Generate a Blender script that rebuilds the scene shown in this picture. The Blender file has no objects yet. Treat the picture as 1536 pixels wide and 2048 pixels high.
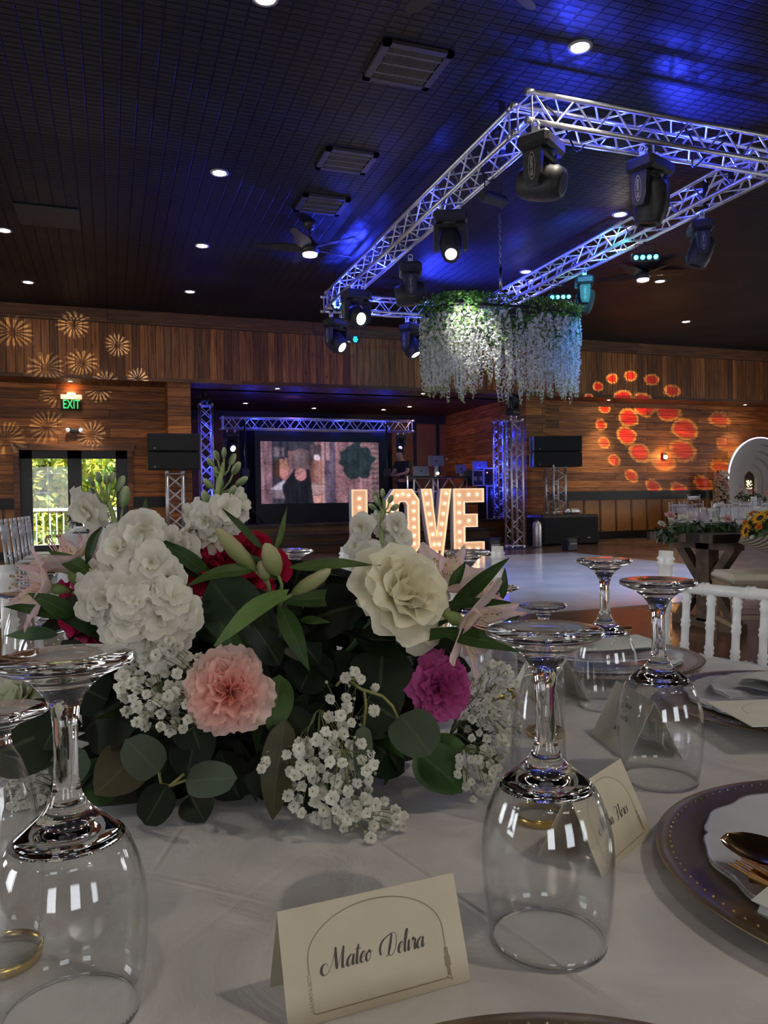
import bpy, math, random
from mathutils import Vector, Matrix, noise
sin, cos, pi, sqrt = math.sin, math.cos, math.pi, math.sqrt
R = math.radians
SC = bpy.context.scene
COL = SC.collection
random.seed(11)

# ------------------------------------------------------------------ camera
# World frame = the room: X along the stage wall, Y towards the stage, Z up.
TH = R(19.5); FPX = 1540.0; CAMZ = 1.03
ROLL = R(0.9); PITCH = R(0.763)
_r0 = Vector((cos(TH), -sin(TH), 0)); _f0 = Vector((sin(TH), cos(TH), 0)); _z = Vector((0, 0, 1))
_f = _f0*cos(PITCH) - _z*sin(PITCH); _u0 = _z*cos(PITCH) + _f0*sin(PITCH)
_r = _r0*cos(ROLL) - _u0*sin(ROLL); _u = _r0*sin(ROLL) + _u0*cos(ROLL)
CAMP = Vector((0, 0, CAMZ))
cam_d = bpy.data.cameras.new('camera'); cam = bpy.data.objects.new('camera', cam_d); COL.objects.link(cam)
cam_d.sensor_fit = 'HORIZONTAL'; cam_d.sensor_width = 36.0; cam_d.lens = FPX/1536*36.0
cam_d.clip_start = 0.02; cam_d.clip_end = 200
cam.matrix_world = Matrix(((_r.x, _u.x, -_f.x, 0), (_r.y, _u.y, -_f.y, 0), (_r.z, _u.z, -_f.z, CAMZ), (0, 0, 0, 1)))
SC.camera = cam

def ray(px, py): return _r*((px-768)/FPX) + _u*((1024-py)/FPX) + _f
def at_z(px, py, z):
    d = ray(px, py); return CAMP + d*((z-CAMZ)/d.z)
def at_v(px, py, v):
    d = ray(px, py); return CAMP + d*(v/d.y)
def at_d(px, py, D): return CAMP + ray(px, py)*D
def W(x, y, z=0.0):           # metres right of / ahead of the viewer -> room
    p = _r0*x + _f0*y; return Vector((p.x, p.y, z))

# ------------------------------------------------------------------ view, world, daylight
SC.view_settings.view_transform = 'Standard'; SC.view_settings.look = 'None'
SC.view_settings.gamma = 1.0; SC.view_settings.use_curve_mapping = False
SC.view_settings.exposure = 0.0
SC.cycles.max_bounces = 10; SC.cycles.transmission_bounces = 10; SC.cycles.transparent_max_bounces = 12
SC.cycles.diffuse_bounces = 3; SC.cycles.glossy_bounces = 4
SC.cycles.sample_clamp_indirect = 24.0; SC.cycles.blur_glossy = 0.5
wd = bpy.data.worlds.new('world'); SC.world = wd; wd.use_nodes = True
bgn = wd.node_tree.nodes['Background']; bgn.inputs[0].default_value = (0.75, 0.88, 1.0, 1); bgn.inputs[1].default_value = 2.0

def lamp(kind, name, loc, energy, color, target=None, parent=None, **kw):
    d = bpy.data.lights.new(name, kind); d.energy = energy; d.color = color
    for k, v in kw.items(): setattr(d, k, v)
    o = bpy.data.objects.new(name, d); COL.objects.link(o); o.location = loc
    if target is not None:
        o.rotation_euler = (Vector(target)-Vector(loc)).to_track_quat('-Z', 'Y').to_euler()
    if parent: o.parent = parent
    return o
lamp('SUN', 'sun', (0, 0, 30), 16.0, (1.0, 0.95, 0.85), target=(8, 14, 0), angle=R(1))
# daylight coming in through the windows of the wall behind and to the left of the tables
DAY = (0.95, 0.97, 1.0)
for k, (u, e) in enumerate(((-2.6, 40), (1.4, 36), (5.6, 30))):
    lamp('AREA', 'window_daylight', (u, -5.8, 1.9), e, DAY, target=(u, 0, 1.2), shape='RECTANGLE', size=1.6, size_y=2.0)
for v, e in ((1.5, 60), (5.5, 60), (10.0, 50)):
    lamp('AREA', 'window_daylight', (-5.8, v, 1.9), e, DAY, target=(0, v, 1.2), shape='RECTANGLE', size=1.6, size_y=2.0)
for v, e in ((5.0, 60), (10.5, 80)):
    lamp('AREA', 'window_daylight', (17.8, v, 1.9), e, DAY, target=(0, v, 1.0), shape='RECTANGLE', size=1.8, size_y=2.0)

# ------------------------------------------------------------------ mesh builder
class MB:
    def __init__(s): s.v = []; s.f = []; s.m = []; s.sm = []; s.c = []; s.mi = 0; s.col = (1, 1, 1); s.smooth = False
    def vert(s, p, c=None): s.v.append(tuple(p)); s.c.append(c or s.col); return len(s.v)-1
    def face(s, idx, smooth=None): s.f.append(tuple(idx)); s.m.append(s.mi); s.sm.append(s.smooth if smooth is None else smooth)
    def add(s, verts, faces, M=None, smooth=None, cols=None):
        b = len(s.v)
        for i, p in enumerate(verts):
            q = M @ Vector(p) if M is not None else p
            s.vert(q, cols[i] if cols else None)
        for f in faces: s.face([b+i for i in f], smooth)
    def box(s, c, d, M=None, bev=0.0):
        x, y, z = d[0]/2, d[1]/2, d[2]/2
        if bev <= 0:
            vs = [(c[0]+a*x, c[1]+b*y, c[2]+e*z) for a in (-1, 1) for b in (-1, 1) for e in (-1, 1)]
            fs = [(0, 1, 3, 2), (4, 6, 7, 5), (0, 4, 5, 1), (2, 3, 7, 6), (0, 2, 6, 4), (1, 5, 7, 3)]
            s.add(vs, fs, M, False); return
        b = min(bev, x*.99, y*.99, z*.99); vs = []; ix = {}
        for sx in (-1, 1):
            for sy in (-1, 1):
                for sz in (-1, 1):
                    for k in range(3):
                        q = [x-b, y-b, z-b]; q[k] = (x, y, z)[k]
                        ix[(sx, sy, sz, k)] = len(vs); vs.append((c[0]+sx*q[0], c[1]+sy*q[1], c[2]+sz*q[2]))
        fs = []
        for k in range(3):
            o = [i for i in range(3) if i != k]
            for sg in (-1, 1):
                q = []
                for a, bb in ((-1, -1), (1, -1), (1, 1), (-1, 1)):
                    t = [0, 0, 0]; t[k] = sg; t[o[0]] = a; t[o[1]] = bb; q.append(ix[(*t, k)])
                fs.append(q if (sg > 0) == (k != 1) else q[::-1])
        for k in range(3):
            o = [i for i in range(3) if i != k]
            for a in (-1, 1):
                for bb in (-1, 1):
                    t0 = [0, 0, 0]; t1 = [0, 0, 0]; t0[k] = -1; t1[k] = 1; t0[o[0]] = t1[o[0]] = a; t0[o[1]] = t1[o[1]] = bb
                    fs.append((ix[(*t0, o[0])], ix[(*t1, o[0])], ix[(*t1, o[1])], ix[(*t0, o[1])]))
        for sx in (-1, 1):
            for sy in (-1, 1):
                for sz in (-1, 1): fs.append([ix[(sx, sy, sz, k)] for k in range(3)])
        s.add(vs, fs, M, False)
    def bb(s, a, b, M=None, bev=0.0):
        s.box([(a[i]+b[i])/2 for i in range(3)], [abs(b[i]-a[i]) for i in range(3)], M, bev)
    def tube(s, pts, r, n=8, cap=True, smooth=True, M=None):
        pts = [Vector(p) for p in pts]; N = len(pts)
        rr = r if isinstance(r, (list, tuple)) else [r]*N
        b = len(s.v); prev = None
        for i, p in enumerate(pts):
            t = (pts[min(i+1, N-1)]-pts[max(i-1, 0)])
            if t.length < 1e-9: t = Vector((0, 0, 1))
            t.normalize()
            if prev is None:
                a = Vector((0, 0, 1)) if abs(t.z) < .9 else Vector((1, 0, 0))
                x = t.cross(a).normalized()
            else:
                x = prev - t*prev.dot(t)
                x = x.normalized() if x.length > 1e-6 else t.orthogonal().normalized()
            prev = x; y = t.cross(x)
            for k in range(n):
                q = p + (x*cos(2*pi*k/n) + y*sin(2*pi*k/n))*rr[i]
                s.vert(M @ q if M is not None else q)
        for i in range(N-1):
            for k in range(n):
                k2 = (k+1) % n
                s.face((b+i*n+k, b+i*n+k2, b+(i+1)*n+k2, b+(i+1)*n+k), smooth)
        if cap:
            s.face([b+k for k in range(n)][::-1], False); s.face([b+(N-1)*n+k for k in range(n)], False)
    def lathe(s, prof, n=24, M=None, smooth=True, close=False, cols=None):
        b = len(s.v); N = len(prof)
        for i, (r, z) in enumerate(prof):
            for k in range(n):
                a = 2*pi*k/n; q = Vector((r*cos(a), r*sin(a), z))
                s.vert(M @ q if M is not None else q, cols[i] if cols else None)
        for i in range(N if close else N-1):
            j = (i+1) % N
            for k in range(n):
                k2 = (k+1) % n
                s.face((b+i*n+k, b+i*n+k2, b+j*n+k2, b+j*n+k), smooth)
        if not close:
            if prof[0][0] > 1e-6: s.face([b+k for k in range(n)][::-1], False)
            if prof[-1][0] > 1e-6: s.face([b+(N-1)*n+k for k in range(n)], False)
    def prism(s, out, d0, d1, M=None, hole=None):
        """outline in x,z plane, extruded in y from d0 to d1"""
        n = len(out); b = len(s.v); T = (lambda p: M @ Vector(p)) if M is not None else (lambda p: p)
        for d in (d0, d1):
            for x, z in out: s.vert(T((x, d, z)))
        for k in range(n): s.face((b+k, b+(k+1) % n, b+n+(k+1) % n, b+n+k), False)
        if hole:
            h = len(s.v)
            for d in (d0, d1):
                for x, z in hole: s.vert(T((x, d, z)))
            for k in range(n):
                k2 = (k+1) % n
                s.face((h+k, h+n+k, h+n+k2, h+k2), False)
                s.face((b+k, h+k, h+k2, b+k2), False); s.face((b+n+k, b+n+k2, h+n+k2, h+n+k), False)
        else:
            s.face([b+k for k in range(n)][::-1], False); s.face([b+n+k for k in range(n)], False)
    def grid(s, fn, nu, nv, M=None, smooth=True, cf=None):
        b = len(s.v)
        for j in range(nv+1):
            for i in range(nu+1):
                q = Vector(fn(i/nu, j/nv)); s.vert(M @ q if M is not None else q, cf(i/nu, j/nv) if cf else None)
        w = nu+1
        for j in range(nv):
            for i in range(nu): s.face((b+j*w+i, b+j*w+i+1, b+(j+1)*w+i+1, b+(j+1)*w+i), smooth)
    def sphere(s, c, r, n=12, m=8, M=None, sc=(1, 1, 1)):
        prof = [(max(1e-5, sin(pi*i/m)), -cos(pi*i/m)) for i in range(m+1)]
        T = Matrix.Translation(Vector(c)) @ Matrix.Diagonal((r*sc[0], r*sc[1], r*sc[2], 1))
        s.lathe([(max(p[0], 1e-4), p[1]) for p in prof], n, (M @ T) if M is not None else T)
    def mesh(s, name, mats):
        me = bpy.data.meshes.new(name); me.from_pydata(s.v, [], s.f)
        if not isinstance(mats, (list, tuple)): mats = [mats]
        for m in mats: me.materials.append(m)
        me.polygons.foreach_set('material_index', s.m); me.polygons.foreach_set('use_smooth', s.sm)
        if any(c != (1, 1, 1) for c in s.c):
            a = me.color_attributes.new('Col', 'FLOAT_COLOR', 'POINT')
            fl = []
            for c in s.c: fl.extend((c[0], c[1], c[2], 1.0))
            a.data.foreach_set('color', fl)
        me.update(); return me
    def build(s, name, mats, parent=None, M=None):
        return put(name, s.mesh(name, mats), parent, M)

def put(name, me, parent=None, M=None):
    o = bpy.data.objects.new(name, me); COL.objects.link(o)
    if parent is not None: o.parent = parent
    if M is not None: o.matrix_local = M
    return o
def tag(o, label=None, cat=None, group=None, kind=None):
    if label: o['label'] = label
    if cat: o['category'] = cat
    if group: o['group'] = group
    if kind: o['kind'] = kind
    return o
def thing(name, label, cat, loc=(0, 0, 0), rz=0.0, group=None):
    o = bpy.data.objects.new(name, None); COL.objects.link(o); o.empty_display_size = .05
    o.location = loc; o.rotation_euler = (0, 0, rz)
    return tag(o, label, cat, group)
def struct(name, mb, mats): return tag(mb.build(name, mats), kind='structure')
KIDS = {}
def copy_tree(root, loc=None, rz=None, label=None, group=None, parent=None):
    if root.name not in KIDS:
        def coll(o): return [(c, coll(c)) for c in o.children]
        KIDS[root.name] = coll(root)
    def rec(o, kids, par):
        c = o.copy(); COL.objects.link(c)
        if par is not None: c.parent = par
        for k, kk in kids: rec(k, kk, c)
        return c
    r = rec(root, KIDS[root.name], parent)
    if loc is not None: r.location = loc
    if rz is not None: r.rotation_euler = (0, 0, rz)
    if label: r['label'] = label
    if group: r['group'] = group
    return r
def frame(origin, zdir, up=None, roll=0.0, s=1.0):
    z = Vector(zdir).normalized(); a = Vector(up) if up is not None else Vector((0, 0, 1))
    if abs(z.dot(a.normalized())) > .98: a = Vector((1, 0, 0.1))
    x = a.cross(z).normalized(); y = z.cross(x)
    M = Matrix(((x.x, y.x, z.x, 0), (x.y, y.y, z.y, 0), (x.z, y.z, z.z, 0), (0, 0, 0, 1)))
    return Matrix.Translation(Vector(origin)) @ M @ Matrix.Rotation(roll, 4, 'Z') @ Matrix.Diagonal((s, s, s, 1))
def Tr(x, y, z): return Matrix.Translation((x, y, z))
def Rt(a, ax): return Matrix.Rotation(a, 4, ax)

# ------------------------------------------------------------------ materials
def mat(name, color=(.8, .8, .8), rough=.5, metal=0.0, emit=None, es=0.0, spec=None, trans=0.0, ior=1.5, sheen=0.0, coat=0.0):
    m = bpy.data.materials.new(name); m.use_nodes = True
    b = m.node_tree.nodes['Principled BSDF']
    b.inputs['Base Color'].default_value = (*color, 1); b.inputs['Roughness'].default_value = rough
    b.inputs['Metallic'].default_value = metal; b.inputs['IOR'].default_value = ior
    b.inputs['Transmission Weight'].default_value = trans
    if spec is not None: b.inputs['Specular IOR Level'].default_value = spec
    if sheen: b.inputs['Sheen Weight'].default_value = sheen
    if coat: b.inputs['Coat Weight'].default_value = coat
    if emit: b.inputs['Emission Color'].default_value = (*emit, 1); b.inputs['Emission Strength'].default_value = es
    return m
class NT:
    def __init__(s, m): s.m = m; s.t = m.node_tree; s.b = s.t.nodes.get('Principled BSDF')
    def n(s, typ, **kw):
        nd = s.t.nodes.new(typ)
        for k, v in kw.items():
            if k.startswith('i_'):
                key = k[2:]; key = int(key) if key.isdigit() else key.replace('_', ' ')
                nd.inputs[key].default_value = v
            else: setattr(nd, k, v)
        return nd
    def l(s, a, b): s.t.links.new(a, b)
    def math(s, op, a, b=None, clamp=False):
        nd = s.t.nodes.new('ShaderNodeMath'); nd.operation = op; nd.use_clamp = clamp
        for i, x in enumerate((a, b)):
            if x is None: continue
            if isinstance(x, (int, float)): nd.inputs[i].default_value = x
            else: s.l(x, nd.inputs[i])
        return nd.outputs[0]
    def ramp(s, fac, stops):
        r = s.t.nodes.new('ShaderNodeValToRGB'); e = r.color_ramp.elements
        while len(e) > 1: e.remove(e[-1])
        e[0].position = stops[0][0]; e[0].color = (*stops[0][1], 1)
        for p, c in stops[1:]:
            x = e.new(p); x.color = (*c, 1)
        s.l(fac, r.inputs[0]); return r.outputs[0]
def mixc(nt, fac, a, b, mode='MIX'):
    nd = nt.t.nodes.new('ShaderNodeMix'); nd.data_type = 'RGBA'; nd.blend_type = mode
    for i, x in ((0, fac), (6, a), (7, b)):
        if isinstance(x, (int, float)): nd.inputs[i].default_value = x
        elif isinstance(x, tuple): nd.inputs[i].default_value = (*x, 1)
        else: nt.l(x, nd.inputs[i])
    return nd.outputs[2]
def wood(name, axes, board, length, c_dark, c_mid, c_light, rough=.5, gap=.006, knots=True, bump=.4):
    """planks: axes=(a,b): plank length runs along coordinate a, boards stack along b (object space = room)"""
    m = mat(name, c_mid, rough); nt = NT(m)
    tc = nt.n('ShaderNodeTexCoord'); sp = nt.n('ShaderNodeSeparateXYZ'); nt.l(tc.outputs['Object'], sp.inputs[0])
    ax = {'x': 0, 'y': 1, 'z': 2}; A = sp.outputs[ax[axes[0]]]; B = sp.outputs[ax[axes[1]]]
    cb = nt.n('ShaderNodeCombineXYZ'); nt.l(A, cb.inputs[0]); nt.l(B, cb.inputs[1])
    br = nt.n('ShaderNodeTexBrick'); br.offset = 0.37; br.offset_frequency = 2
    br.inputs['Color1'].default_value = (0, 0, 0, 1); br.inputs['Color2'].default_value = (1, 1, 1, 1); br.inputs['Mortar'].default_value = (.5, .5, .5, 1)
    br.inputs['Scale'].default_value = 1; br.inputs['Mortar Size'].default_value = gap; br.inputs['Mortar Smooth'].default_value = .3
    br.inputs['Brick Width'].default_value = length; br.inputs['Row Height'].default_value = board
    nt.l(cb.outputs[0], br.inputs['Vector'])
    sc = nt.n('ShaderNodeVectorMath', operation='MULTIPLY'); nt.l(cb.outputs[0], sc.inputs[0]); sc.inputs[1].default_value = (1.6, 26, 1)
    off = nt.n('ShaderNodeVectorMath', operation='ADD'); nt.l(sc.outputs[0], off.inputs[0])
    o2 = nt.n('ShaderNodeVectorMath', operation='SCALE'); nt.l(br.outputs['Color'], o2.inputs[0]); o2.inputs['Scale'].default_value = 37.0
    nt.l(o2.outputs[0], off.inputs[1])
    gr = nt.n('ShaderNodeTexNoise', i_Scale=1.0, i_Detail=4.0, i_Distortion=.6); nt.l(off.outputs[0], gr.inputs['Vector'])
    c1 = nt.ramp(gr.outputs['Fac'], [(.3, c_dark), (.55, c_mid), (.75, c_light)])
    c2 = nt.ramp(br.outputs['Color'], [(0, (.45, .45, .45)), (.5, (.85, .83, .8)), (1, (1.25, 1.2, 1.1))])
    c = mixc(nt, 1.0, c1, c2, 'MULTIPLY')
    if knots:
        s2 = nt.n('ShaderNodeVectorMath', operation='MULTIPLY'); nt.l(off.outputs[0], s2.inputs[0]); s2.inputs[1].default_value = (1.4, .3, 1)
        vo = nt.n('ShaderNodeTexVoronoi', i_Scale=1.0); nt.l(s2.outputs[0], vo.inputs['Vector'])
        k = nt.ramp(vo.outputs['Distance'], [(.03, (.2, .15, .1)), (.12, (1, 1, 1))])
        c = mixc(nt, 1.0, c, k, 'MULTIPLY')
    g = nt.ramp(br.outputs['Fac'], [(0, (1, 1, 1)), (.6, (.10, .07, .05))])
    c = mixc(nt, 1.0, c, g, 'MULTIPLY'); nt.l(c, nt.b.inputs['Base Color'])
    h = nt.math('SUBTRACT', nt.math('MULTIPLY', gr.outputs['Fac'], .15), br.outputs['Fac'])
    bp = nt.n('ShaderNodeBump', i_Strength=bump, i_Distance=.01); nt.l(h, bp.inputs['Height']); nt.l(bp.outputs[0], nt.b.inputs['Normal'])
    return m
def noisy(name, c0, c1, scale=5.0, rough=.5, detail=4.0, bump=0.0, bscale=None, metal=0.0, lo=.35, hi=.65, rvar=0.0, **kw):
    m = mat(name, c0, rough, metal, **kw); nt = NT(m)
    tc = nt.n('ShaderNodeTexCoord'); no = nt.n('ShaderNodeTexNoise', i_Scale=scale, i_Detail=detail); nt.l(tc.outputs['Object'], no.inputs['Vector'])
    nt.l(nt.ramp(no.outputs['Fac'], [(lo, c0), (hi, c1)]), nt.b.inputs['Base Color'])
    if rvar:
        nt.l(nt.math('ADD', nt.math('MULTIPLY', no.outputs['Fac'], rvar), rough-rvar/2), nt.b.inputs['Roughness'])
    if bump:
        n2 = nt.n('ShaderNodeTexNoise', i_Scale=bscale or scale, i_Detail=detail); nt.l(tc.outputs['Object'], n2.inputs['Vector'])
        bp = nt.n('ShaderNodeBump', i_Strength=bump, i_Distance=.01); nt.l(n2.outputs['Fac'], bp.inputs['Height']); nt.l(bp.outputs[0], nt.b.inputs['Normal'])
    return m
def leafmat(name, rough=.45, transl=.25, spec=.4, var=.12):
    """colour from the mesh's own pigment attribute, plus light through the blade"""
    m = mat(name, (.5, .5, .5), rough, spec=spec); nt = NT(m)
    at = nt.n('ShaderNodeAttribute', attribute_name='Col')
    tc = nt.n('ShaderNodeTexCoord'); no = nt.n('ShaderNodeTexNoise', i_Scale=60.0, i_Detail=3.0); nt.l(tc.outputs['Object'], no.inputs['Vector'])
    v = nt.ramp(no.outputs['Fac'], [(.3, (1-var,)*3), (.7, (1+var,)*3)])
    c = mixc(nt, 1.0, at.outputs['Color'], v, 'MULTIPLY'); nt.l(c, nt.b.inputs['Base Color'])
    tr = nt.n('ShaderNodeBsdfTranslucent'); nt.l(c, tr.inputs[0]); mx = nt.n('ShaderNodeMixShader', i_0=transl)
    out = nt.t.nodes['Material Output']; nt.l(nt.b.outputs[0], mx.inputs[1]); nt.l(tr.outputs[0], mx.inputs[2]); nt.l(mx.outputs[0], out.inputs[0])
    return m
def thinglass(name, tint=(1, 1, 1), refl=1.0):
    """thin blown glass: passes light straight through, reflects by Fresnel"""
    m = bpy.data.materials.new(name); m.use_nodes = True; nt = NT(m); nt.t.nodes.remove(nt.b)
    t = nt.n('ShaderNodeBsdfTransparent')
    g = nt.n('ShaderNodeBsdfGlossy'); g.inputs['Roughness'].default_value = .01; g.inputs['Color'].default_value = (refl, refl, refl, 1)
    lw = nt.n('ShaderNodeLayerWeight', i_Blend=.5); mx = nt.n('ShaderNodeMixShader')
    fr = nt.math('ADD', nt.math('MULTIPLY', nt.math('POWER', lw.outputs['Facing'], 4.0), .8), .06)
    nt.l(mixc(nt, nt.math('POWER', lw.outputs['Facing'], 9.0), tint, tuple(.38*x for x in tint)), t.inputs[0])
    nt.l(fr, mx.inputs[0]); nt.l(t.outputs[0], mx.inputs[1]); nt.l(g.outputs[0], mx.inputs[2]); nt.l(mx.outputs[0], nt.t.nodes['Material Output'].inputs[0])
    return m

CED = ((.19, .055, .011), (.50, .175, .038), (.72, .29, .075))
M_wallH = wood('cedar planks horizontal', ('x', 'z'), .185, 2.6, *CED)
M_wallS = wood('cedar planks horizontal on side walls', ('y', 'z'), .185, 2.6, *CED)
M_boardV = wood('cedar boards vertical', ('z', 'x'), .145, 40.0, (.17, .055, .014), (.42, .155, .042), (.56, .23, .07))
M_soffit = wood('cedar soffit boards', ('y', 'x'), .10, 4.0, (.10, .035, .012), (.26, .10, .03), (.38, .16, .05))
M_stagec = wood('stage ceiling boards', ('x', 'y'), .13, 3.0, (.06, .025, .015), (.13, .05, .025), (.2, .09, .04))
M_panel = noisy('stained panel', (.36, .14, .028), (.48, .21, .05), 1.3, .45)
M_black = mat('black paint', (.012, .012, .014), .5)
M_blackg = mat('black satin plastic', (.018, .018, .02), .38)
M_blackm = noisy('black powder coat', (.02, .02, .022), (.035, .035, .038), 30, .5)
M_fabricblk = noisy('speaker grille', (.008, .008, .009), (.02, .02, .02), 200, .8)
M_trimw = wood('trim wood', ('x', 'z'), .5, 4.0, (.10, .04, .018), (.20, .085, .035), (.28, .13, .055), knots=False)
M_alu = noisy('truss aluminium', (.74, .74, .75), (.88, .88, .88), 14, .42, metal=1.0)
M_chrome = mat('chrome', (.85, .85, .87), .08, 1.0)
M_white = mat('white gloss resin', (.88, .89, .87), .28, coat=.3)
M_whitep = mat('white paint', (.78, .78, .77), .5)
M_lens = mat('lens glow white', (.9, .9, .9), .3, emit=(1.0, .93, .80), es=80.0)

# ------------------------------------------------------------------ room shell
ZC = 4.75; VW = 16.4; VB = 15.5; ZS = 3.44; U0, U1, V0 = -6.0, 18.0, -6.0
US0 = at_v(383, 900, VB+.1).x; US1 = at_v(1052, 900, VB+.1).x; VSB = 20.1; ZST = .57
UL0 = at_v(337, 900, VB+.1).x; UR1 = at_v(1090, 900, VB+.1).x
UD0 = at_v(38, 900, VW).x; UD1 = at_v(254, 900, VW).x; ZD = 2.14

# floor: brown stained concrete, polished
m = mat('stained polished concrete', (.10, .06, .04), .18, spec=.28); nt = NT(m)
tc = nt.n('ShaderNodeTexCoord'); n1 = nt.n('ShaderNodeTexNoise', i_Scale=1.2, i_Detail=6.0, i_Distortion=.8); nt.l(tc.outputs['Object'], n1.inputs['Vector'])
c = nt.ramp(n1.outputs['Fac'], [(.3, (.07, .036, .022)), (.5, (.13, .072, .047)), (.7, (.19, .112, .075))])
br = nt.n('ShaderNodeTexBrick', i_Scale=1.0); br.offset = 0; br.inputs['Brick Width'].default_value = 3.0; br.inputs['Row Height'].default_value = 3.0
br.inputs['Mortar Size'].default_value = .006; nt.l(tc.outputs['Object'], br.inputs['Vector'])
nt.l(mixc(nt, br.outputs['Fac'], c, (.05, .03, .02)), nt.b.inputs['Base Color'])
nt.l(nt.math('ADD', nt.math('MULTIPLY', n1.outputs['Fac'], .20), .14), nt.b.inputs['Roughness'])
M_floor = m
b = MB(); b.bb((U0-.2, V0-.2, -.1), (U1+.2, VSB+.3, 0)); struct('floor', b, M_floor)
# ceiling: black coffered tile
m = mat('black pressed ceiling tile', (.02, .022, .025), .45, spec=.18); nt = NT(m)
tc = nt.n('ShaderNodeTexCoord')
br = nt.n('ShaderNodeTexBrick', i_Scale=1.0); br.offset = 0; br.inputs['Brick Width'].default_value = .15; br.inputs['Row Height'].default_value = .075
br.inputs['Mortar Size'].default_value = .011; br.inputs['Mortar Smooth'].default_value = .6; nt.l(tc.outputs['Object'], br.inputs['Vector'])
b2 = nt.n('ShaderNodeTexBrick', i_Scale=1.0); b2.offset = .5; b2.inputs['Brick Width'].default_value = 2.4; b2.inputs['Row Height'].default_value = 1.2
b2.inputs['Color1'].default_value = (.013, .014, .016, 1); b2.inputs['Color2'].default_value = (.026, .028, .031, 1); b2.inputs['Mortar'].default_value = (.006, .006, .006, 1)
b2.inputs['Mortar Size'].default_value = .008; nt.l(tc.outputs['Object'], b2.inputs['Vector'])
nt.l(mixc(nt, br.outputs['Fac'], b2.outputs['Color'], (.004, .004, .005)), nt.b.inputs['Base Color'])
no = nt.n('ShaderNodeTexNoise', i_Scale=.7, i_Detail=3.0); nt.l(tc.outputs['Object'], no.inputs['Vector'])
nt.l(nt.math('ADD', nt.math('MULTIPLY', no.outputs['Fac'], .3), .3), nt.b.inputs['Roughness'])
bp = nt.n('ShaderNodeBump', i_Strength=.9, i_Distance=.02); bp.invert = True; nt.l(br.outputs['Fac'], bp.inputs['Height']); nt.l(bp.outputs[0], nt.b.inputs['Normal'])
M_ceil = m
b = MB(); b.bb((U0-.2, V0-.2, ZC), (U1+.2, VW+.3, ZC+.15)); struct('ceiling', b, M_ceil)

def wallx(name, u0, u1, v0, v1, z0, z1, mats=M_wallH):
    b = MB(); b.bb((u0, v0, z0), (u1, v1, z1)); return struct(name, b, mats)
ZR0, ZR1 = .99, 1.21; T = .2
# main (stage) wall with the door opening, upper planks + lower panels
b = MB()
b.bb((U0, VW, ZR0), (UD0, VW+T, ZS)); b.bb((UD1, VW, ZR0), (US0, VW+T, ZS)); b.bb((UD0, VW, ZD), (UD1, VW+T, ZS))
struct('wall_front_left', b, M_wallH)
b = MB(); b.bb((U0, VW, 0), (UD0, VW+T, ZR0)); b.bb((UD1, VW, 0), (US0, VW+T, ZR0))
b.mi = 1
for k in range(16):
    u = U0+.3+k*.62
    if UD0-.1 < u < UD1+.1 or u > UL0: continue
    b.bb((u, VW-.015, .17), (u+.05, VW, ZR0))
struct('wall_front_left_wainscot', b, [M_panel, M_trimw])
b = MB(); b.bb((US1, VW, ZR0), (U1, VW+T, ZS)); struct('wall_front_right', b, M_wallH)
b = MB(); b.bb((US1, VW, 0), (U1, VW+T, ZR0)); b.mi = 1
for k in range(20):
    u = UR1+.15+k*.47; b.bb((u, VW-.015, .17), (u+.05, VW, ZR0))
struct('wall_front_right_wainscot', b, [M_panel, M_trimw])
wallx('wall_stage_lintel', US0, US1, VW, VW+T, ZS, ZC, M_boardV)
b = MB(); b.bb((U0, VB, ZS), (U1, VW+.0, ZC)); o = struct('wall_soffit', b, [M_boardV, M_soffit])
for p in o.data.polygons:
    if abs(p.normal.z) > .5: p.material_index = 1
b = MB()
b.bb((U0, VB-.035, ZC-.10), (U1, VB, ZC-.0)); b.bb((U0, VB-.06, ZC-.20), (U1, VB, ZC-.10)); b.bb((U0, VB-.02, ZC-.26), (U1, VB, ZC-.2))
struct('trim_1', b, M_trimw)
b = MB(); b.bb((U0, VB-.02, ZS-.02), (U1, VB+.03, ZS+.05)); struct('trim_2', b, M_trimw)
b = MB()
for a, c_ in ((U0, UD0-.1), (UD1+.1, UL0), (UR1, U1)): b.bb((a, VW-.04, ZR0), (c_, VW, ZR1))
struct('trim_3', b, M_black)
b = MB(); b.bb((U0, VW-.03, 0), (UD0-.1, VW, .17)); b.bb((UD1+.1, VW-.03, 0), (UL0, VW, .17)); struct('baseboard_left', b, M_black)
b = MB(); b.bb((UR1, VW-.03, 0), (U1, VW, .20)); struct('baseboard_right', b, M_black)
# pilasters each side of the stage opening
b = MB(); b.bb((UL0, VB+.08, 0), (US0, VW, ZS)); struct('wall_pilaster_left', b, M_wallH)
b = MB(); b.bb((US1, VB+.08, 0), (UR1, VW, ZS)); struct('wall_pilaster_right', b, M_wallH)
# stage box
M_stagew = noisy('stage back panel', (.16, .06, .02), (.24, .10, .035), 1.2, .55)
b = MB(); b.bb((US0-.2, VSB, 0), (US1+.2, VSB+.15, ZS+.1)); b.mi = 1
for u in (US0+1.3, US0+2.6, US0+3.9, US0+5.2, US0+6.5, US0+7.2): b.bb((u, VSB-.02, ZST), (u+.1, VSB, ZS))
b.bb((US0, VSB-.03, ZS-.24), (US1, VSB, ZS)); b.bb((US0, VSB-.03, ZST), (US1, VSB, ZST+.15)); b.bb((US0+4.95, VSB-.025, ZST), (US0+5.25, VSB, ZS))
struct('wall_stage_back', b, [M_stagew, M_black])
b = MB(); b.bb((US0-.15, VW+T, 0), (US0, VSB, ZS+.1)); struct('wall_stage_left', b, M_wallS)
b = MB(); b.bb((US1, VW+T, 0), (US1+.15, VSB, ZS+.1)); struct('wall_stage_right', b, M_wallS)
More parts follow.
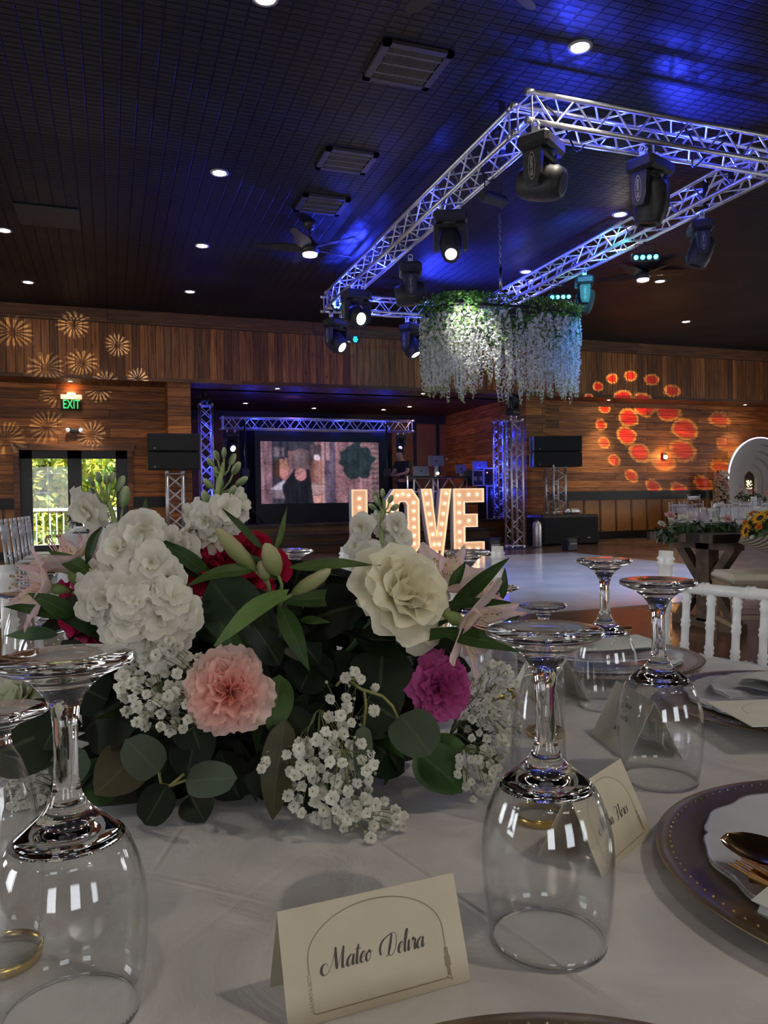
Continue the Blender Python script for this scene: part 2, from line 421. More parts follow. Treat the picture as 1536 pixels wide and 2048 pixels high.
b = MB(); b.bb((US0-.2, VW, ZS), (US1+.2, VSB+.15, ZS+.1)); struct('ceiling_stage', b, M_stagec)
M_stagef = noisy('stage deck', (.02, .015, .013), (.05, .035, .028), 4, .35)
M_stair = wood('stair face boards', ('x', 'z'), .17, 3.0, (.07, .03, .012), (.17, .075, .03), (.26, .12, .05), rough=.4)
b = MB(); b.bb((US0, VW-.02, 0), (US1, VSB, ZST)); o = struct('floor_stage', b, [M_stair, M_stagef])
for p in o.data.polygons:
    if p.normal.z > .5: p.material_index = 1
b = MB(); UB0 = at_v(400, 1080, 15.2).x
b.mi = 0; b.bb((UB0, 15.7, 0), (US1-.9, VW-.02, .38)); b.bb((UB0, 15.25, 0), (US1-.9, 15.7, .19))
b.mi = 1; b.bb((UB0, 15.67, .345), (US1-.9, VW-.02, .384)); b.bb((UB0, 15.22, .155), (US1-.9, 15.7, .194)); b.bb((US0, VW-.05, ZST-.035), (US1, VW, ZST+.004))
struct('floor_stage_steps', b, [M_stair, M_stagef])
# side and rear walls, windows as openings with white frames
def holed(name, axis, const, a0, a1, holes, side):
    b = MB(); cuts = sorted(holes); z0, z1 = .9, 2.9; x = a0
    def bx(p, q, zz0, zz1):
        if axis == 'v': b.bb((const, p, zz0), (const+side*T, q, zz1))
        else: b.bb((p, const, zz0), (q, const+side*T, zz1))
    for h0, h1 in cuts:
        bx(x, h0, 0, ZC); bx(h0, h1, 0, z0); bx(h0, h1, z1, ZC); x = h1
    bx(x, a1, 0, ZC); struct(name, b, M_wallS if axis == 'v' else M_wallH)
    fr = MB()
    for h0, h1 in cuts:
        for (p, q, zz0, zz1) in ((h0, h1, z0, z0+.06), (h0, h1, z1-.06, z1), (h0, h0+.06, z0, z1), (h1-.06, h1, z0, z1), ((h0+h1)/2-.02, (h0+h1)/2+.02, z0, z1), (h0, h1, 1.88, 1.92)):
            if axis == 'v': fr.bb((const+side*.05, p, zz0), (const+side*.1, q, zz1))
            else: fr.bb((p, const+side*.05, zz0), (q, const+side*.1, zz1))
    return fr
f1 = holed('wall_left', 'v', U0, V0, VW+T, [(.7, 2.3), (4.7, 6.3), (9.2, 10.8)], -1); struct('window_1', f1, M_whitep)
f1 = holed('wall_right', 'v', U1, V0, VW+T, [(4.1, 5.9), (9.6, 11.4)], 1); struct('window_2', f1, M_whitep)
f1 = holed('wall_back', 'u', V0, U0-T, U1+T, [(-3.4, -1.8), (.6, 2.2), (4.8, 6.4)], -1); struct('window_3', f1, M_whitep)

# ------------------------------------------------------------------ double door
M_dark = mat('dark bronze door frame', (.012, .012, .013), .35)
b = MB(); b.bb((UD0-.10, VW-.05, 0), (UD0, VW, ZD+.02)); b.bb((UD1, VW-.05, 0), (UD1+.10, VW, ZD+.02)); b.bb((UD0-.14, VW-.06, ZD), (UD1+.14, VW, ZD+.12))
struct('trim_4', b, M_trimw)
M_pane = thinglass('door glass', refl=.35)
um = (UD0+UD1)/2
for k, (a, c_) in enumerate(((UD0, um), (um, UD1))):
    d = bpy.data.objects.new('door_%d' % (k+1), None); COL.objects.link(d); tag(d, kind='structure'); d.location = (a, VW+.05, 0)
    w = c_-a; b = MB()
    b.bb((.0, 0, 0), (.22 if k == 0 else .13, .05, ZD)); b.bb((w-(.13 if k == 0 else .22), 0, 0), (w, .05, ZD)); b.bb((0, 0, ZD-.16), (w, .05, ZD)); b.bb((0, 0, 0), (w, .05, .28))
    b.build('door_frame', M_dark, d)
    b = MB()
    for z in (.55, .93, 1.31, 1.69): b.bb((.15, .052, z-.006), (w-.15, .066, z+.006))
    b.bb((w/2-.006, .052, .28), (w/2+.006, .066, ZD-.16)); b.build('glazing_bars', M_whitep, d)
    b = MB(); b.bb((.13, .025, .28), (w-.13, .031, ZD-.16)); b.build('door_pane', M_pane, d)
    b = MB(); x = w-.07 if k == 0 else .07
    b.tube([(x, -.05, .9), (x, -.05, 1.15)], .012); b.tube([(x, 0, .92), (x, -.05, .92)], .008); b.tube([(x, 0, 1.13), (x, -.05, 1.13)], .008); b.build('door_handle', M_dark, d)

# outside: deck, railing, trees
b = MB(); b.bb((-9, VW+.3, -.25), (5-3.6, VW+4, -.02))
struct('floor_deck', b, wood('deck boards', ('x', 'y'), .14, 4, (.25, .2, .15), (.4, .33, .27), (.5, .44, .38)))
b = MB(); b.bb((-40, VW+4, -.6), (40, VW+45, -.5)); tag(b.build('lawn', noisy('grass', (.08, .16, .03), (.2, .3, .06), 3, .9)), kind='structure')
rl = thing('deck_railing', 'white baluster railing on the deck outside the glass doors', 'railing', (-6, VW+3.6, -.02))
b = MB(); b.bb((0, 0, .95), (10, .08, 1.02)); b.build('top_rail', M_whitep, rl)
b = MB(); b.bb((0, .02, .1), (10, .06, .15)); b.build('bottom_rail', M_whitep, rl)
bm_ = MB(); bm_.bb((0, .025, .15), (.03, .055, .95)); bal = bm_.mesh('baluster', M_whitep)
for k in range(66): put('baluster', bal, rl, Tr(.1+k*.15, 0, 0))
M_foli = leafmat('tree foliage', .6, .35)
def tree(loc, h, r, cols, label, seed, n=5200):
    rnd = random.Random(seed); t = thing('tree', label, 'tree', loc, 0, 'trees beyond the deck')
    b = MB(); b.tube([(0, 0, 0), (.1, 0, h*.4), (0, .1, h*.8)], [.16, .12, .05], 8); b.build('trunk', noisy('bark', (.08, .05, .03), (.16, .11, .08), 10, .9), t)
    b = MB()
    for i in range(n):
        a = rnd.uniform(0, 2*pi); e = math.asin(rnd.uniform(-.9, 1)); q = rnd.uniform(.6, 1.0)
        p = Vector((cos(a)*cos(e)*r*q, sin(a)*cos(e)*r*q, h*.55+sin(e)*h*.5*q))
        p += Vector(noise.noise_vector(p*1.3))*.5
        M = frame(p, (rnd.uniform(-1, 1), rnd.uniform(-1, 1), rnd.uniform(-.2, 1)), None, rnd.uniform(0, 6), rnd.uniform(.10, .19))
        b.add([(-.5, 0, 0), (0, -.9, .1), (.5, 0, 0), (0, .9, .1)], [(0, 1, 2, 3)], M, False, [rnd.choice(cols)]*4)
    b.build('foliage', M_foli, t); return t
YG = [(.60, .62, .10), (.45, .58, .14), (.75, .68, .12), (.30, .46, .14)]; GG = [(.30, .50, .18), (.42, .60, .28), (.5, .62, .35), (.22, .38, .14)]
for k, (px, v, h, r, cs, lb) in enumerate(((80, 21.5, 4.6, 1.0, YG, 'yellow green bushy tree seen through the left door pane'), (140, 28, 6.0, 2.0, GG, 'taller green tree behind the gap between the doors'),
        (190, 34, 8.0, 2.4, GG, 'distant green tree seen through the left side of the right door pane'), (232, 24.5, 4.6, 1.15, YG, 'golden green tree seen through the right door pane'),
        (60, 39, 10, 2.4, GG, 'tall distant green tree behind the left door pane'), (245, 45, 11, 2.6, GG, 'tall distant green tree behind the right door pane'))):
    p = at_v(px, 1050, v); tree((p.x, p.y, -.5), h, r, cs, lb, 40+k)

# ------------------------------------------------------------------ aluminium box truss
def truss(name, label, origin, axis, L, s=.29, cat='truss', group=None, pitch=.42, rc=.024, rl=.010, xlace=False, flip=1, m=None):
    """square truss; origin = centre of one end; axis 'x','y','z'"""
    m = m or M_alu
    t = thing(name, label, cat, origin, 0, group); h = s/2-rc
    def mp(a, p, q): return {'x': (a, p, q), 'y': (p, a, q), 'z': (p, q, a)}[axis]
    cm = MB(); cm.tube([mp(0, 0, 0), mp(L, 0, 0)], rc, 10)
    for e in (.0, L-.07): cm.tube([mp(e, 0, 0), mp(e+.07, 0, 0)], rc*1.25, 10)
    me = cm.mesh('chord', m)
    for a, c_ in ((-h, -h), (h, -h), (h, h), (-h, h)): put('chord', me, t, Tr(*mp(0, a, c_)))
    n = max(2, int(round(L/pitch)))
    for k, (pa, pb) in enumerate((((-h, -h), (h, -h)), ((h, -h), (h, h)), ((h, h), (-h, h)), ((-h, h), (-h, -h)))):
        b = MB()
        for i in range(n):
            a0 = .08+(L-.16)*i/n; a1 = .08+(L-.16)*(i+1)/n; am = (a0+a1)/2
            if xlace:
                b.tube([mp(a0, *pa), mp(a1, *pb)], rl, 6, False); b.tube([mp(a0, *pb), mp(a1, *pa)], rl, 6, False)
            else:
                b.tube([mp(a0, *pa), mp(am, *pb)], rl, 6, False); b.tube([mp(am, *pb), mp(a1, *pa)], rl, 6, False)
        for e in (.06, L-.06): b.tube([mp(e, *pa), mp(e, *pb)], rl, 6, False)
        b.build('bracing', m, t)
    return t
ZT, ZB = 4.5, 4.21
A_ = at_z(1035, 170, ZT); B_ = at_z(650, 592, ZT)
XA = (A_.x+B_.x)/2; YA = A_.y; YB = B_.y; LU = 3.0
RX0, RX1 = XA, XA+LU; S = .29; zc = (ZT+ZB)/2

truss('box_truss', 'long aluminium box truss forming the left side of the hanging rectangle, to the stage', (RX0+S/2, YA+S, zc), 'y', YB-YA-2*S, group='overhead truss rectangle')
truss('box_truss', 'long aluminium box truss, right side of the hanging rectangle, behind the chandelier', (RX1-S/2, YA+S, zc), 'y', YB-YA-2*S, group='overhead truss rectangle')
truss('box_truss', 'short near end of the hanging truss rectangle, crossing the top right of the photo', (RX0, YA+S/2, zc), 'x', LU, group='overhead truss rectangle')
truss('box_truss', 'short far end of the hanging truss rectangle, left of the flower chandelier', (RX0, YB-S/2, zc), 'x', LU, group='overhead truss rectangle')

# ------------------------------------------------------------------ lettering from simple strokes
def text_mesh(txt, size, depth=.001, font_scale=1.0):
    cu = bpy.data.curves.new('lettering', 'FONT'); cu.body = txt; cu.size = size; cu.extrude = depth/2; cu.align_x = 'CENTER'; cu.align_y = 'CENTER'
    o = bpy.data.objects.new('lettering', cu); dg = bpy.context.evaluated_depsgraph_get()
    COL.objects.link(o); dg.update(); me = bpy.data.meshes.new_from_object(o.evaluated_get(dg)); bpy.data.objects.remove(o); return me

# ------------------------------------------------------------------ moving heads hanging from the truss
M_logo = mat('pale logo print', (.55, .55, .5), .5)
_logo = text_mesh('BIG DIPPER', .042, .002); _logo.materials.append(M_logo)
def moving_head(loc, label, rz=0, tilt=60, lens=None, es=0.0, s=1.0, group='moving heads on the overhead truss'):
    t = thing('moving_head_light', label, 'stage light', loc, rz, group)
    b = MB()
    for x in (-.11, .11):
        b = MB(); b.bb((x-.02, -.03, -.05), (x+.02, .03, .0)); b.lathe([(.034, -.02), (.034, .02), (.026, .02), (.026, -.02)], 14, Tr(x, 0, .024) @ Rt(pi/2, 'Y'), close=True); b.build('clamp', M_alu, t)
    b = MB(); b.box((0, 0, -.12), (.40, .29, .13), bev=.03); b.box((0, 0, -.055), (.30, .2, .03), bev=.01); b.lathe([(.10, -.22), (.13, -.18)], 16); b.build('base', M_blackm, t)
    b = MB()
    for sx in (-1, 1):
        x0, x1 = (sx*.145, sx*.20)
        out = [(-.085, -.21), (.085, -.21), (.075, -.42), (.05, -.50), (-.05, -.50), (-.075, -.42)]
        b.prism(out, min(x0, x1), max(x0, x1), Rt(pi/2, 'Z') @ Matrix.Diagonal((1, 1, 1, 1)))
    b.box((0, 0, -.215), (.40, .17, .05), bev=.02)
    yk = b.build('yoke', M_blackm, t)
    lo = MB()
    for sx in (-1, 1):
        lo.lathe([(.115, 0), (.115, .003), (.108, .003), (.108, 0)], 28, Tr(sx*.2005, 0, -.35) @ Rt(pi/2*sx, 'Y') @ Matrix.Diagonal((1, .26, 1, 1)), close=True)
    lo.build('logo_ring', M_logo, yk)
    for sx in (-1, 1):
        put('logo_lettering', _logo, yk, Tr(sx*.203, 0, -.35) @ Rt(sx*pi/2, 'Z') @ Rt(pi/2, 'X') @ Rt(pi/2*1, 'Z') @ Matrix.Diagonal((.8, .8, .8, 1)))
    H = Tr(0, 0, -.43) @ Rt(R(tilt), 'X')
    b = MB()
    prof = [(.075, -.20), (.11, -.19), (.135, -.13), (.142, 0), (.135, .10), (.115, .185), (.105, .20), (.082, .20), (.080, .17)]
    b.lathe(prof, 22, H @ Matrix.Diagonal((.92, 1.1, 1, 1)) @ Rt(pi, 'X'))
    for a in range(5): b.box((0, .145, -.10+a*.05), (.12, .02, .02), H)
    hd = b.build('head', M_blackm, t)
    b = MB(); b.lathe([(.001, -.185), (.045, -.188), (.078, -.180)], 22, H @ Matrix.Diagonal((.92, 1.1, 1, 1)))
    lm = mat('lens '+label[:20], (.05, .06, .08), .05, emit=lens, es=es) if lens else mat('dark lens', (.01, .01, .02), .05)
    b.build('lens', lm, hd)
    t.scale = (s, s, s)
    return t
def hang(px, py, zt=ZB, snapx=None, snapy=None):
    p = at_z(px, py, zt)
    if snapx is not None:        # ray meets the plane x = snapx
        d = ray(px, py); p = CAMP + d*(snapx/d.x); p.z = zt
    if snapy is not None: p = at_v(px, py, snapy); p.z = zt
    return p
xl = RX0+S-.03; xr = RX1-S+.03; ZH = ZB-.0
P = [hang(1072, 255, snapy=YA+.05), hang(900, 385, snapx=RX0+.13), hang(820, 500, snapx=xl+.12), hang(712, 578, snapx=RX0+.07), hang(672, 628, snapy=YB-.03),
     hang(822, 636, snapy=YB-.03), hang(1300, 318, snapy=YA+.13), hang(1400, 425, snapx=RX1-.03), hang(1168, 540, snapx=RX1-.05)]
for i, p in enumerate(P): p.z = ZH-.045
moving_head(P[0]+Vector((.05, 0, 0)), 'moving head light under the near left truss corner, head swung to the right, unlit', R(35), 105)
moving_head(P[1], 'moving head light on the long left truss with pale pink glowing lens', R(-24), -38, (1.0, .78, .95), 1.3, .9)
moving_head(P[2], 'small looking moving head light hanging inside the rectangle, side plate facing the viewer, unlit', R(70), 80)
moving_head(P[3], 'moving head light at the far left corner with a bright greenish white lens', R(5), -70, (.75, 1.0, .72), 14)
moving_head(P[4], 'moving head light lowest at the far left corner with a white lens pointing right', R(25), -52, (1.0, .9, .98), 8)
moving_head(P[5], 'moving head light just left of the flower chandelier with a small white lens', R(30), -30, (.85, .95, 1.0), 7)
moving_head(P[6], 'large moving head light under the near truss at right, head hanging straight down, unlit', R(20), 8)
moving_head(P[7], 'moving head light on the right truss whose left side catches cyan light', R(60), 20, s=.85)
moving_head(P[8], 'moving head light right of and above the flower chandelier, head hanging down', R(60), 15, s=.85)
# second smaller teal lens below the bright one: a wash light
def par(loc, label, rz, tilt, lens, es, r=.085, group='wash lights on the overhead truss', n=1, drop=.18):
    t = thing('wash_light', label, 'stage light', loc, rz, group)
    H = Tr(0, 0, -drop) @ Rt(R(tilt), 'X')
    b = MB(); b.tube([(-.12, 0, -drop), (-.12, 0, -.02), (.12, 0, -.02), (.12, 0, -drop)], .008, 6); b.bb((-.02, -.02, -.02), (.02, .02, .03)); b.build('bracket', M_blackg, t)
    b = MB()
    if n == 1: b.lathe([(.03, .16), (r*.8, .14), (r*1.15, .0), (r*1.15, -.10), (r, -.10), (r, -.05)], 18, H)
    else: b.box((0, 0, 0), (.34, .10, .10), H, .015)
    bd = b.build('housing', M_blackm, t)
    lm = mat('wash lens '+label[:16], (.05, .05, .05), .1, emit=lens, es=es)
    if n == 1:
        for k in range(7):
            a = k*pi/3; rr = 0 if k == 6 else r*.62
            b = MB(); b.lathe([(.0005, -.062), (r*.27, -.056)], 10, H @ Tr(rr*cos(a), rr*sin(a), 0)); b.build('lens', lm, bd)
    else:
        for k in range(n):
            b = MB(); b.sphere((-.12+.24*k/(n-1), 0, -.05), .028, 10, 6, H, (1, 1, .5)); b.build('lens', lm, bd)
    return t
BL = (.12, .35, 1.0); CY = (.05, .85, 1.0)
q = hang(985, 285, snapx=xl+.02); q.z = ZH; par(q, 'unlit square wash light tilted down beside the near left truss corner', R(20), 55, (.02, .02, .05), 0, n=4)
q = hang(672, 600, snapx=xl-.1); q.z = ZH+.24; par(q, 'wash light inside the far left truss corner with a cluster of light blue lenses', R(0), -75, (.15, .55, 1), 9)
q = hang(716, 640, snapx=xl+.12); q.z = ZH; par(q+Vector((0, .25, 0)), 'wash light with a teal lens right below the bright white moving head', R(10), -80, (.03, .55, .6), 2.5, r=.06, drop=.55)
q = hang(966, 612, snapy=YB-.25); q.z = ZH+.16; par(q, 'wash light glowing light blue above the left part of the flower chandelier', R(0), -70, (.15, .55, 1), 9)
q = hang(1290, 500, snapx=RX1-.02); q.z = ZH; par(q, 'small bar of four cyan lamps on the right truss, nearer of two', R(-25), -75, CY, 12, n=4)
q = hang(1120, 585, snapx=RX1-.02); q.z = ZH; par(q, 'small bar of four cyan lamps on the right truss, farther of two, above the chandelier', R(-25), -75, CY, 12, n=4)
# real light of the rig: blue washes onto truss and ceiling
BLUE = (.03, .05, 1.0)
for (x, y, z, e, tx, ty, tz, ang) in ((XA+.5, YB-.9, 4.05, 800, XA-.5, YB-1.6, ZC, 76), (XA+1.6, YB-.9, 4.0, 900, XA+2.0, YB-1.2, ZC, 110),
        (XA+.6, YA+2.2, 3.9, 150, XA-.9, YA+2.2, ZC, 66), (XA+.8, YA+4.3, 3.9, 230, XA-.6, YA+4.3, ZC, 66), (XA+2.3, YA+1.0, 3.9, 420, XA+2.2, YA-.9, ZC, 85), (XA+1.0, YA+.8, 3.8, 250, XA+.2, YA+.2, ZC, 80),
        (XA+2.2, YA+3.0, 3.8, 300, XA+2.9, YA+3.2, ZC, 80)):
    lamp('SPOT', 'blue_uplight', (x, y, z), e, BLUE, target=(tx, ty, tz), spot_size=R(ang), spot_blend=.8, shadow_soft_size=.06)
lamp('SPOT', 'cyan_beam', (RX1-.5, YA+2.0, 4.1), 160, (.05, .75, 1), target=(RX1-.1, YA+3.6, 4.35), spot_size=R(60), spot_blend=.6, shadow_soft_size=.04)
for (x, y, e) in ((XA+.15, YA+.5, 6), (XA+.15, YA+2.2, 5), (XA+.15, YA+4.2, 6), (XA+.15, YB-.8, 14), (XA+1.0, YA+.15, 7), (XA+2.1, YA+.15, 7), (RX1-.15, YA+1.3, 6), (RX1-.15, YB-1.6, 8), (XA+.9, YB-.15, 12), (XA+1.9, YB-.15, 12)):
    lamp('POINT', 'blue_truss_glow', (x, y, zc), e, BLUE, shadow_soft_size=.03)
# hanging hardware: straps + rods of the rectangle
b = MB()
for (x, y) in ((XA+.15, YA+.9), (XA+.15, YB-.35), (RX1-.15, YA+.9), (RX1-.15, YB-.35)):
    tt = thing('hanging_strap', {0: 'black strap holding the near left part of the truss to the ceiling', 1: 'black strap holding the far left corner of the truss', 2: 'black strap holding the near right part of the truss', 3: 'black strap holding the far right corner of the truss, above the chandelier'}[[(0, 0), (0, 1), (1, 0), (1, 1)].index((int(x > XA+1), int(y > (YA+YB)/2)))], 'strap', (x, y, ZB))
    b = MB(); b.bb((-.025, -.2, -.01), (.025, -.17, ZC-ZB)); b.bb((-.025, -.2, ZT-ZB), (.025, .2, ZT-ZB+.012)); b.bb((-.025, .17, -.01), (.025, .2, ZT-ZB+.01)); b.build('webbing', M_black, tt)
    b = MB(); b.box((0, -.185, .12), (.06, .035, .07), bev=.008); b.build('buckle', M_alu, tt)
# loose black cables over the near truss
M_cable = mat('black cable', (.012, .012, .012), .5)
def cable(pts, label, r=.008, name='power_cable'):
    b = MB(); P_ = [Vector(p) for p in pts]; out = []
    for i in range(len(P_)-1):
        a = P_[max(i-1, 0)]; p = P_[i]; q = P_[i+1]; c_ = P_[min(i+2, len(P_)-1)]
        for k in range(6):
            t = k/6; out.append(.5*((2*p)+(q-a)*t+(2*a-5*p+4*q-c_)*t*t+(3*p-a-3*q+c_)*t*t*t))
    out.append(P_[-1]); b.tube(out, r, 6); return tag(b.build(name, M_cable), label, 'cable')
cable([(XA+.1, YA+.1, ZT+.01), (XA+.35, YA+.05, 4.3), (XA+.55, YA+.12, 4.1), (XA+.7, YA+.2, 4.2)], 'black cable looping down over the near left truss corner beside the swung moving head')
cable([(XA+1.6, YA+.05, ZT), (XA+1.75, YA+.02, 4.28), (XA+1.9, YA+.2, 4.16), (XA+2.05, YA+.1, 4.3), (XA+2.3, YA, ZT)], 'black cable draped on the near truss above the large downward moving head')

# ------------------------------------------------------------------ ceiling fixtures
M_trimr = mat('downlight trim', (.35, .35, .34), .4)
def downlight(p, label=None, e=30, s=1.0, grp='recessed ceiling lights', spot=True):
    t = thing('recessed_light', label or 'round recessed ceiling light', 'ceiling light', (p.x, p.y, p.z), 0, grp)
    b = MB(); b.lathe([(.105, 0), (.10, -.012), (.078, -.012), (.07, .0)], 28); b.build('trim_ring', M_trimr, t)
    b = MB(); b.lathe([(.0005, -.006), (.04, -.007), (.072, -.002)], 24); b.build('diffuser', M_lens, t)
    if spot: lamp('SPOT', 'downlight_beam', (0, 0, -.03), e, (1, .88, .74), parent=t, spot_size=R(105), spot_blend=.7, shadow_soft_size=.06)
    t.scale = (s, s, 1); return t
for px, py, lb in ((1160, 93, 'largest recessed ceiling light, top right above the near truss'), (439, 345, 'recessed ceiling light nearest the viewer in the left centre row'), (404, 491, 'middle one of three recessed ceiling lights in the left centre row'),
        (380, 583, 'farthest of three recessed ceiling lights in the left centre row'), (56, 564, 'recessed ceiling light far left, low over the wall with the exit sign'), (8, 460, 'recessed ceiling light at the left edge of the photo'),
        (530, -6, 'recessed ceiling light cut off by the top edge of the photo'), (1240, 428, 'recessed ceiling light seen just above the right truss, beside the large moving head'), (1052, 543, 'recessed ceiling light seen above the right truss beside the chandelier chain'),
        (1320, 562, 'recessed ceiling light right of the far ceiling fan'), (1372, 643, 'farthest recessed ceiling light, right, above the wall with the red light patterns')):
    downlight(at_z(px, py, ZC), lb, 90)
for x, y, e_ in ((-3.6, -1.5, 50), (-.6, -1.8, 60), (2.4, -1.5, 210), (5.4, -1.2, 60), (-3.4, 2.6, 60), (-3.4, -4.2, 60), (.2, -4.4, 60), (4.4, -4.2, 60), (8.4, 1.5, 110), (8.4, -2.5, 60), (12, 4, 100)):
    downlight(Vector((x, y, ZC)), 'round recessed ceiling light behind or beside the viewer, outside the photo', e_, grp='recessed ceiling lights outside the photo')
for px, py, lb in ((555, 768, 'small recessed light in the soffit above the stage opening'), (140, 757, 'small recessed light in the soffit above the exit sign'), (1217, 785, 'small recessed light in the soffit above the red light patterns'),
        (1490, 793, 'small recessed light in the soffit above the arch backdrop'), (846, 778, 'small recessed light in the soffit below the left end of the chandelier')):
    q = at_v(px, py, VB+.45); q.z = ZS; downlight(q, lb, 140 if px != 555 else 30, .62, 'soffit lights')
for px, py, lb in ((491, 806, 'leftmost recessed light in the stage ceiling'), (628, 816, 'second recessed light from the left in the stage ceiling'), (767, 819, 'third recessed light from the left in the stage ceiling'), (819, 813, 'rightmost recessed light in the stage ceiling')):
    downlight(at_z(px, py, ZS), lb, 5, .75, 'stage ceiling lights')

def vent(pts, label):
    c4 = [at_z(px, py, ZC) for px, py in pts]; x0 = min(p.x for p in c4); x1 = max(p.x for p in c4); y0 = min(p.y for p in c4); y1 = max(p.y for p in c4)
    x0, x1 = (c4[0].x+c4[3].x)/2, (c4[1].x+c4[2].x)/2; y0, y1 = (c4[2].y+c4[3].y)/2, (c4[0].y+c4[1].y)/2
    x0, x1 = min(x0, x1), max(x0, x1); y0, y1 = min(y0, y1), max(y0, y1)
    t = thing('ceiling_vent', label, 'air vent', ((x0+x1)/2, (y0+y1)/2, ZC), 0, 'black ceiling vents'); w = (x1-x0)/2; d = (y1-y0)/2
    M_v = mat('vent black', (.06, .055, .06), .5)
    b = MB(); f = .06
    for a in ((-w, -d, w, -d+f), (-w, d-f, w, d), (-w, -d, -w+f, d), (w-f, -d, w, d)): b.bb((a[0], a[1], -.03), (a[2], a[3], 0))
    b.build('frame', M_v, t); b = MB(); n = 34
    for k in range(n):
        x = -w+f+(2*w-2*f)*(k+.5)/n; b.box((x, 0, -.018), (.006, 2*d-2*f, .02), Tr(x, 0, 0) @ Rt(.5, 'Y') @ Tr(-x, 0, 0))
    for k in (1, 2, 3): y = -d+2*d*k/4; b.bb((-w+f, y-.006, -.026), (w-f, y+.006, -.012))
    b.build('louvres', mat('vent grey', (.16, .15, .15), .4), t); return t
vent([(770, 80), (905, 98), (862, 176), (722, 155)], 'largest black ceiling vent with fine louvres, top centre near the near truss corner')
vent([(655, 293), (758, 305), (730, 346), (628, 333)], 'middle ceiling vent of the row of three, lit faintly blue')
vent([(604, 386), (700, 395), (680, 428), (590, 420)], 'farthest ceiling vent of the row of three, just above the ceiling fan')
c4 = at_z(97, 432, ZC); tt = thing('access_panel', 'plain dark square access panel in the ceiling at left', 'ceiling panel', (c4.x, c4.y, ZC))
b = MB(); b.box((0, 0, -.012), (.75, .75, .014), bev=.004); b.build('panel', mat('panel dark', (.02, .025, .023), .5), tt); b = MB(); b.box((.1, -.1, -.016), (.12, .05, .01)); b.build('latch', M_blackg, tt)

# ------------------------------------------------------------------ ceiling fans
M_fan = mat('fan dark bronze', (.03, .028, .028), .4)
def fan(p, label, phase, lit=1.5):
    t = thing('ceiling_fan', label, 'ceiling fan', (p.x, p.y, ZC), 0, 'ceiling fans'); dz = p.z-ZC
    b = MB(); b.lathe([(.085, 0), (.09, -.04), (.05, -.10), (.02, -.11)], 20); b.build('canopy', M_fan, t)
    b = MB(); b.tube([(0, 0, -.08), (0, 0, dz+.18)], .016, 8); b.build('down_rod', M_fan, t)
    b = MB(); b.lathe([(.03, dz+.24), (.05, dz+.2), (.11, dz+.15), (.125, dz+.07), (.10, dz+.03)], 24); b.build('motor_housing', M_fan, t)
    b = MB(); b.lathe([(.10, dz+.03), (.095, dz), (.05, dz-.015), (.0005, dz-.018)], 24); b.build('light_cover', mat('fan light', (.8, .8, .78), .4, emit=(1, 1, .95), es=lit), t)
    b = MB()
    for k in range(5):
        pass
    def bl(u_, v_):
        x = .10+u_*.62; w = (.045+.05*sin(pi*min(1, u_*1.25+.1))) * (1 if u_ < .9 else (1-(u_-.9)*5)); y = (v_-.5)*2*w
        return (x, y+.03*u_, dz+.10+y*.25+.03*u_)
    b.grid(bl, 10, 3, smooth=True); b.grid(lambda u_, v_: (bl(u_, v_)[0], bl(u_, v_)[1], bl(u_, v_)[2]-.008), 10, 3)
    me = b.mesh('blade', M_fan)
    for k in range(5): put('blade', me, t, Rt(phase+k*2*pi/5, 'Z'))
    return t
p = at_d(620, 512, 10.2); fan(p, 'black five blade ceiling fan with round light, left of the truss corner', .35)
p = at_d(1286, 562, 12.6); fan(p, 'dim black ceiling fan behind the right truss beside the cyan lamps', 1.0, .8)
p = at_d(960, -70, 4.6); p.z = 4.2; fan(p, 'ceiling fan mostly above the top edge of the photo, one blade showing', .55, 1.0)

# ------------------------------------------------------------------ wisteria chandelier
cx, cy = (at_d(1003, 700, 10.0).x, at_d(1003, 700, 10.0).y); zt = 3.42
ch = thing('flower_chandelier', 'long oval hanging chandelier of white wisteria strands under green foliage', 'chandelier', (cx, cy, zt))
HX, HY, CR = 1.00, .48, .46     # half sizes of a rounded-rectangle ring
def ring(t):
    a = 2*pi*t; n_ = 3.2
    return Vector((HX*math.copysign(abs(cos(a))**(2/n_), cos(a)), HY*math.copysign(abs(sin(a))**(2/n_), sin(a)), 0))
b = MB(); b.tube([ring(k/48) for k in range(49)], .018, 8); b.tube([(-HX, 0, 0), (HX, 0, 0)], .015); b.tube([(0, -HY, 0), (0, HY, 0)], .015)
for x in (-.5, .5): b.tube([(x, 0, 0), (0, 0, .34)], .008)
b.build('frame', M_black, ch)
b = MB()
zz = .30
b.tube([(0, 0, .30), (0, 0, .62)], .02, 8); k = 0
while zz < ZC-zt+.0:
    b.lathe([(.018, -.005), (.018, .005), (.026, .005), (.026, -.005)], 10, Tr(0, 0, max(.64, zz)) @ Rt(pi/2, 'X') @ Rt(pi/2*(k % 2), 'Y') @ Matrix.Diagonal((.7, 1.5, 1, 1)), close=True); zz += .055; k += 1
b.build('chain', mat('chain steel', (.4, .4, .42), .3, 1.0), ch)
M_wist = leafmat('silk petals', .6, .35, var=.06)
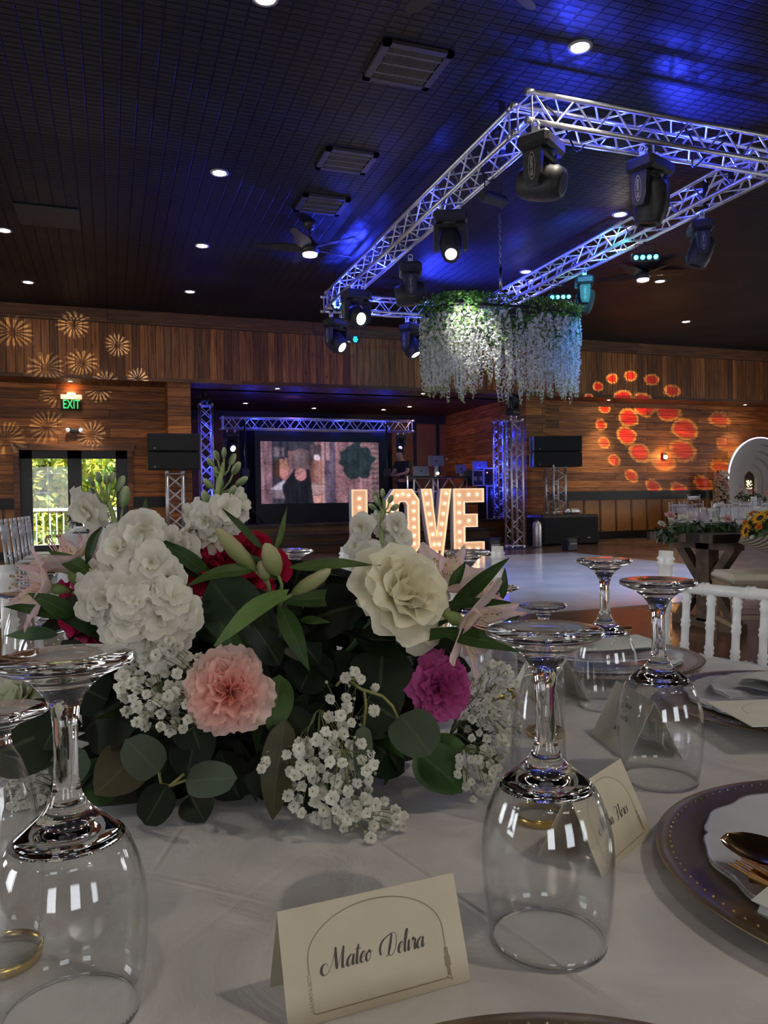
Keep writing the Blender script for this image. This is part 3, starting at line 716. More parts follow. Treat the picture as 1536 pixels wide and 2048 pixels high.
def strand(seed, L):
    rnd = random.Random(seed); b = MB(); n = int(L*95); sway = (rnd.uniform(-.04, .04), rnd.uniform(-.04, .04))
    b.col = (.25, .3, .12); b.tube([(0, 0, 0), (sway[0]*.5, sway[1]*.5, -L*.5), (sway[0], sway[1], -L)], .002, 3, False)
    for i in range(n):
        s = (i+rnd.random())/n; z = -L*s; rr = .042*(1-.75*s**3) * (0.6+.4*min(1, s*6))
        a = rnd.uniform(0, 2*pi); g = rnd.uniform(.85, 1.0)
        p = Vector((sway[0]*s+rr*cos(a), sway[1]*s+rr*sin(a), z))
        w = rnd.uniform(.018, .028)*(1-.45*s); M = frame(p, (cos(a), sin(a), rnd.uniform(-.6, .3)), None, rnd.uniform(0, 6), w)
        c = (.80*g, .82*g, .78*g) if s < .93 else (.45, .5, .28)
        b.add([(-.8, -.5, -.2), (0, -.9, .25), (.8, -.4, -.1), (.7, .7, .2), (0, .35, -.25), (-.7, .8, .25)], [(0, 1, 4, 5), (1, 2, 3, 4)], M, False, [c]*6)
    return b
rnd = random.Random(5)
SM = [strand(k, .78+.05*k).mesh('flower_strand', M_wist) for k in range(6)]
for k in range(88):
    q = ring(k/88); off = q.normalized()*rnd.uniform(-.03, .03)
    put('flower_strand', SM[rnd.randrange(6)], ch, Tr(q.x+off.x, q.y+off.y, -.08+rnd.uniform(-.05, .05)) @ Rt(rnd.uniform(0, 6), 'Z') @ Matrix.Diagonal((1.15, 1.15, rnd.choice((.88, .95, 1.0)), 1)))
for k in range(10):      # a few inner strands, one of them hanging lowest
    q = ring(k/10)*.55; put('flower_strand', SM[k % 6], ch, Tr(q.x, q.y, -.12))
b = MB()
for v_, f_, src in (): pass
for k in range(60):
    q = ring((k+.5)/60)*(1.0 if k % 2 else .88); me = SM[(k*5) % 6]; M = Tr(q.x, q.y, -.10+rnd.uniform(-.08, .03)) @ Rt(rnd.uniform(0, 6), 'Z') @ Matrix.Diagonal((1.1, 1.1, rnd.uniform(.85, .98), 1))
    b.add([tuple(v.co) for v in me.vertices], [tuple(p.vertices) for p in me.polygons], M, False, [tuple(x.color[:3]) for x in me.color_attributes['Col'].data])
tag(b.build('inner_flower_strand', M_wist, ch), kind='stuff')
b = MB(); GC = [(.06, .20, .04), (.10, .30, .06), (.18, .42, .08), (.04, .12, .05), (.26, .48, .12)]
for k in range(6500):
    t = rnd.random(); q = ring(t); nrm = Vector((q.x/HX, q.y/HY, 0)).normalized(); drop = rnd.random()**1.6
    p = q*(1+rnd.uniform(-.12, .06)) + nrm*rnd.uniform(-.04, .05)*(1.3-drop) + Vector((0, 0, .14-drop*(.44+.22*sin(t*37)**2)))
    M = frame(p, nrm+Vector((rnd.uniform(-.6, .6), rnd.uniform(-.6, .6), rnd.uniform(-.2, 1))), None, rnd.uniform(0, 6), rnd.uniform(.018, .03))
    b.add([(-.55, 0, 0), (0, -1, .15), (.55, 0, 0), (0, 1, .2)], [(0, 1, 2, 3)], M, False, [rnd.choice(GC)]*4)
tag(b.build('foliage', M_foli, ch), kind='stuff')
lamp('SPOT', 'cyan_wash', (cx+1.9, cy-1.2, 3.95), 230, (.03, .30, 1.0), target=(cx+.95, cy-.3, 2.9), spot_size=R(38), spot_blend=.7, shadow_soft_size=.05)
lamp('SPOT', 'chandelier_fill', (XA+.35, YA+2.3, 3.8), 210, (1.0, .93, .85), target=(cx-.5, cy-.3, 2.9), spot_size=R(42), spot_blend=.8, shadow_soft_size=.08)  # spot without a fixture, added to brighten the chandelier

# ------------------------------------------------------------------ stage: towers, truss, LED wall, speakers
def P3(px, py, v): return at_v(px, py, v)
# left front tower (blue inside) and its head
x0 = at_v(422, 900, 15.9).x
tl = truss('truss_tower', 'blue lit aluminium truss tower at the left end of the stage', (x0, 16.75, ZST), 'z', 2.62, .30, xlace=True, pitch=.26, group='stage truss towers')
tr2 = truss('truss_tower', 'blue lit aluminium truss tower standing on the stage behind the silver one', (at_v(1001, 900, 16.53).x, 16.53, ZST), 'z', 2.40, .30, xlace=False, pitch=.36, group='stage truss towers')
pS = at_z(1030, 1097, 0)
tr3 = truss('truss_tower', 'tall silver aluminium truss tower on the floor right of the stage, nearest tower', (pS.x, pS.y, 0), 'z', (1001-838)/((1097-999)/1.03)+1.03, .32, pitch=.46, group='stage truss towers')
b = MB(); b.bb((pS.x-.3, pS.y-.3, 0), (pS.x+.3, pS.y+.3, .012)); tag(b.build('base_plate', M_blackg), 'flat black steel plate under the silver truss tower', 'base plate')
# horizontal truss across the stage above the LED wall
pa = at_v(440, 846, 17.6); pb = at_v(825, 848, 17.6)
truss('stage_truss', 'horizontal aluminium truss glowing blue above the video screen', (pa.x, 17.6, pa.z), 'x', pb.x-pa.x, .30, pitch=.42, xlace=False, group='stage truss towers')
for z_, x_, e in ((ZST+.1, x0, 26), (ZST+.1, at_v(1001, 900, 16.53).x, 26)):
    lamp('SPOT', 'blue_tower_uplight', (x_, 16.75, z_), e*2, BLUE, target=(x_, 16.75, 3.4), spot_size=R(24), spot_blend=.5, shadow_soft_size=.03)
lamp('POINT', 'blue_tower_glow', (x0, 16.75, 1.9), 9, BLUE, shadow_soft_size=.05); lamp('POINT', 'blue_tower_glow', (x0, 16.75, 2.7), 8, BLUE, shadow_soft_size=.05); lamp('POINT', 'blue_tower_glow', (x0, 16.75, 1.2), 8, BLUE, shadow_soft_size=.05)
xq = at_v(1001, 900, 16.53).x
for z_ in (1.2, 1.9, 2.6): lamp('POINT', 'blue_tower_glow', (xq, 16.53, z_), 9, BLUE, shadow_soft_size=.05)
for f_ in (.15, .38, .62, .85): lamp('POINT', 'blue_truss_glow', (pa.x+(pb.x-pa.x)*f_, 17.6, pa.z), 6, BLUE, shadow_soft_size=.05)
# towers hold fixtures on top
def stand_head(loc, label, rz, tilt, lens=None, es=0):
    t = moving_head(loc, label, rz, tilt, lens, es, group='moving heads at the stage'); return t
t = moving_head((x0-.02, 16.75, 3.24+.08), 'black fixture standing upside down on top of the left blue truss tower', 0, 20, group='moving heads at the stage'); t.rotation_euler = (pi, 0, .3); t.location.z = ZST+2.62+.0; t.scale = (.55, .55, .42)
t = moving_head((pS.x, pS.y, 0), 'black moving head standing on top of the silver truss tower under the chandelier', 0, 60, group='moving heads at the stage'); t.rotation_euler = (pi, 0, .4); t.location.z = 2.765; t.scale = (.75, .75, .8)
p = at_v(461, 868, 17.55); stand_head((p.x, 17.5, pa.z-.19), 'moving head under the left end of the stage truss with a bright bluish white lens', R(10), -68, (.70, .95, 1.0), 16).scale = (.8, .8, .8)
p = at_v(800, 868, 17.55); stand_head((p.x, 17.5, pa.z-.19), 'moving head under the right end of the stage truss with a small lilac lens', R(-30), -50, (.6, .5, 1.0), 1.6).scale = (.62, .62, .62)

# LED wall
pv = 17.9
c0 = at_v(523, 1008, pv); c1 = at_v(757, 885, pv); X0, X1, Z0, Z1 = c0.x, c1.x, c0.z, c1.z
def screen_rgb(x, y):      # x right, y down, both 0..1: a man hugging someone in front of a timber wall
    n = noise.noise(Vector((x*3, y*26, 0))); n2 = noise.noise(Vector((x*22, y*2.2, 5)))
    c = Vector((.36, .22, .25))*(1+.35*n2+.1*n)
    if x < .09: c = Vector((.30, .20, .24))*(1+.4*n2)
    elif x < .45 and y < .26+.05*x: c = Vector((.05, .06, .08))
    elif x < .20: c = Vector((.05, .05, .07))+Vector((.06, .07, .09))*max(0, n2)
    if .10 < x < .19 and .1 < y < .14+.1: c = Vector((.20, .18, .22))
    if .22 < x < .42 and .15 < y < .55: c = Vector((.30, .19, .20))*(1+.6*n2)
    if .40 < x < .52 and .05 < y: c = Vector((.25, .12, .10))*(1+.3*n2) if .3 < y else Vector((.12, .10, .12))
    if .44 < x < .50 and .30 < y < .90: c = Vector((.42, .24, .20))
    if .50 < x < .53: c = Vector((.60, .40, .38))
    if .53 < x < .62: c = Vector((.15, .13, .20))*(1+.6*n2)
    if .54 < x < .57 and y < .3: c = Vector((.55, .40, .42))
    if x > .93: c = Vector((.28, .2, .22))*(1.2 if int(y*24) % 2 else .7)
    if ((x-.81)/.15)**2+((y-.32)/.32)**2 < .9+.8*noise.noise(Vector((x*14, y*9, 2))): c = Vector((.025, .05, .055))
    if .44 < x < .49 and .12 < y < .30 and (x-.465)**2*4+(y-.26)**2 < .003: c = Vector((.9, .9, 1))
    if .08 < x < .2 and .62 < y < .78 and y > .86-x*1.3: c = Vector((.62, .66, .78))
    if .08 < x < .2 and .78 <= y < .92: c = Vector((.22, .2, .24))
    if ((x-.44)/.07)**2+((y-.77)/.10)**2 < 1: c = Vector((.55, .42, .42))*(1+.6*noise.noise(Vector((x*60, y*40, 0))))
    if .38 < x < .50 and y > .88: c = Vector((.75, .45, .38))
    # dark coat, back of head, hand, face
    if ((x-.33)/.085)**2+((y-.33)/.22)**2 < 1: c = Vector((.16, .13, .14))*(1+.5*n2)
    if y > .45 and (.18+.02*noise.noise(Vector((0, y*6, 0)))) < x < .40+.06*(y-.45) and y > .95-(x-.08)*2.6: c = Vector((.015, .018, .028))
    if ((x-.16)/.068)**2+((y-.44)/.16)**2 < 1: c = Vector((.52, .30, .22)) if (x > .155 and y < .52) else Vector((.07, .04, .03))
    if ((x-.185)/.035)**2+((y-.52)/.09)**2 < 1: c = Vector((.62, .30, .28))
    if ((x-.325)/.05)**2+((y-.53)/.10)**2 < 1: c = Vector((.80, .42, .42))*(.75 if int((x*.8+y*.5)*60) % 3 == 0 else 1)
    g = .60*(1+.7*noise.noise(Vector((x*46, y*34, 3)))+.5*noise.noise(Vector((x*9, y*7, 8)))+(.8*noise.noise(Vector((x*34, y*1.5, 4))) if c.x < .5 else 0)); c.x *= 1.1; return (max(0, c.x*g), max(0, c.y*g*.9), max(0, c.z*g*.95))
sc_ = thing('video_screen', 'large LED video wall on the stage showing a man hugging someone before a timber wall', 'screen', (X0, pv, ZST))
b = MB(); fx0 = at_v(510, 900, pv).x; fx1 = at_v(772, 900, pv).x; zt_ = at_v(640, 862, pv).z
b.bb((fx0-X0, .02, 0), (fx1-X0, .2, zt_-ZST)); b.build('housing', M_black, sc_)
b = MB(); NXs, NYs = 160, 88
G_ = [[screen_rgb(i/NXs, j/NYs) for i in range(NXs+1)] for j in range(NYs+1)]
for _ in range(1):
    G_ = [[tuple(sum(G_[min(max(j+dj_, 0), NYs)][min(max(i+di, 0), NXs)][c]*(2 if (di, dj_) == (0, 0) else 1) for di, dj_ in ((0, 0), (1, 0), (-1, 0), (0, 1), (0, -1)))/6 for c in range(3)) for i in range(NXs+1)] for j in range(NYs+1)]
for j in range(NYs+1):
    for i in range(NXs+1): b.vert(((X1-X0)*i/NXs, .012, Z1-ZST-(Z1-Z0)*j/NYs), G_[j][i])
for j in range(NYs):
    for i in range(NXs): b.face((j*(NXs+1)+i, (j+1)*(NXs+1)+i, (j+1)*(NXs+1)+i+1, j*(NXs+1)+i+1))
ms = mat('led picture', (0, 0, 0), .5); nt = NT(ms); at = nt.n('ShaderNodeAttribute', attribute_name='Col'); nt.l(at.outputs['Color'], nt.b.inputs['Emission Color']); nt.b.inputs['Emission Strength'].default_value = 1.0
b.build('display', ms, sc_)
b = MB(); b.bb((fx0-X0-.3, .25, 0), (fx0-X0+.1, .3, zt_-ZST+.3)); b.bb((fx1-X0-.1, .25, 0), (fx1-X0+.25, .3, zt_-ZST+.3)); b.bb((fx0-X0, .26, zt_-ZST-.1), (fx1-X0, .3, zt_-ZST+.3)); b.build('masking_drape', mat('black drape', (.006, .006, .008), .9), sc_)
# lighting stands on stage
for px, lb in ((492, 'black tripod light stand with a blue lit upright, left of the video screen'), (775, 'black tripod light stand with a blue lit upright, right of the video screen')):
    p = at_v(px, 1000, 17.2); t = thing('light_stand', lb, 'light stand', (p.x, 17.2, ZST), 0, 'tripod stands on the stage')
    b = MB(); b.tube([(0, 0, .25), (0, 0, 2.3)], .022, 8); b.build('pole', M_blackg, t)
    for k in range(3):
        a = k*2*pi/3+.4; b = MB(); b.tube([(0, 0, .5), (.45*cos(a), .45*sin(a), .01)], .014, 6); b.tube([(0, 0, .25), (.22*cos(a), .22*sin(a), .255)], .008, 6); b.build('leg', M_blackg, t)
    b = MB(); b.box((0, -.03, 1.15), (.16, .12, .2), bev=.03); b.build('par_can', M_blackm, t)
    lamp('SPOT', 'blue_stand_light', (0, -.4, 2.35), 14, BLUE, target=None, parent=t, spot_size=R(30), shadow_soft_size=.03)

# speakers on truss stands
def line_array(px, v, pyt, pyb, label, px0, px1, standlabel, legs, rz=0):
    a = at_v(px0, pyt, v); c_ = at_v(px1, pyb, v); w = (c_.x-a.x); z1_, z0_ = a.z, c_.z; hh = (z1_-z0_)/2
    for k, (zz_, w2) in enumerate(((z0_, 'lower'), (z0_+hh, 'upper'))):
        t = thing('line_array_speaker', w2+' '+label, 'speaker', ((a.x+c_.x)/2, v+.02, zz_), rz, 'line array speakers')
        b = MB(); b.box((0, .14, hh/2), (w, .32, hh-.012), bev=.012); b.build('cabinet', M_blackg, t)
        b = MB(); b.box((0, -.03, hh/2), (w-.03, .02, hh-.035), bev=.006); b.build('grille', M_fabricblk, t)
        b = MB(); b.box((-w/2+.12, -.043, .06), (.03, .004, .03)); b.build('badge', mat('badge grey', (.25, .25, .25), .4), t)
        if legs > 1:
            mb_ = mat('bracket steel', (.3, .3, .32), .4, 1.0)
            for y in (.02, .26): b = MB(); b.bb((-w/2-.03, y, .03), (-w/2, y+.03, hh-.03)); b.build('rigging_bracket', mb_, t)
    return a, c_
a, c_ = line_array(346, 15.0, 865, 940, 'black line array speaker of the left stack, beside the double doors', 295, 400, '', 1)
xm = (at_v(334, 990, 15.2).x+at_v(367, 990, 15.2).x)/2
truss('speaker_tower', 'silver truss tower carrying the left speaker stack beside the doors', (xm, 15.2, .5), 'z', c_.z-.5, .34, pitch=.33, xlace=True, cat='truss', group='speaker towers')
t = thing('subwoofer', 'black subwoofer under the left speaker tower', 'speaker', (xm, 15.2, 0), 0, 'subwoofers'); b = MB(); b.box((0, 0, .245), (1.1, .65, .49), bev=.02); b.build('cabinet', M_blackg, t); b = MB(); b.box((0, -.33, .245), (1.0, .02, .4)); b.build('grille', M_fabricblk, t)
a, c_ = line_array(1115, 14.9, 871, 934, 'black line array speaker of the right stack, before the wall with red light patterns', 1074, 1160, '', 2, R(-14))
pl = at_z(1150, 1090, 0)
xs0 = at_v(1083, 1050, pl.y).x; xs1 = at_v(1200, 1050, pl.y).x; hs = (1085-1027)/((1085-997)/1.03)
t = thing('subwoofer', 'large black subwoofer cabinet on the floor under the right speaker stack', 'speaker', ((xs0+xs1)/2, pl.y, 0), 0, 'subwoofers')
b = MB(); b.box((0, .35, hs/2), (xs1-xs0, .7, hs), bev=.05); b.build('cabinet', M_blackg, t); b = MB(); b.box((0, -.005, hs/2), (xs1-xs0-.12, .02, hs-.12), bev=.01); b.build('grille', M_fabricblk, t); b = MB(); b.box((.45, -.018, .16), (.07, .004, .03)); b.build('badge', mat('badge', (.3, .3, .3), .4), t)
xm = (at_v(1100, 990, pl.y+.2).x+at_v(1138, 990, pl.y+.2).x)/2
truss('speaker_tower', 'silver truss tower carrying the right speaker stack, standing on the subwoofer', (xm, pl.y+.35, hs), 'z', c_.z-hs+.05, .36, pitch=.40, cat='truss', group='speaker towers')
t = thing('fog_jet', 'silver cylinder lying on the right subwoofer', 'cylinder', (xm+.25, pl.y+.12, hs+.07)); b = MB(); b.lathe([(.02, -.2), (.06, -.19), (.065, -.1), (.065, .17), (.05, .2), (.02, .21)], 18, Rt(pi/2, 'Y')); b.build('body', M_alu, t); b = MB(); b.lathe([(.067, -.06), (.067, -.04)], 18, Rt(pi/2, 'Y')); b.build('collar', M_black, t)
# gas bottle
p = at_z(1072, 1094, 0)+Vector((-.03, -.1, 0)); k_ = (1091-998)/1.03; hb = (1091-1036)/k_
t = thing('gas_cylinder', 'brushed silver gas cylinder on the floor between silver tower and subwoofer', 'gas cylinder', (p.x, p.y, 0))
b = MB(); b.lathe([(.085, 0), (.098, .02), (.098, hb-.14), (.085, hb-.09), (.04, hb-.05), (.03, hb-.04)], 22); b.build('body', M_alu, t)
b = MB(); b.lathe([(.03, hb-.05), (.03, hb)], 12); b.tube([(-.06, 0, hb-.02), (0, 0, hb-.01), (.06, 0, hb-.02)], .012); b.build('valve', M_blackg, t)
for px, py, s_, lb in ((1147, 1102, .24, 'small black floor light box in front of the right subwoofer'), (991, 1106, .26, 'small black floor light box right of the letter E')):
    p = at_z(px, py, 0); t = thing('floor_light', lb, 'floor light', (p.x, p.y, 0), .2, 'floor light boxes')
    b = MB(); b.box((0, .1, s_/2), (s_+.02, .2, s_), bev=.02); b.build('housing', M_blackg, t); b = MB(); b.tube([(-s_/2, .0, s_*.5), (-s_/2-.015, -.03, s_+.03), (s_/2+.015, -.03, s_+.03), (s_/2, .0, s_*.5)], .008, 6); b.build('bracket', M_blackg, t)
    b = MB(); b.box((0, -.005, s_*.6), (s_*.8, .006, .02)); b.build('trim_strip', mat('strip', (.35, .35, .36), .3), t)
p = at_z(1074, 1080, 0); t = thing('equipment_case', 'black equipment case on the floor behind the gas cylinder', 'case', (p.x, p.y+.9, 0)); b = MB(); b.box((0, 0, .33), (.7, .5, .66), bev=.02); b.build('body', M_blackg, t); b = MB(); b.box((0, -.26, .33), (.66, .01, .02)); b.build('edge', M_alu, t)

# ------------------------------------------------------------------ DJ position
vd = 16.9
t = thing('truss_table', 'low silver truss front of the disc jockey table on the stage', 'table', (at_v(815, 960, vd).x, vd, ZST))
wd_ = at_v(935, 960, vd).x-at_v(815, 960, vd).x; zt_ = at_v(870, 953, vd).z-ZST
b = MB(); b.box((wd_/2, .3, zt_-.02), (wd_, .7, .03)); b.build('tabletop', M_blackg, t)
b = MB()
for x in (.0, .16, wd_*.42, wd_*.5, wd_-.02): b.tube([(x, 0, 0), (x, 0, zt_)], .024, 8)
for z in (zt_-.03, zt_-.36): b.tube([(0, 0, z), (wd_, 0, z)], .02, 8)
for k in range(6):
    x = .16+(wd_-.2)*k/6; x2 = .16+(wd_-.2)*(k+1)/6; b.tube([(x, 0, zt_-.36 if k % 2 else zt_-.03), (x2, 0, zt_-.03 if k % 2 else zt_-.36)], .012, 6)
b.build('truss_frame', M_alu, t)
ztop = ZST+zt_
M_lap = mat('laptop shell', (.33, .32, .38), .35, .6)
def laptop(px0, py0, px1, py1, v, label, apple=True, stand=0.0, back=None):
    a = at_v(px0, py1, v); c_ = at_v(px1, py0, v); t = thing('laptop' if not stand else 'monitor', label, 'laptop' if not stand else 'monitor', ((a.x+c_.x)/2, v, a.z))
    w = c_.x-a.x; h = c_.z-a.z
    b = MB(); b.box((0, 0, h/2), (w, .015, h), Rt(R(-8), 'X'), .006); ld = b.build('lid' if not stand else 'panel', M_lap, t)
    b = MB(); b.sphere((0, -.012, h*.5), .022, 10, 6, Rt(R(-8), 'X'), (.9, .2, 1)); b.build('emblem', M_black, ld)
    if stand:
        b = MB(); b.bb((-.05, 0, -stand), (.05, .015, .02)); b.bb((-.13, -.08, -stand), (.13, .12, -stand+.012)); b.build('stand', M_alu, t)
    else:
        b = MB(); b.box((0, .13, .008), (w, .25, .014), bev=.004); b.build('keyboard_base', M_lap, t)
    return t
laptop(827, 932, 858, 952, vd+.1, 'grey laptop with raised lid nearest the disc jockey')
q = at_v(870, 953, vd+.3); laptop(858, 911, 888, 932, vd+.3, 'silver monitor on a stand, right of the disc jockey', stand=at_v(870, 932, vd+.3).z-ztop)
laptop(912, 929, 933, 947, vd+.35, 'small dark tablet screen on the disc jockey table, right part', stand=at_v(920, 947, vd+.35).z-ztop)
laptop(945, 922, 975, 940, vd+.2, 'dark grey laptop on top of the equipment rack at the right end', stand=0)
for (x0_, y0_, x1_, y1_, lb, mm) in ((966, 937, 990, 971, 'black flight case with tiny red light beside the blue tower, upper of two', M_blackg), (972, 972, 995, 1020, 'black flight case beside the blue tower, lower of two', M_blackg), (944, 941, 964, 971, 'equipment rack with two meters under the dark grey laptop', M_blackm)):
    a = at_v(x0_, y1_, vd-.1); c_ = at_v(x1_, y0_, vd-.1); zb = a.z if y1_ != 1020 else ZST
    t = thing('flight_case', lb, 'flight case', ((a.x+c_.x)/2, vd+.1, zb), 0, 'cases at the disc jockey table'); w = c_.x-a.x; h = c_.z-zb
    b = MB(); b.box((0, .0, h/2), (w, .5, h), bev=.01); b.build('body', mm, t)
    b = MB()
    for x in (-w/2, w/2): b.bb((x-.015, -.262, 0), (x+.015, -.245, h))
    for z in (0, h): b.bb((-w/2, -.262, z-.015), (w/2, -.245, z+.015))
    b.build('edge_trim', M_alu, t)
    if 'meters' in lb:
        mm_ = mat('meter', (.3, .3, .28), .4)
        for xx in (-.07, .07): b = MB(); b.box((xx, -.26, h*.45), (.08, .01, .1)); b.build('meter', mm_, t)
    if 'red light' in lb:
        b = MB(); b.sphere((-.08, -.262, h*.75), .014, 8, 6); b.build('indicator', mat('red led', (.3, 0, 0), .4, emit=(1, .25, .15), es=6), t)
tt = thing('microphone', 'microphone on a thin boom above the disc jockey table', 'microphone', (at_v(905, 950, vd+.4).x, vd+.4, ztop)); b = MB(); b.tube([(.15, 0, 0), (.12, 0, .38), (-.12, 0, .42)], .01, 6); b.build('boom', M_blackg, tt); b = MB(); b.sphere((-.15, 0, .44), .03, 10, 8, None, (1.5, 1, 1)); b.build('capsule', mat('mic grille', (.5, .45, .35), .4, .8), tt)
tt = thing('desk_lamp', 'tiny glowing white lamp below the silver monitor', 'lamp', (at_v(874, 948, vd+.2).x, vd+.15, ztop)); b = MB(); b.lathe([(.03, 0), (.03, .03), (.012, .035)], 12); b.build('base', M_blackg, tt); b = MB(); b.sphere((0, 0, .08), .035, 12, 8); b.build('bulb', mat('small bulb', (1, 1, 1), .3, emit=(1, .85, .6), es=5), tt)

# the disc jockey: one continuous skinned figure leaning over the table
def skin_body(name, joints, edges, parent, material, root=0, sub=2, M=None):
    me = bpy.data.meshes.new(name); me.from_pydata([j[0] for j in joints], edges, []); o = bpy.data.objects.new(name, me); COL.objects.link(o)
    sk = o.modifiers.new('skin', 'SKIN'); sk.use_smooth_shade = True; sv = me.skin_vertices[0].data if me.skin_vertices else None
    if sv is None:
        bpy.context.view_layer.update(); sv = me.skin_vertices[0].data
    for i, j in enumerate(joints): sv[i].radius = (j[1], j[2] if len(j) > 2 else j[1])
    sv[root].use_root = True
    ss = o.modifiers.new('sub', 'SUBSURF'); ss.levels = sub; ss.render_levels = sub
    dg = bpy.context.evaluated_depsgraph_get(); dg.update(); nm = bpy.data.meshes.new_from_object(o.evaluated_get(dg))
    bpy.data.objects.remove(o); nm.materials.clear(); nm.materials.append(material)
    for p in nm.polygons: p.use_smooth = True; p.material_index = 0
    return put(name, nm, parent, M)
dj = thing('person', 'person with dark top knot and black shirt bending over a laptop on the stage', 'person', (at_v(810, 960, vd+.70).x, vd+.70, ZST), R(-62))
# figure faces local -Y; built in metres, standing
M_skin = mat('skin', (.50, .27, .19), .5)
J = [((0, 0, .95), .14, .11), ((0, -.02, 1.15), .135, .10), ((0, -.06, 1.34), .16, .11), ((0, -.10, 1.44), .08, .08), ((0, -.14, 1.50), .055, .055), ((0, -.19, 1.57), .075, .085), ((0, -.20, 1.67), .075, .09),
     ((.17, -.08, 1.40), .065), ((.22, -.16, 1.16), .047), ((.14, -.38, 1.10), .036), ((.10, -.46, 1.09), .028), ((-.17, -.08, 1.40), .065), ((-.22, -.16, 1.16), .047), ((-.14, -.38, 1.10), .036), ((-.10, -.46, 1.09), .028),
     ((.10, 0, .88), .10), ((.11, .0, .50), .065), ((.11, .02, .10), .042), ((.11, -.10, .035), .035), ((-.10, 0, .88), .10), ((-.11, .0, .50), .065), ((-.11, .02, .10), .042), ((-.11, -.10, .035), .035)]
E_ = [(0, 1), (1, 2), (2, 3), (3, 4), (4, 5), (5, 6), (2, 7), (7, 8), (8, 9), (9, 10), (2, 11), (11, 12), (12, 13), (13, 14), (0, 15), (15, 16), (16, 17), (17, 18), (0, 19), (19, 20), (20, 21), (21, 22)]
body = skin_body('body', J, E_, dj, M_skin, 0, 2)
M_shirt = mat('black shirt', (.012, .012, .014), .8)
JS = [((0, 0, .93), .165, .13), ((0, -.02, 1.15), .155, .12), ((0, -.06, 1.33), .18, .13), ((0, -.09, 1.43), .09, .09), ((.18, -.085, 1.39), .082), ((.215, -.14, 1.24), .066), ((-.18, -.085, 1.39), .082), ((-.215, -.14, 1.24), .066)]
skin_body('shirt', JS, [(0, 1), (1, 2), (2, 3), (2, 4), (4, 5), (2, 6), (6, 7)], dj, M_shirt)
JT = [((0, 0, .94), .16, .13), ((.10, 0, .86), .115), ((.112, 0, .50), .082), ((.112, .02, .09), .062), ((-.10, 0, .86), .115), ((-.112, 0, .50), .082), ((-.112, .02, .09), .062)]
skin_body('trousers', JT, [(0, 1), (1, 2), (2, 3), (0, 4), (4, 5), (5, 6)], dj, mat('black trousers', (.015, .015, .02), .8))
for sx in (-1, 1):
    b = MB(); b.box((sx*.11, -.06, .04), (.10, .28, .075), bev=.03); b.build('shoe', M_blackg, dj)
    for k in range(5):
        a = Vector((sx*.10, -.49, 1.085)); dx = (k-2)*.018; b = MB()
        if k == 4: b.tube([a+Vector((-sx*.02, .02, 0)), a+Vector((-sx*.045, -.01, 0)), a+Vector((-sx*.05, -.035, -.01))], [.011, .010, .007], 6)
        else: b.tube([a+Vector((dx, 0, 0)), a+Vector((dx, -.04, .005)), a+Vector((dx, -.07, -.012))], [.010, .009, .007], 6)
        b.build('finger', M_skin, dj)
M_hair = mat('dark hair', (.012, .008, .006), .6)
b = MB(); b.sphere((0, -.17, 1.715), .098, 16, 10, None, (.82, 1.0, .75)); b.sphere((0, -.11, 1.66), .085, 14, 10, None, (.85, .8, 1.0)); b.sphere((0, -.12, 1.81), .05, 12, 8, None, (.8, .8, 1.1)); b.build('hair', M_hair, dj)
b = MB(); b.sphere((0, -.295, 1.60), .016, 8, 6, None, (.8, 1.2, 1.5)); b.build('nose', M_skin, dj)
for sx in (-1, 1):
    b = MB(); b.sphere((sx*.082, -.19, 1.62), .022, 8, 6, None, (.4, .8, 1.3)); b.build('ear', M_skin, dj)
    b = MB(); b.sphere((sx*.033, -.278, 1.635), .010, 8, 6, None, (1.2, .6, .7)); b.build('eye', mat('eye', (.02, .02, .02), .2), dj)
b = MB(); b.sphere((0, -.275, 1.56), .018, 8, 6, None, (1.4, .5, .4)); b.build('mouth', mat('lips', (.35, .12, .10), .5), dj)
lamp('POINT', 'work_light', (at_v(845, 930, vd+.3).x, vd+.35, ztop+.35), 1.2, (1, .85, .75), shadow_soft_size=.05)

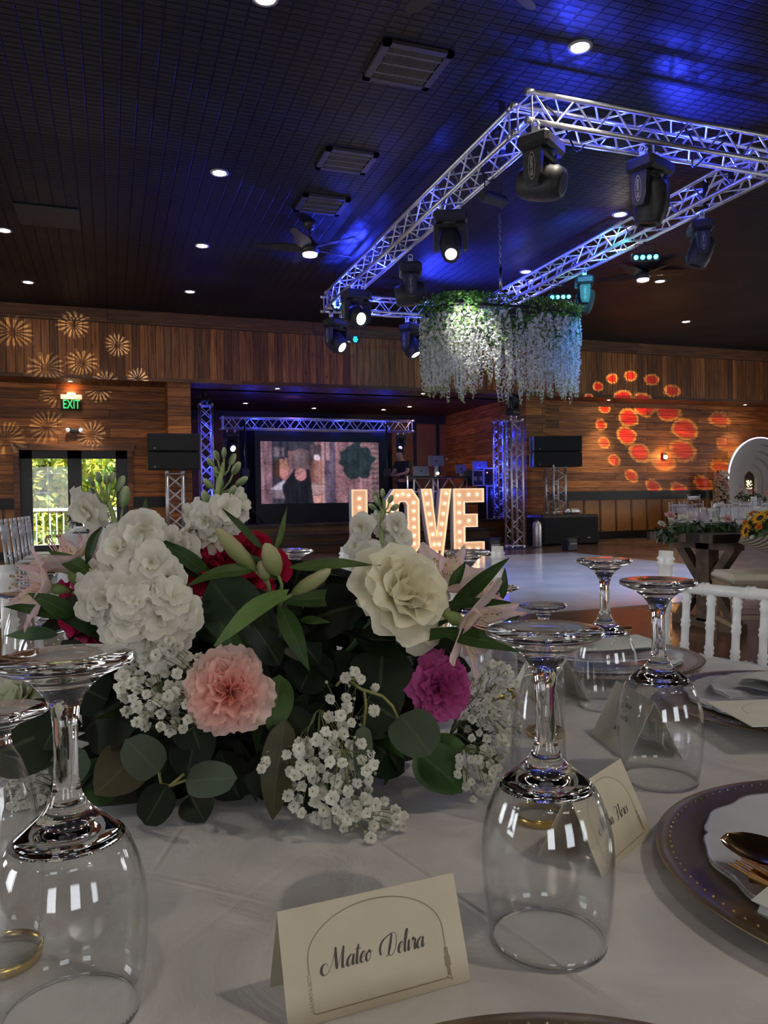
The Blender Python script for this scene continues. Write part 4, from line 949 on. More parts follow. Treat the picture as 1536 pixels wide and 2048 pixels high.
# ------------------------------------------------------------------ marquee letters
vL = at_z(806, 1116, 0).y
zL = at_v(806, 978, vL).z
M_face = mat('marquee face', (.62, .40, .27), .5, emit=(1.0, .56, .30), es=.42)
M_rim = mat('marquee rim glowing', (.85, .7, .55), .4, emit=(1.0, .66, .36), es=.75)
M_bulb = mat('warm bulb', (1, .9, .7), .3, emit=(1.0, .74, .38), es=9.0)
M_side = mat('marquee side white', (.68, .68, .72), .4)
bulb_me = None
def marquee(letter, px0, px1, outline, bulbs, label, hole=None):
    global bulb_me
    x0 = at_v(px0, 1050, vL).x; x1 = at_v(px1, 1050, vL).x; w = x1-x0
    t = thing('marquee_letter', label, 'illuminated letter', (x0, vL, 0), 0, 'light up letters spelling LOVE'); D = .20
    O = [(x*w, z*zL) for x, z in outline]; Hh = [(x*w, z*zL) for x, z in hole] if hole else None
    b = MB(); b.prism(O, .03, D, None, Hh); b.build('box', M_side, t)
    def inset(out, d):
        n = len(out); r_ = []
        area = sum(out[i][0]*out[(i+1) % n][1]-out[(i+1) % n][0]*out[i][1] for i in range(n)); sg = 1 if area > 0 else -1
        for i in range(n):
            p0, p, p1 = Vector(out[i-1]), Vector(out[i]), Vector(out[(i+1) % n]); e0 = (p-p0).normalized(); e1 = (p1-p).normalized()
            n0 = Vector((-e0.y, e0.x))*sg; n1 = Vector((-e1.y, e1.x))*sg; bis = (n0+n1); k = d/max(.3, (1+n0.dot(n1))/2)/2
            r_.append(tuple(p+bis*k))
        return r_
    I = inset(O, .022)
    b = MB(); b.prism(O, .0, .04, None, I)
    if Hh: b.prism(inset(Hh, -.022), .0, .04, None, Hh)
    b.build('rim', M_rim, t)
    b = MB(); b.prism(I, .026, .034, None, Hh); b.build('face', M_face, t)
    if bulb_me is None:
        bb_ = MB(); bb_.sphere((0, 0, 0), .021, 12, 8); bulb_me = bb_.mesh('bulb', M_bulb)
    for x, z in bulbs: put('bulb', bulb_me, t, Tr(x*w, .008, z*zL))
    return t
s_ = .56; foot = .22
marquee('L', 705, 760, [(0, 0), (1, 0), (1, foot), (s_, foot), (s_, 1), (0, 1)], [(s_/2, z) for z in (.09, .22, .35, .48, .61, .74, .87)]+[(.62, .09), (.86, .09)], 'warm glowing marquee letter L, mostly behind the flowers')
c = .22; k = .16
marquee('O', 774, 840, [(c, 0), (1-c, 0), (1, k), (1, 1-k), (1-c, 1), (c, 1), (0, 1-k), (0, k)], [(.18, z) for z in (.20, .32, .44, .56, .68, .80)]+[(.83, z) for z in (.20, .32, .44, .56, .68, .80)]+[(.33, .91), (.5, .93), (.68, .91), (.33, .09), (.5, .07), (.68, .09)],
        'warm glowing marquee letter O', [(.36+.06, .19), (.64-.06, .19), (.64, .19+.05), (.64, .81-.05), (.64-.06, .81), (.36+.06, .81), (.36, .81-.05), (.36, .19+.05)])
marquee('V', 844, 904, [(.31, 0), (.70, 0), (1, 1), (.66, 1), (.5, .30), (.34, 1), (0, 1)], [(.165+.05*i+.0, .93-.15*i) for i in range(6)][:6]+[(.83-.05*i, .93-.15*i) for i in range(6)]+[(.5, .05)], 'warm glowing marquee letter V')
marquee('E', 909, 969, [(0, 0), (1, 0), (1, .20), (.36, .20), (.36, .42), (.78, .42), (.78, .62), (.36, .62), (.36, .79), (1, .79), (1, 1), (0, 1)], [(.18, z) for z in (.09, .22, .35, .50, .64, .78, .90)]+[(.5, .91), (.78, .91), (.5, .52), (.5, .09), (.78, .09)], 'warm glowing marquee letter E, rightmost of the four')
lamp('AREA', 'marquee_glow', (at_v(840, 1000, vL).x, vL-.25, .7), 14, (1, .68, .38), target=(at_v(840, 1000, vL).x, vL-3, .3), shape='RECTANGLE', size=2.2, size_y=1.0)

# ------------------------------------------------------------------ dance floor
e1 = at_z(1384, 1204, 0); e2 = at_z(1150, 1105, 0); e3 = at_z(1387, 1132, 0)
m = noisy('white dance floor vinyl', (.50, .53, .60), (.60, .62, .68), 1.5, .13, 5, rvar=.10); 
b = MB(); DX1 = (e3.x+e2.x)/2; b.bb((DX1-7.4, e1.y, 0), (DX1, e2.y, .006)); tag(b.build('dance_floor', m), 'glossy pale blue grey dance floor in front of the light up letters', 'dance floor')
lamp('SPOT', 'floor_wash', (RX1+.1, YA+.6, 3.9), 1000, (.50, .62, 1.0), target=(RX1+.3, 8.2, 0), spot_size=R(86), spot_blend=.9, shadow_soft_size=.1)
lamp('SPOT', 'stage_blue', (pa.x+1.5, 16.9, 3.3), 40, (.15, .08, 1.0), target=(US0+3, 19.8, 3.2), spot_size=R(110), spot_blend=.9, shadow_soft_size=.1)
lamp('SPOT', 'stage_blue', (pb.x-.3, 16.9, 3.2), 60, (.22, .08, 1.0), target=(US1, 18.5, 2.6), spot_size=R(90), spot_blend=.9, shadow_soft_size=.1)
lamp('SPOT', 'stage_amber', (US1-2.2, 17.2, 3.3), 35, (1.0, .55, .25), target=(US1-1.2, 20, 2.0), spot_size=R(95), spot_blend=.9, shadow_soft_size=.1)

# ------------------------------------------------------------------ exit sign, emergency light, sconce
p = at_v(143, 800, VW); ex = thing('exit_sign', 'green lit EXIT sign on the plank wall above the double doors', 'sign', (p.x, VW-.02, at_v(143, 822, VW).z))
wE = .39; b = MB(); b.box((0, -.035, .27), (wE, .09, .09), bev=.01); b.box((0, -.03, .33), (.16, .07, .05), bev=.01); b.build('housing', mat('exit housing', (.75, .74, .70), .4, emit=(1.0, .62, .34), es=.9), ex)
b = MB(); b.box((0, -.03, .115), (.38, .006, .23)); pn = b.build('panel', thinglass('acrylic sign panel', (.62, .6, .55)), ex)
tm = text_mesh('EXIT', .25, .006); tm.materials.append(mat('exit green', (.02, .4, .1), .4, emit=(.03, .9, .22), es=1.4)); put('lettering', tm, ex, Tr(0, -.045, .118) @ Rt(pi/2, 'X') @ Matrix.Diagonal((.62, 1.0, 1, 1)))
lamp('SPOT', 'exit_glow', (0, -.12, .36), 4.5, (1, .45, .18), target=None, parent=ex, spot_size=R(150), spot_blend=1, shadow_soft_size=.03).rotation_euler = (R(115), 0, 0)
p = at_v(149, 862, VW); t = thing('emergency_light', 'black two headed emergency light between the exit sign and the doors', 'emergency light', (p.x, VW-.01, p.z)); b = MB(); b.box((0, -.035, 0), (.18, .06, .08), bev=.015); b.build('body', M_blackg, t)
for sx in (-1, 1): b = MB(); b.lathe([(.03, .0), (.042, -.04), (.036, -.043), (.0005, -.038)], 16, Tr(sx*.12, -.03, .01) @ Rt(-pi/2, 'X')); b.build('lamp_head', mat('head white', (.7, .7, .7), .4), t)
p = at_v(1327, 913, VW); t = thing('wall_sconce', 'small glowing amber sconce on the plank wall among the red light patterns', 'wall light', (p.x, VW-.0, p.z)); b = MB(); b.box((0, -.03, .0), (.13, .06, .17), bev=.01); b.build('housing', M_black, t); b = MB(); b.sphere((0, -.08, -.02), .05, 12, 8); b.build('bulb', mat('sconce bulb', (1, .9, .7), .3, emit=(1, .70, .28), es=14), t)
lamp('POINT', 'sconce_light', (p.x, VW-.22, p.z), 9, (1, .55, .15), shadow_soft_size=.05)
p = at_z(1334, 1036, 0); p = at_v(1335, 1036, VW); t = thing('wall_outlet', 'small black outlet box low on the panelled wall', 'outlet', (p.x, VW-.02, p.z)); b = MB(); b.box((0, -.02, 0), (.10, .04, .18), bev=.008); b.build('box', M_black, t)

# ------------------------------------------------------------------ projected light patterns (gobos inside real spot lights)
def gobo(name, loc, target, energy, size_deg, rings, inner, outer, spikes=False, asp=1.0):
    o = lamp('SPOT', name, loc, energy, (1, 1, 1), target=target, spot_size=R(size_deg), spot_blend=.15, shadow_soft_size=.004)
    d = o.data; d.use_nodes = True; t = d.node_tree
    class X(NT):
        def __init__(s): s.t = t
    nt = X(); em = t.nodes['Emission']
    tc = nt.n('ShaderNodeTexCoord'); sp = nt.n('ShaderNodeSeparateXYZ'); nt.l(tc.outputs['Normal'], sp.inputs[0])
    zz = nt.math('MULTIPLY', sp.outputs[2], -1.0); zz = nt.math('ABSOLUTE', sp.outputs[2])
    x = nt.math('DIVIDE', sp.outputs[0], zz); y = nt.math('DIVIDE', sp.outputs[1], zz)
    tanh = math.tan(R(size_deg/2)); x = nt.math('DIVIDE', x, tanh*asp); y = nt.math('DIVIDE', y, tanh)
    r = nt.math('SQRT', nt.math('ADD', nt.math('MULTIPLY', x, x), nt.math('MULTIPLY', y, y))); th = nt.math('ARCTAN2', y, x)
    cb = nt.n('ShaderNodeCombineXYZ'); nt.l(x, cb.inputs[0]); nt.l(y, cb.inputs[1])
    no = nt.n('ShaderNodeTexNoise', i_Scale=42.0, i_Detail=1.0); nt.l(cb.outputs[0], no.inputs['Vector']); nz = nt.math('MULTIPLY', nt.math('SUBTRACT', no.outputs['Fac'], .5), .13)
    tot_r = tot_y = None
    for (n, R0, rb, wob, ph, gr, gy) in rings:
        ta = nt.math('ADD', th, ph); st = 2*pi/n
        fa = nt.math('SUBTRACT', nt.math('MODULO', nt.math('ADD', ta, 4*pi), st), st/2)
        a = nt.math('SUBTRACT', r, R0); q = nt.math('MULTIPLY', fa, R0)
        dd = nt.math('ADD', nt.math('SQRT', nt.math('ADD', nt.math('MULTIPLY', a, a), nt.math('MULTIPLY', q, q))), nt.math('MULTIPLY', nz, wob))
        disc = nt.math('MULTIPLY', nt.math('SUBTRACT', rb, dd), 1/(.22*rb), clamp=True)
        disc = nt.math('MULTIPLY', disc, gr)
        ed = nt.math('ABSOLUTE', nt.math('SUBTRACT', dd, rb*1.1)); rim = nt.math('MULTIPLY', nt.math('SUBTRACT', rb*.20, ed), 1/(.12*rb), clamp=True)
        if spikes:
            aa = nt.math('ARCTAN2', q, a); sk = nt.math('MULTIPLY', nt.math('ADD', nt.math('SINE', nt.math('MULTIPLY', aa, 16.0)), .25), 1.4, clamp=True)
            band = nt.math('MULTIPLY', nt.math('SUBTRACT', rb*.55, nt.math('ABSOLUTE', nt.math('SUBTRACT', dd, rb*.75))), 3/rb, clamp=True)
            rim = nt.math('MULTIPLY', sk, band)
        rim = nt.math('MULTIPLY', rim, gy)
        tot_r = disc if tot_r is None else nt.math('ADD', tot_r, disc); tot_y = rim if tot_y is None else nt.math('ADD', tot_y, rim)
    c = nt.n('ShaderNodeMix'); c.data_type = 'RGBA'; c.blend_type = 'ADD'; c.inputs[0].default_value = 1
    def cm(v, col):
        k = nt.n('ShaderNodeVectorMath', operation='SCALE'); k.inputs[0].default_value = col; nt.l(v, k.inputs['Scale']); return k.outputs[0]
    nt.l(cm(tot_r, inner), c.inputs[6]); nt.l(cm(tot_y, outer), c.inputs[7]); nt.l(c.outputs[2], em.inputs['Color']); em.inputs['Strength'].default_value = 1
    return o
pc = at_v(1297, 860, VB+.7)
gobo('pattern_projector', (RX1+.2, YB-.5, 3.75), pc, 7200, 22, [(8, .42, .132, .8, 0.1, 1.0, .9), (16, .86, .085, .9, 0.2, .7, 1.1)], (1.0, .0, .03), (1.0, .82, .42), asp=.78)
pc = at_v(60, 800, VB+.7)
gobo('pattern_projector', (RX0-.1, YB-.5, 3.75), pc, 2300, 34, [(6, .34, .13, 1.0, 0.3, .0, .8), (9, .78, .13, 1.0, 0.2, .0, 1.0)], (.3, .2, 1.0), (.8, .95, .9), spikes=True, asp=.75)

# ------------------------------------------------------------------ the round guest table
TZ = .76; TC = W(-.10, .88); TR = .765
tb = thing('round_table', 'round banquet table under the white satin cloth, nearest the viewer', 'table', (TC.x, TC.y, 0))
b = MB(); b.lathe([(TR-.02, TZ-.035), (TR-.012, TZ-.03), (TR-.012, TZ-.006), (TR-.02, TZ-.004)], 64); b.build('tabletop', mat('plywood', (.4, .28, .16), .5), tb)
b = MB(); 
for sx in (-1, 1):
    b = MB(); b.tube([(sx*.35, -.3, TZ-.04), (sx*.35, -.3, .02), (sx*.35, .3, .02), (sx*.35, .3, TZ-.04)], .014, 8); b.build('leg', M_blackg, tb)
m = mat('white satin cloth', (.60, .585, .57), .42, sheen=.3, spec=.35); nt = NT(m)
tc = nt.n('ShaderNodeTexCoord'); sp = nt.n('ShaderNodeSeparateXYZ'); nt.l(tc.outputs['Object'], sp.inputs[0])
def crease(p, q, amp, wd_=.0035, step=True):
    p = at_z(*p, TZ)-TC; q = at_z(*q, TZ)-TC; d = (q-p); d.z = 0; L = d.length; d.normalize(); nx, ny = -d.y, d.x
    s = nt.math('ADD', nt.math('ADD', nt.math('MULTIPLY', sp.outputs[0], nx), nt.math('MULTIPLY', sp.outputs[1], ny)), -(p.x*nx+p.y*ny))
    t = nt.math('ADD', nt.math('ADD', nt.math('MULTIPLY', sp.outputs[0], d.x), nt.math('MULTIPLY', sp.outputs[1], d.y)), -(p.x*d.x+p.y*d.y))
    mask = nt.math('MULTIPLY', nt.math('MULTIPLY', nt.math('SUBTRACT', L, t), 40, True), nt.math('MULTIPLY', t, 40, True))
    r = nt.math('SUBTRACT', 1.0, nt.math('MULTIPLY', nt.math('ABSOLUTE', s), 1/wd_), True)
    return nt.math('MULTIPLY', nt.math('MULTIPLY', r, mask), amp)
cr = nt.math('ADD', crease((300, 1750), (372, 1640), .5), crease((690, 1640), (1260, 2030), .9, .003))
cr = nt.math('ADD', cr, crease((300, 1750), (560, 1810), .4)); cr = nt.math('ADD', cr, crease((620, 1700), (160, 2040), .3, .005))
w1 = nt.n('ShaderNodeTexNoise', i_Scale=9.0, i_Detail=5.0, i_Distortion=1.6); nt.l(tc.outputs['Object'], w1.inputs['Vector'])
w2 = nt.n('ShaderNodeTexNoise', i_Scale=900.0, i_Detail=1.0); nt.l(tc.outputs['Object'], w2.inputs['Vector'])
h = nt.math('ADD', nt.math('MULTIPLY', w1.outputs['Fac'], .55), nt.math('MULTIPLY', w2.outputs['Fac'], .02)); h = nt.math('ADD', h, nt.math('MULTIPLY', cr, .22))
bp = nt.n('ShaderNodeBump', i_Strength=1.0, i_Distance=.008); nt.l(h, bp.inputs['Height']); nt.l(bp.outputs[0], nt.b.inputs['Normal'])
nt.l(nt.ramp(w1.outputs['Fac'], [(.35, (.50, .485, .475)), (.62, (.62, .60, .58))]), nt.b.inputs['Base Color'])  # mottling of caustics and shadows put into the cloth colour
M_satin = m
def round_cloth(r, z, nf=22, amp=.05, zfloor=.02, seed=1):
    b = MB(); rnd = random.Random(seed); ph = [rnd.uniform(0, 6) for _ in range(4)]; n = 176
    rings = [(.0005, z), (r*.25, z), (r*.5, z), (r*.75, z), (r*.93, z), (r-.006, z), (r+.001, z-.003), (r+.004, z-.012)]
    for i in range(1, 13): rings.append((None, z-.012-(z-.012-zfloor)*i/12))
    b0 = len(b.v)
    for j, (rr, zz) in enumerate(rings):
        for k in range(n):
            a = 2*pi*k/n
            if rr is None:
                t = (z-zz)/(z-zfloor); f = .5+.5*sin(a*nf+1.2*sin(a*3+ph[0])+ph[1]); q = r+.004+t*(.03+amp*1.6*f*f)+t*.02*sin(a*5+ph[2])
            else: q = rr
            b.vert((q*cos(a), q*sin(a), zz))
    for j in range(len(rings)-1):
        for k in range(n): b.face((b0+j*n+k, b0+j*n+(k+1) % n, b0+(j+1)*n+(k+1) % n, b0+(j+1)*n+k), True)
    return b
CAUST = True
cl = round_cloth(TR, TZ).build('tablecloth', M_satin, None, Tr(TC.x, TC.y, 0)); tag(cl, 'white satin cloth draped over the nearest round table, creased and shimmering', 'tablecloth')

# ------------------------------------------------------------------ glassware, all standing upside down on the rim
M_bowl = thinglass('goblet bowl glass', (.985, .99, .99)); M_solid = mat('solid clear glass', (1, 1, 1), .0, trans=1.0, ior=1.5)
M_goldrim = mat('gold rim band', (.75, .52, .12), .22, 1.0)
def goblet_parts():
    b = MB()
    O = [(.0345, 0), (.0368, .012), (.0386, .026), (.0398, .042), (.0400, .056), (.0388, .068), (.0362, .079), (.0322, .0890), (.0292, .0945)]
    I = [(max(.0005, r_-.0011), z) for r_, z in O]
    b.lathe(O+I[::-1], 72, None, True, False); del b.f[-2:]; del b.m[-2:]; del b.sm[-2:]
    # close the drinking rim
    n = 72; first = 0; last = (len(O)+len(I)-1)*n
    for k in range(n): b.face((first+k, last+k, last+(k+1) % n, first+(k+1) % n), True)
    bowl = b.mesh('bowl', M_bowl)
    s = MB(); P_ = [(.0005, .1015), (.0100, .1008), (.0200, .0985), (.0278, .0945), (.0290, .0948), (.0255, .0985), (.0195, .1035), (.0140, .1080), (.0105, .1120), (.0090, .1150), (.0074, .119), (.0064, .126), (.0060, .140), (.0062, .154), (.0072, .1625), (.0098, .1695), (.0150, .1760), (.0230, .1815), (.0315, .1850), (.0350, .1868), (.0358, .1885), (.0350, .1905), (.0300, .1917), (.0150, .1900), (.0005, .1895)]
    s.lathe(P_, 72); stem = s.mesh('stem_and_foot', M_solid)
    r_ = MB(); r_.tube([(.0340*cos(2*pi*k/72), .0340*sin(2*pi*k/72), .0009) for k in range(73)], .00085, 6, False); return bowl, stem, r_.mesh('rim', M_solid)
GB, GS, GRM = goblet_parts()
def flute_parts():
    b = MB(); O = [(.0205, 0), (.0222, .02), (.0232, .045), (.0222, .075), (.0185, .100), (.0120, .120), (.0075, .128)]; I = [(r_-.001, z) for r_, z in O[:-1]]+[(.0005, .124)]
    b.lathe(O+[(.0005, .129)]+I[::-1], 48); n = 48; last = (len(O)+1+len(I)-1)*n
    for k in range(n): b.face((k, last+k, last+(k+1) % n, (k+1) % n), True)
    body = b.mesh('bowl', M_bowl)
    g = MB(); g.lathe([(.0209, .0002), (.0219, .0075), (.0213, .0075), (.0203, .0002)], 48, close=True); rim = g.mesh('gold_rim', M_goldrim)
    s = MB(); s.lathe([(.0005, .1292), (.0076, .129), (.0060, .133), (.0075, .138), (.0150, .1430), (.0262, .1470), (.0280, .1482), (.0272, .1494), (.0120, .1480), (.0005, .1475)], 48); return body, rim, s.mesh('foot', M_solid)
FB, FG, FF = flute_parts()
def goblet(p, label, s=1.0):
    t = thing('wine_goblet', label, 'wine glass', (p.x, p.y, TZ+.0006), random.uniform(0, 6), 'upside down goblets on the near table'); put('bowl', GB, t); put('stem_and_foot', GS, t); put('rim', GRM, t); t.scale = (s, s, s); return t
def flute(p, label, s=1.0):
    t = thing('champagne_flute', label, 'champagne flute', (p.x, p.y, TZ+.0006), random.uniform(0, 6), 'upside down flutes with gold rims on the near table'); put('bowl', FB, t); put('gold_rim', FG, t); put('foot', FF, t); t.scale = (s, s, s); return t
goblet(at_z(1097, 1880, TZ), 'upside down wine goblet beside the front name card, largest one in the right half')
goblet(at_z(1320, 1560, TZ), 'upside down wine goblet over the white tent card, right of centre')
goblet(at_z(1212, 1413, TZ), 'upside down wine goblet farthest back at right, before the third place setting')
goblet(W(-.170, .405), 'upside down wine goblet at the left edge, blurred and closest to the viewer')
goblet(at_z(938, 1345, TZ), 'upside down wine goblet behind the pale pink lilies and the marquee letter E')
goblet(at_z(588, 1325, TZ), 'upside down wine goblet behind the red rose, only its foot showing')
goblet(at_z(95, 1400, TZ), 'upside down wine goblet behind the left edge of the flowers')
flute(at_z(1090, 1472, TZ), 'upside down flute with gold rim just behind the stem of the big right goblet')
flute(at_z(8, 1925, TZ), 'upside down flute with gold rim at the left edge beside the blurred goblet')
flute(at_z(1002, 1392, TZ), 'upside down flute with gold rim behind the right side of the baby\'s breath')
flute(at_z(1078, 1640, TZ), 'upside down flute with gold rim seen through the big right goblet')
flute(at_z(40, 1400, TZ), 'upside down flute with gold rim behind the far left leaves')

# ------------------------------------------------------------------ script lettering made of pen strokes
GL = {'M': (1.62, [[(-.75, .35), (-.85, .62), (-1.15, .72), (-1.48, .48), (-1.48, .02), (-1.1, -.28), (-.6, -.08), (-.2, .8), (.0, 2.0)], [(.0, 2.0), (.14, 1.2), (.32, .35), (.42, .02)], [(.42, .02), (.68, .9), (1.02, 1.95)], [(1.02, 1.95), (1.02, 1.0), (1.08, .2), (1.28, 0), (1.55, .3)]]),
      'a': (.98, [[(.75, .85), (.5, 1.0), (.15, .7), (.05, .3), (.25, 0), (.5, .15), (.78, .92)], [(.8, .98), (.74, .4), (.85, .02), (1.1, .3)]]),
      't': (.68, [[(.32, 1.75), (.25, 1.0), (.25, .3), (.4, 0), (.7, .3)], [(-.15, 1.32), (.2, 1.38), (.75, 1.32)]]),
      'e': (.70, [[(.02, .35), (.5, .6), (.6, .88), (.4, 1.0), (.12, .7), (.08, .25), (.35, 0), (.72, .32)]]),
      'o': (.90, [[(.5, .98), (.15, .75), (.05, .3), (.3, 0), (.6, .3), (.6, .8), (.45, 1.0), (.5, .75), (.9, .85)]]),
      'D': (1.55, [[(.55, 1.95), (.45, 1.0), (.3, .1)], [(.3, .1), (.02, -.02), (.3, .08), (.8, .0), (1.2, .6), (1.22, 1.5), (.9, 2.0), (.3, 1.92), (-.5, 1.55), (-.85, .95), (-.72, .3), (-.45, .25)]]),
      'l': (.52, [[(.05, .3), (.45, 1.5), (.42, 2.05), (.24, 1.8), (.16, .6), (.28, 0), (.58, .3)]]),
      'i': (.50, [[(.0, .35), (.2, 1.02)], [(.2, 1.02), (.15, .4), (.25, 0), (.52, .32)]]),
      'r': (.78, [[(.0, .35), (.22, 1.12), (.3, .9), (.55, .98)], [(.55, .98), (.48, .4), (.6, 0), (.82, .32)]]),
      'F': (1.25, [[(-.55, 1.2), (-.7, 1.65), (-.2, 2.0), (.5, 1.85), (1.35, 2.0)], [(.62, 1.85), (.5, .9), (.25, .05)], [(.25, .05), (-.2, -.12), (-.35, .2)], [(.1, 1.0), (.95, 1.05)]]),
      's': (.66, [[(.0, .25), (.35, 1.1)], [(.35, 1.1), (.45, .6), (.42, .15)], [(.42, .15), (.2, -.02), (.05, .15)], [(.42, .1), (.72, .35)]]),
      'G': (1.5, [[(1.1, 1.7), (.8, 2.0), (.3, 1.7), (.0, .9), (.2, .1), (.7, .0), (1.0, .5)], [(1.0, .9), (.95, .2), (.8, -.7), (.3, -.6), (.9, 0)]]), 'c': (.7, [[(.6, .8), (.4, 1.0), (.1, .6), (.15, .1), (.4, 0), (.7, .3)]]),
      'n': (.9, [[(.05, 1.0), (.05, 0)], [(.05, .6), (.4, 1.0), (.6, .7)], [(.6, .7), (.62, .1), (.85, .2)]]), 'u': (.9, [[(.1, 1.0), (.08, .3), (.3, 0), (.6, .4), (.65, 1.0)], [(.65, 1.0), (.65, .2), (.88, .2)]]),
      'b': (.85, [[(.15, 2.0), (.1, .2), (.4, 0), (.65, .5), (.4, 1.0), (.15, .7)]]), 'd': (.9, [[(.6, .9), (.2, .9), (.1, .3), (.4, 0), (.65, .5)], [(.72, 2.0), (.66, .6), (.7, .0), (.9, .2)]]), ' ': (1.75, [])}
M_ink = mat('dark ink', (.05, .035, .03), .5); M_line = mat('printed gold line', (.28, .21, .13), .5)
def catmull(P_, k=7):
    out = []; P_ = [Vector((p[0], p[1], 0)) for p in P_]
    for i in range(len(P_)-1):
        a = P_[max(i-1, 0)]; p = P_[i]; q = P_[i+1]; c = P_[min(i+2, len(P_)-1)]
        for j in range(k):
            t = j/k; out.append(.5*((2*p)+(q-a)*t+(2*a-5*p+4*q-c)*t*t+(3*p-a-3*q+c)*t*t*t))
    out.append(P_[-1]); return out
def ribbon(b, pts, wf, M, z=.0002):
    i0 = len(b.v); N = len(pts)
    for i, p in enumerate(pts):
        d = (pts[min(i+1, N-1)]-pts[max(i-1, 0)]); d = d.normalized() if d.length > 0 else Vector((1, 0, 0)); w = wf(d, i/(N-1)); n = Vector((-d.y, d.x, 0))
        for s in (1, -1): q = p+n*w*s; b.vert(M @ Vector((q.x, q.y, z)))
    for i in range(N-1): b.face((i0+2*i, i0+2*i+1, i0+2*i+3, i0+2*i+2), False)
def script(b, txt, cx_, cy_, ux, uy, M, slant=.28, bold=.11, base=.028):
    tot = sum(GL[c][0] for c in txt); x = 0
    for c in txt:
        adv, st = GL[c]
        for s in st:
            pts = [Vector(((p.x+x-tot/2+slant*p.y)*ux+cx_, p.y*uy+cy_, 0)) for p in catmull(s)]
            ribbon(b, pts, lambda d, t: uy*(base+bold*max(0, -d.y)**1.5)*(.45+.55*sin(pi*min(1, max(0, t*1.0+.0)))**.5), M)
        x += adv
def line2(b, pts, w, M, z=.0002): ribbon(b, [Vector((p[0], p[1], 0)) for p in pts], lambda d, t: w, M, z)
M_card = noisy('cream card stock', (.52, .47, .35), (.56, .51, .38), 40, .7)
M_cardw = noisy('pale card stock', (.74, .72, .62), (.78, .76, .66), 40, .7)
small_txt = text_mesh('LAZARO & BETO', .0036, .0001)
def arch_art(b, w, h, M):
    mx = w*.13; x0_, x1_ = mx, w-mx*.9; yb = h*.10; ys = h*.52; cx_ = (x0_+x1_)/2; rx = (x1_-x0_)/2; ry = h*.93-ys
    line2(b, [(x0_, yb+.0), (x0_+.0015, yb-.0012), (x1_-.002, yb-.0012)], .00032, M)
    line2(b, [(x0_, ys-.006), (x0_, ys)]+[(cx_-rx*cos(pi*k/28), ys+ry*sin(pi*k/28)) for k in range(29)]+[(x1_, ys-.012)], .00034, M)
    for (yy, ww) in ((ys-.012, .0012), (ys-.0165, .0018), (ys-.021, .0011)):
        line2(b, [(x1_, yy+.0025), (x1_, yy-.0025)], ww, M)
    line2(b, [(x1_-.002, ys-.024), (x1_+.0015, ys-.026), (x1_, ys-.022)], .0005, M)
def tent_card(label, pl, pr, h=.052, d=.020, name=None, back=None, stock=None, grp='tent name cards'):
    """pl/pr = ends of the bottom edge of the readable face, seen by its reader"""
    c = (pl+pr)/2; ex = (pr-pl); ex.z = 0; w = ex.length; ex.normalize(); ang = math.atan2(ex.y, ex.x)
    t = thing('place_card', label, 'place card', (c.x, c.y, TZ+.0004), ang, grp); fl = sqrt(h*h+d*d); al = math.atan2(h, d); th_ = .0004
    F = Tr(-w/2, 0, 0) @ Rt(al, 'X')       # face plane: x right, y up the face, z towards the reader
    b = MB(); b.bb((0, 0, -th_), (w, fl, 0), F); b.build('front_panel', stock or M_card, t)
    G = Tr(w/2, 2*d, 0) @ Rt(pi, 'Z') @ Rt(al, 'X')
    b = MB(); b.bb((0, 0, -th_), (w, fl-.0003, 0), G); b.build('back_panel', stock or M_card, t)
    if name:
        b = MB(); u = w*.047; script(b, name, w*.51, fl*.40, u*.92, u*1.06, F, bold=.12); b.build('name_lettering', M_ink, t)
        b = MB(); arch_art(b, w, fl, F); b.build('printed_arch', M_line, t)
        st = small_txt.copy(); st.materials.append(M_line); put('small_lettering', st, t, F @ Tr(w*.13, fl*.26, .0001) @ Rt(pi/2, 'Z') @ Matrix.Diagonal((.62, .8, 1, 1)))
    if back:
        b = MB()
        for k, s in enumerate(back): script(b, s, w*.5, fl*(.70-.20*k), w*.036, w*.042, F, bold=.05, base=.07)
        b.build('lettering', M_ink, t)
    return t
tent_card('cream tent name card in front reading Mateo Delira, under a printed arch', at_z(577, 2066, TZ), at_z(942, 1962, TZ), name='Mateo Delira')
tent_card('cream tent name card reading Maria Flores, partly seen through the big right goblet', at_z(1205, 1757, TZ), at_z(1305, 1667, TZ), name='Maria Flores', h=.055, d=.026)
tent_card('pale tent card under the second right goblet, small writing on its left face', at_z(1183, 1468, TZ), at_z(1254, 1524, TZ), h=.060, d=.030, back=['Gracias', 'a nuestra', 'boda'], stock=M_cardw)
tent_card('pale tent card farthest back behind the flute, small writing on its left face', at_z(1024, 1374, TZ), at_z(1085, 1412, TZ), h=.058, d=.034, back=['Gracias', 'a nuestra', 'boda'], stock=M_cardw)

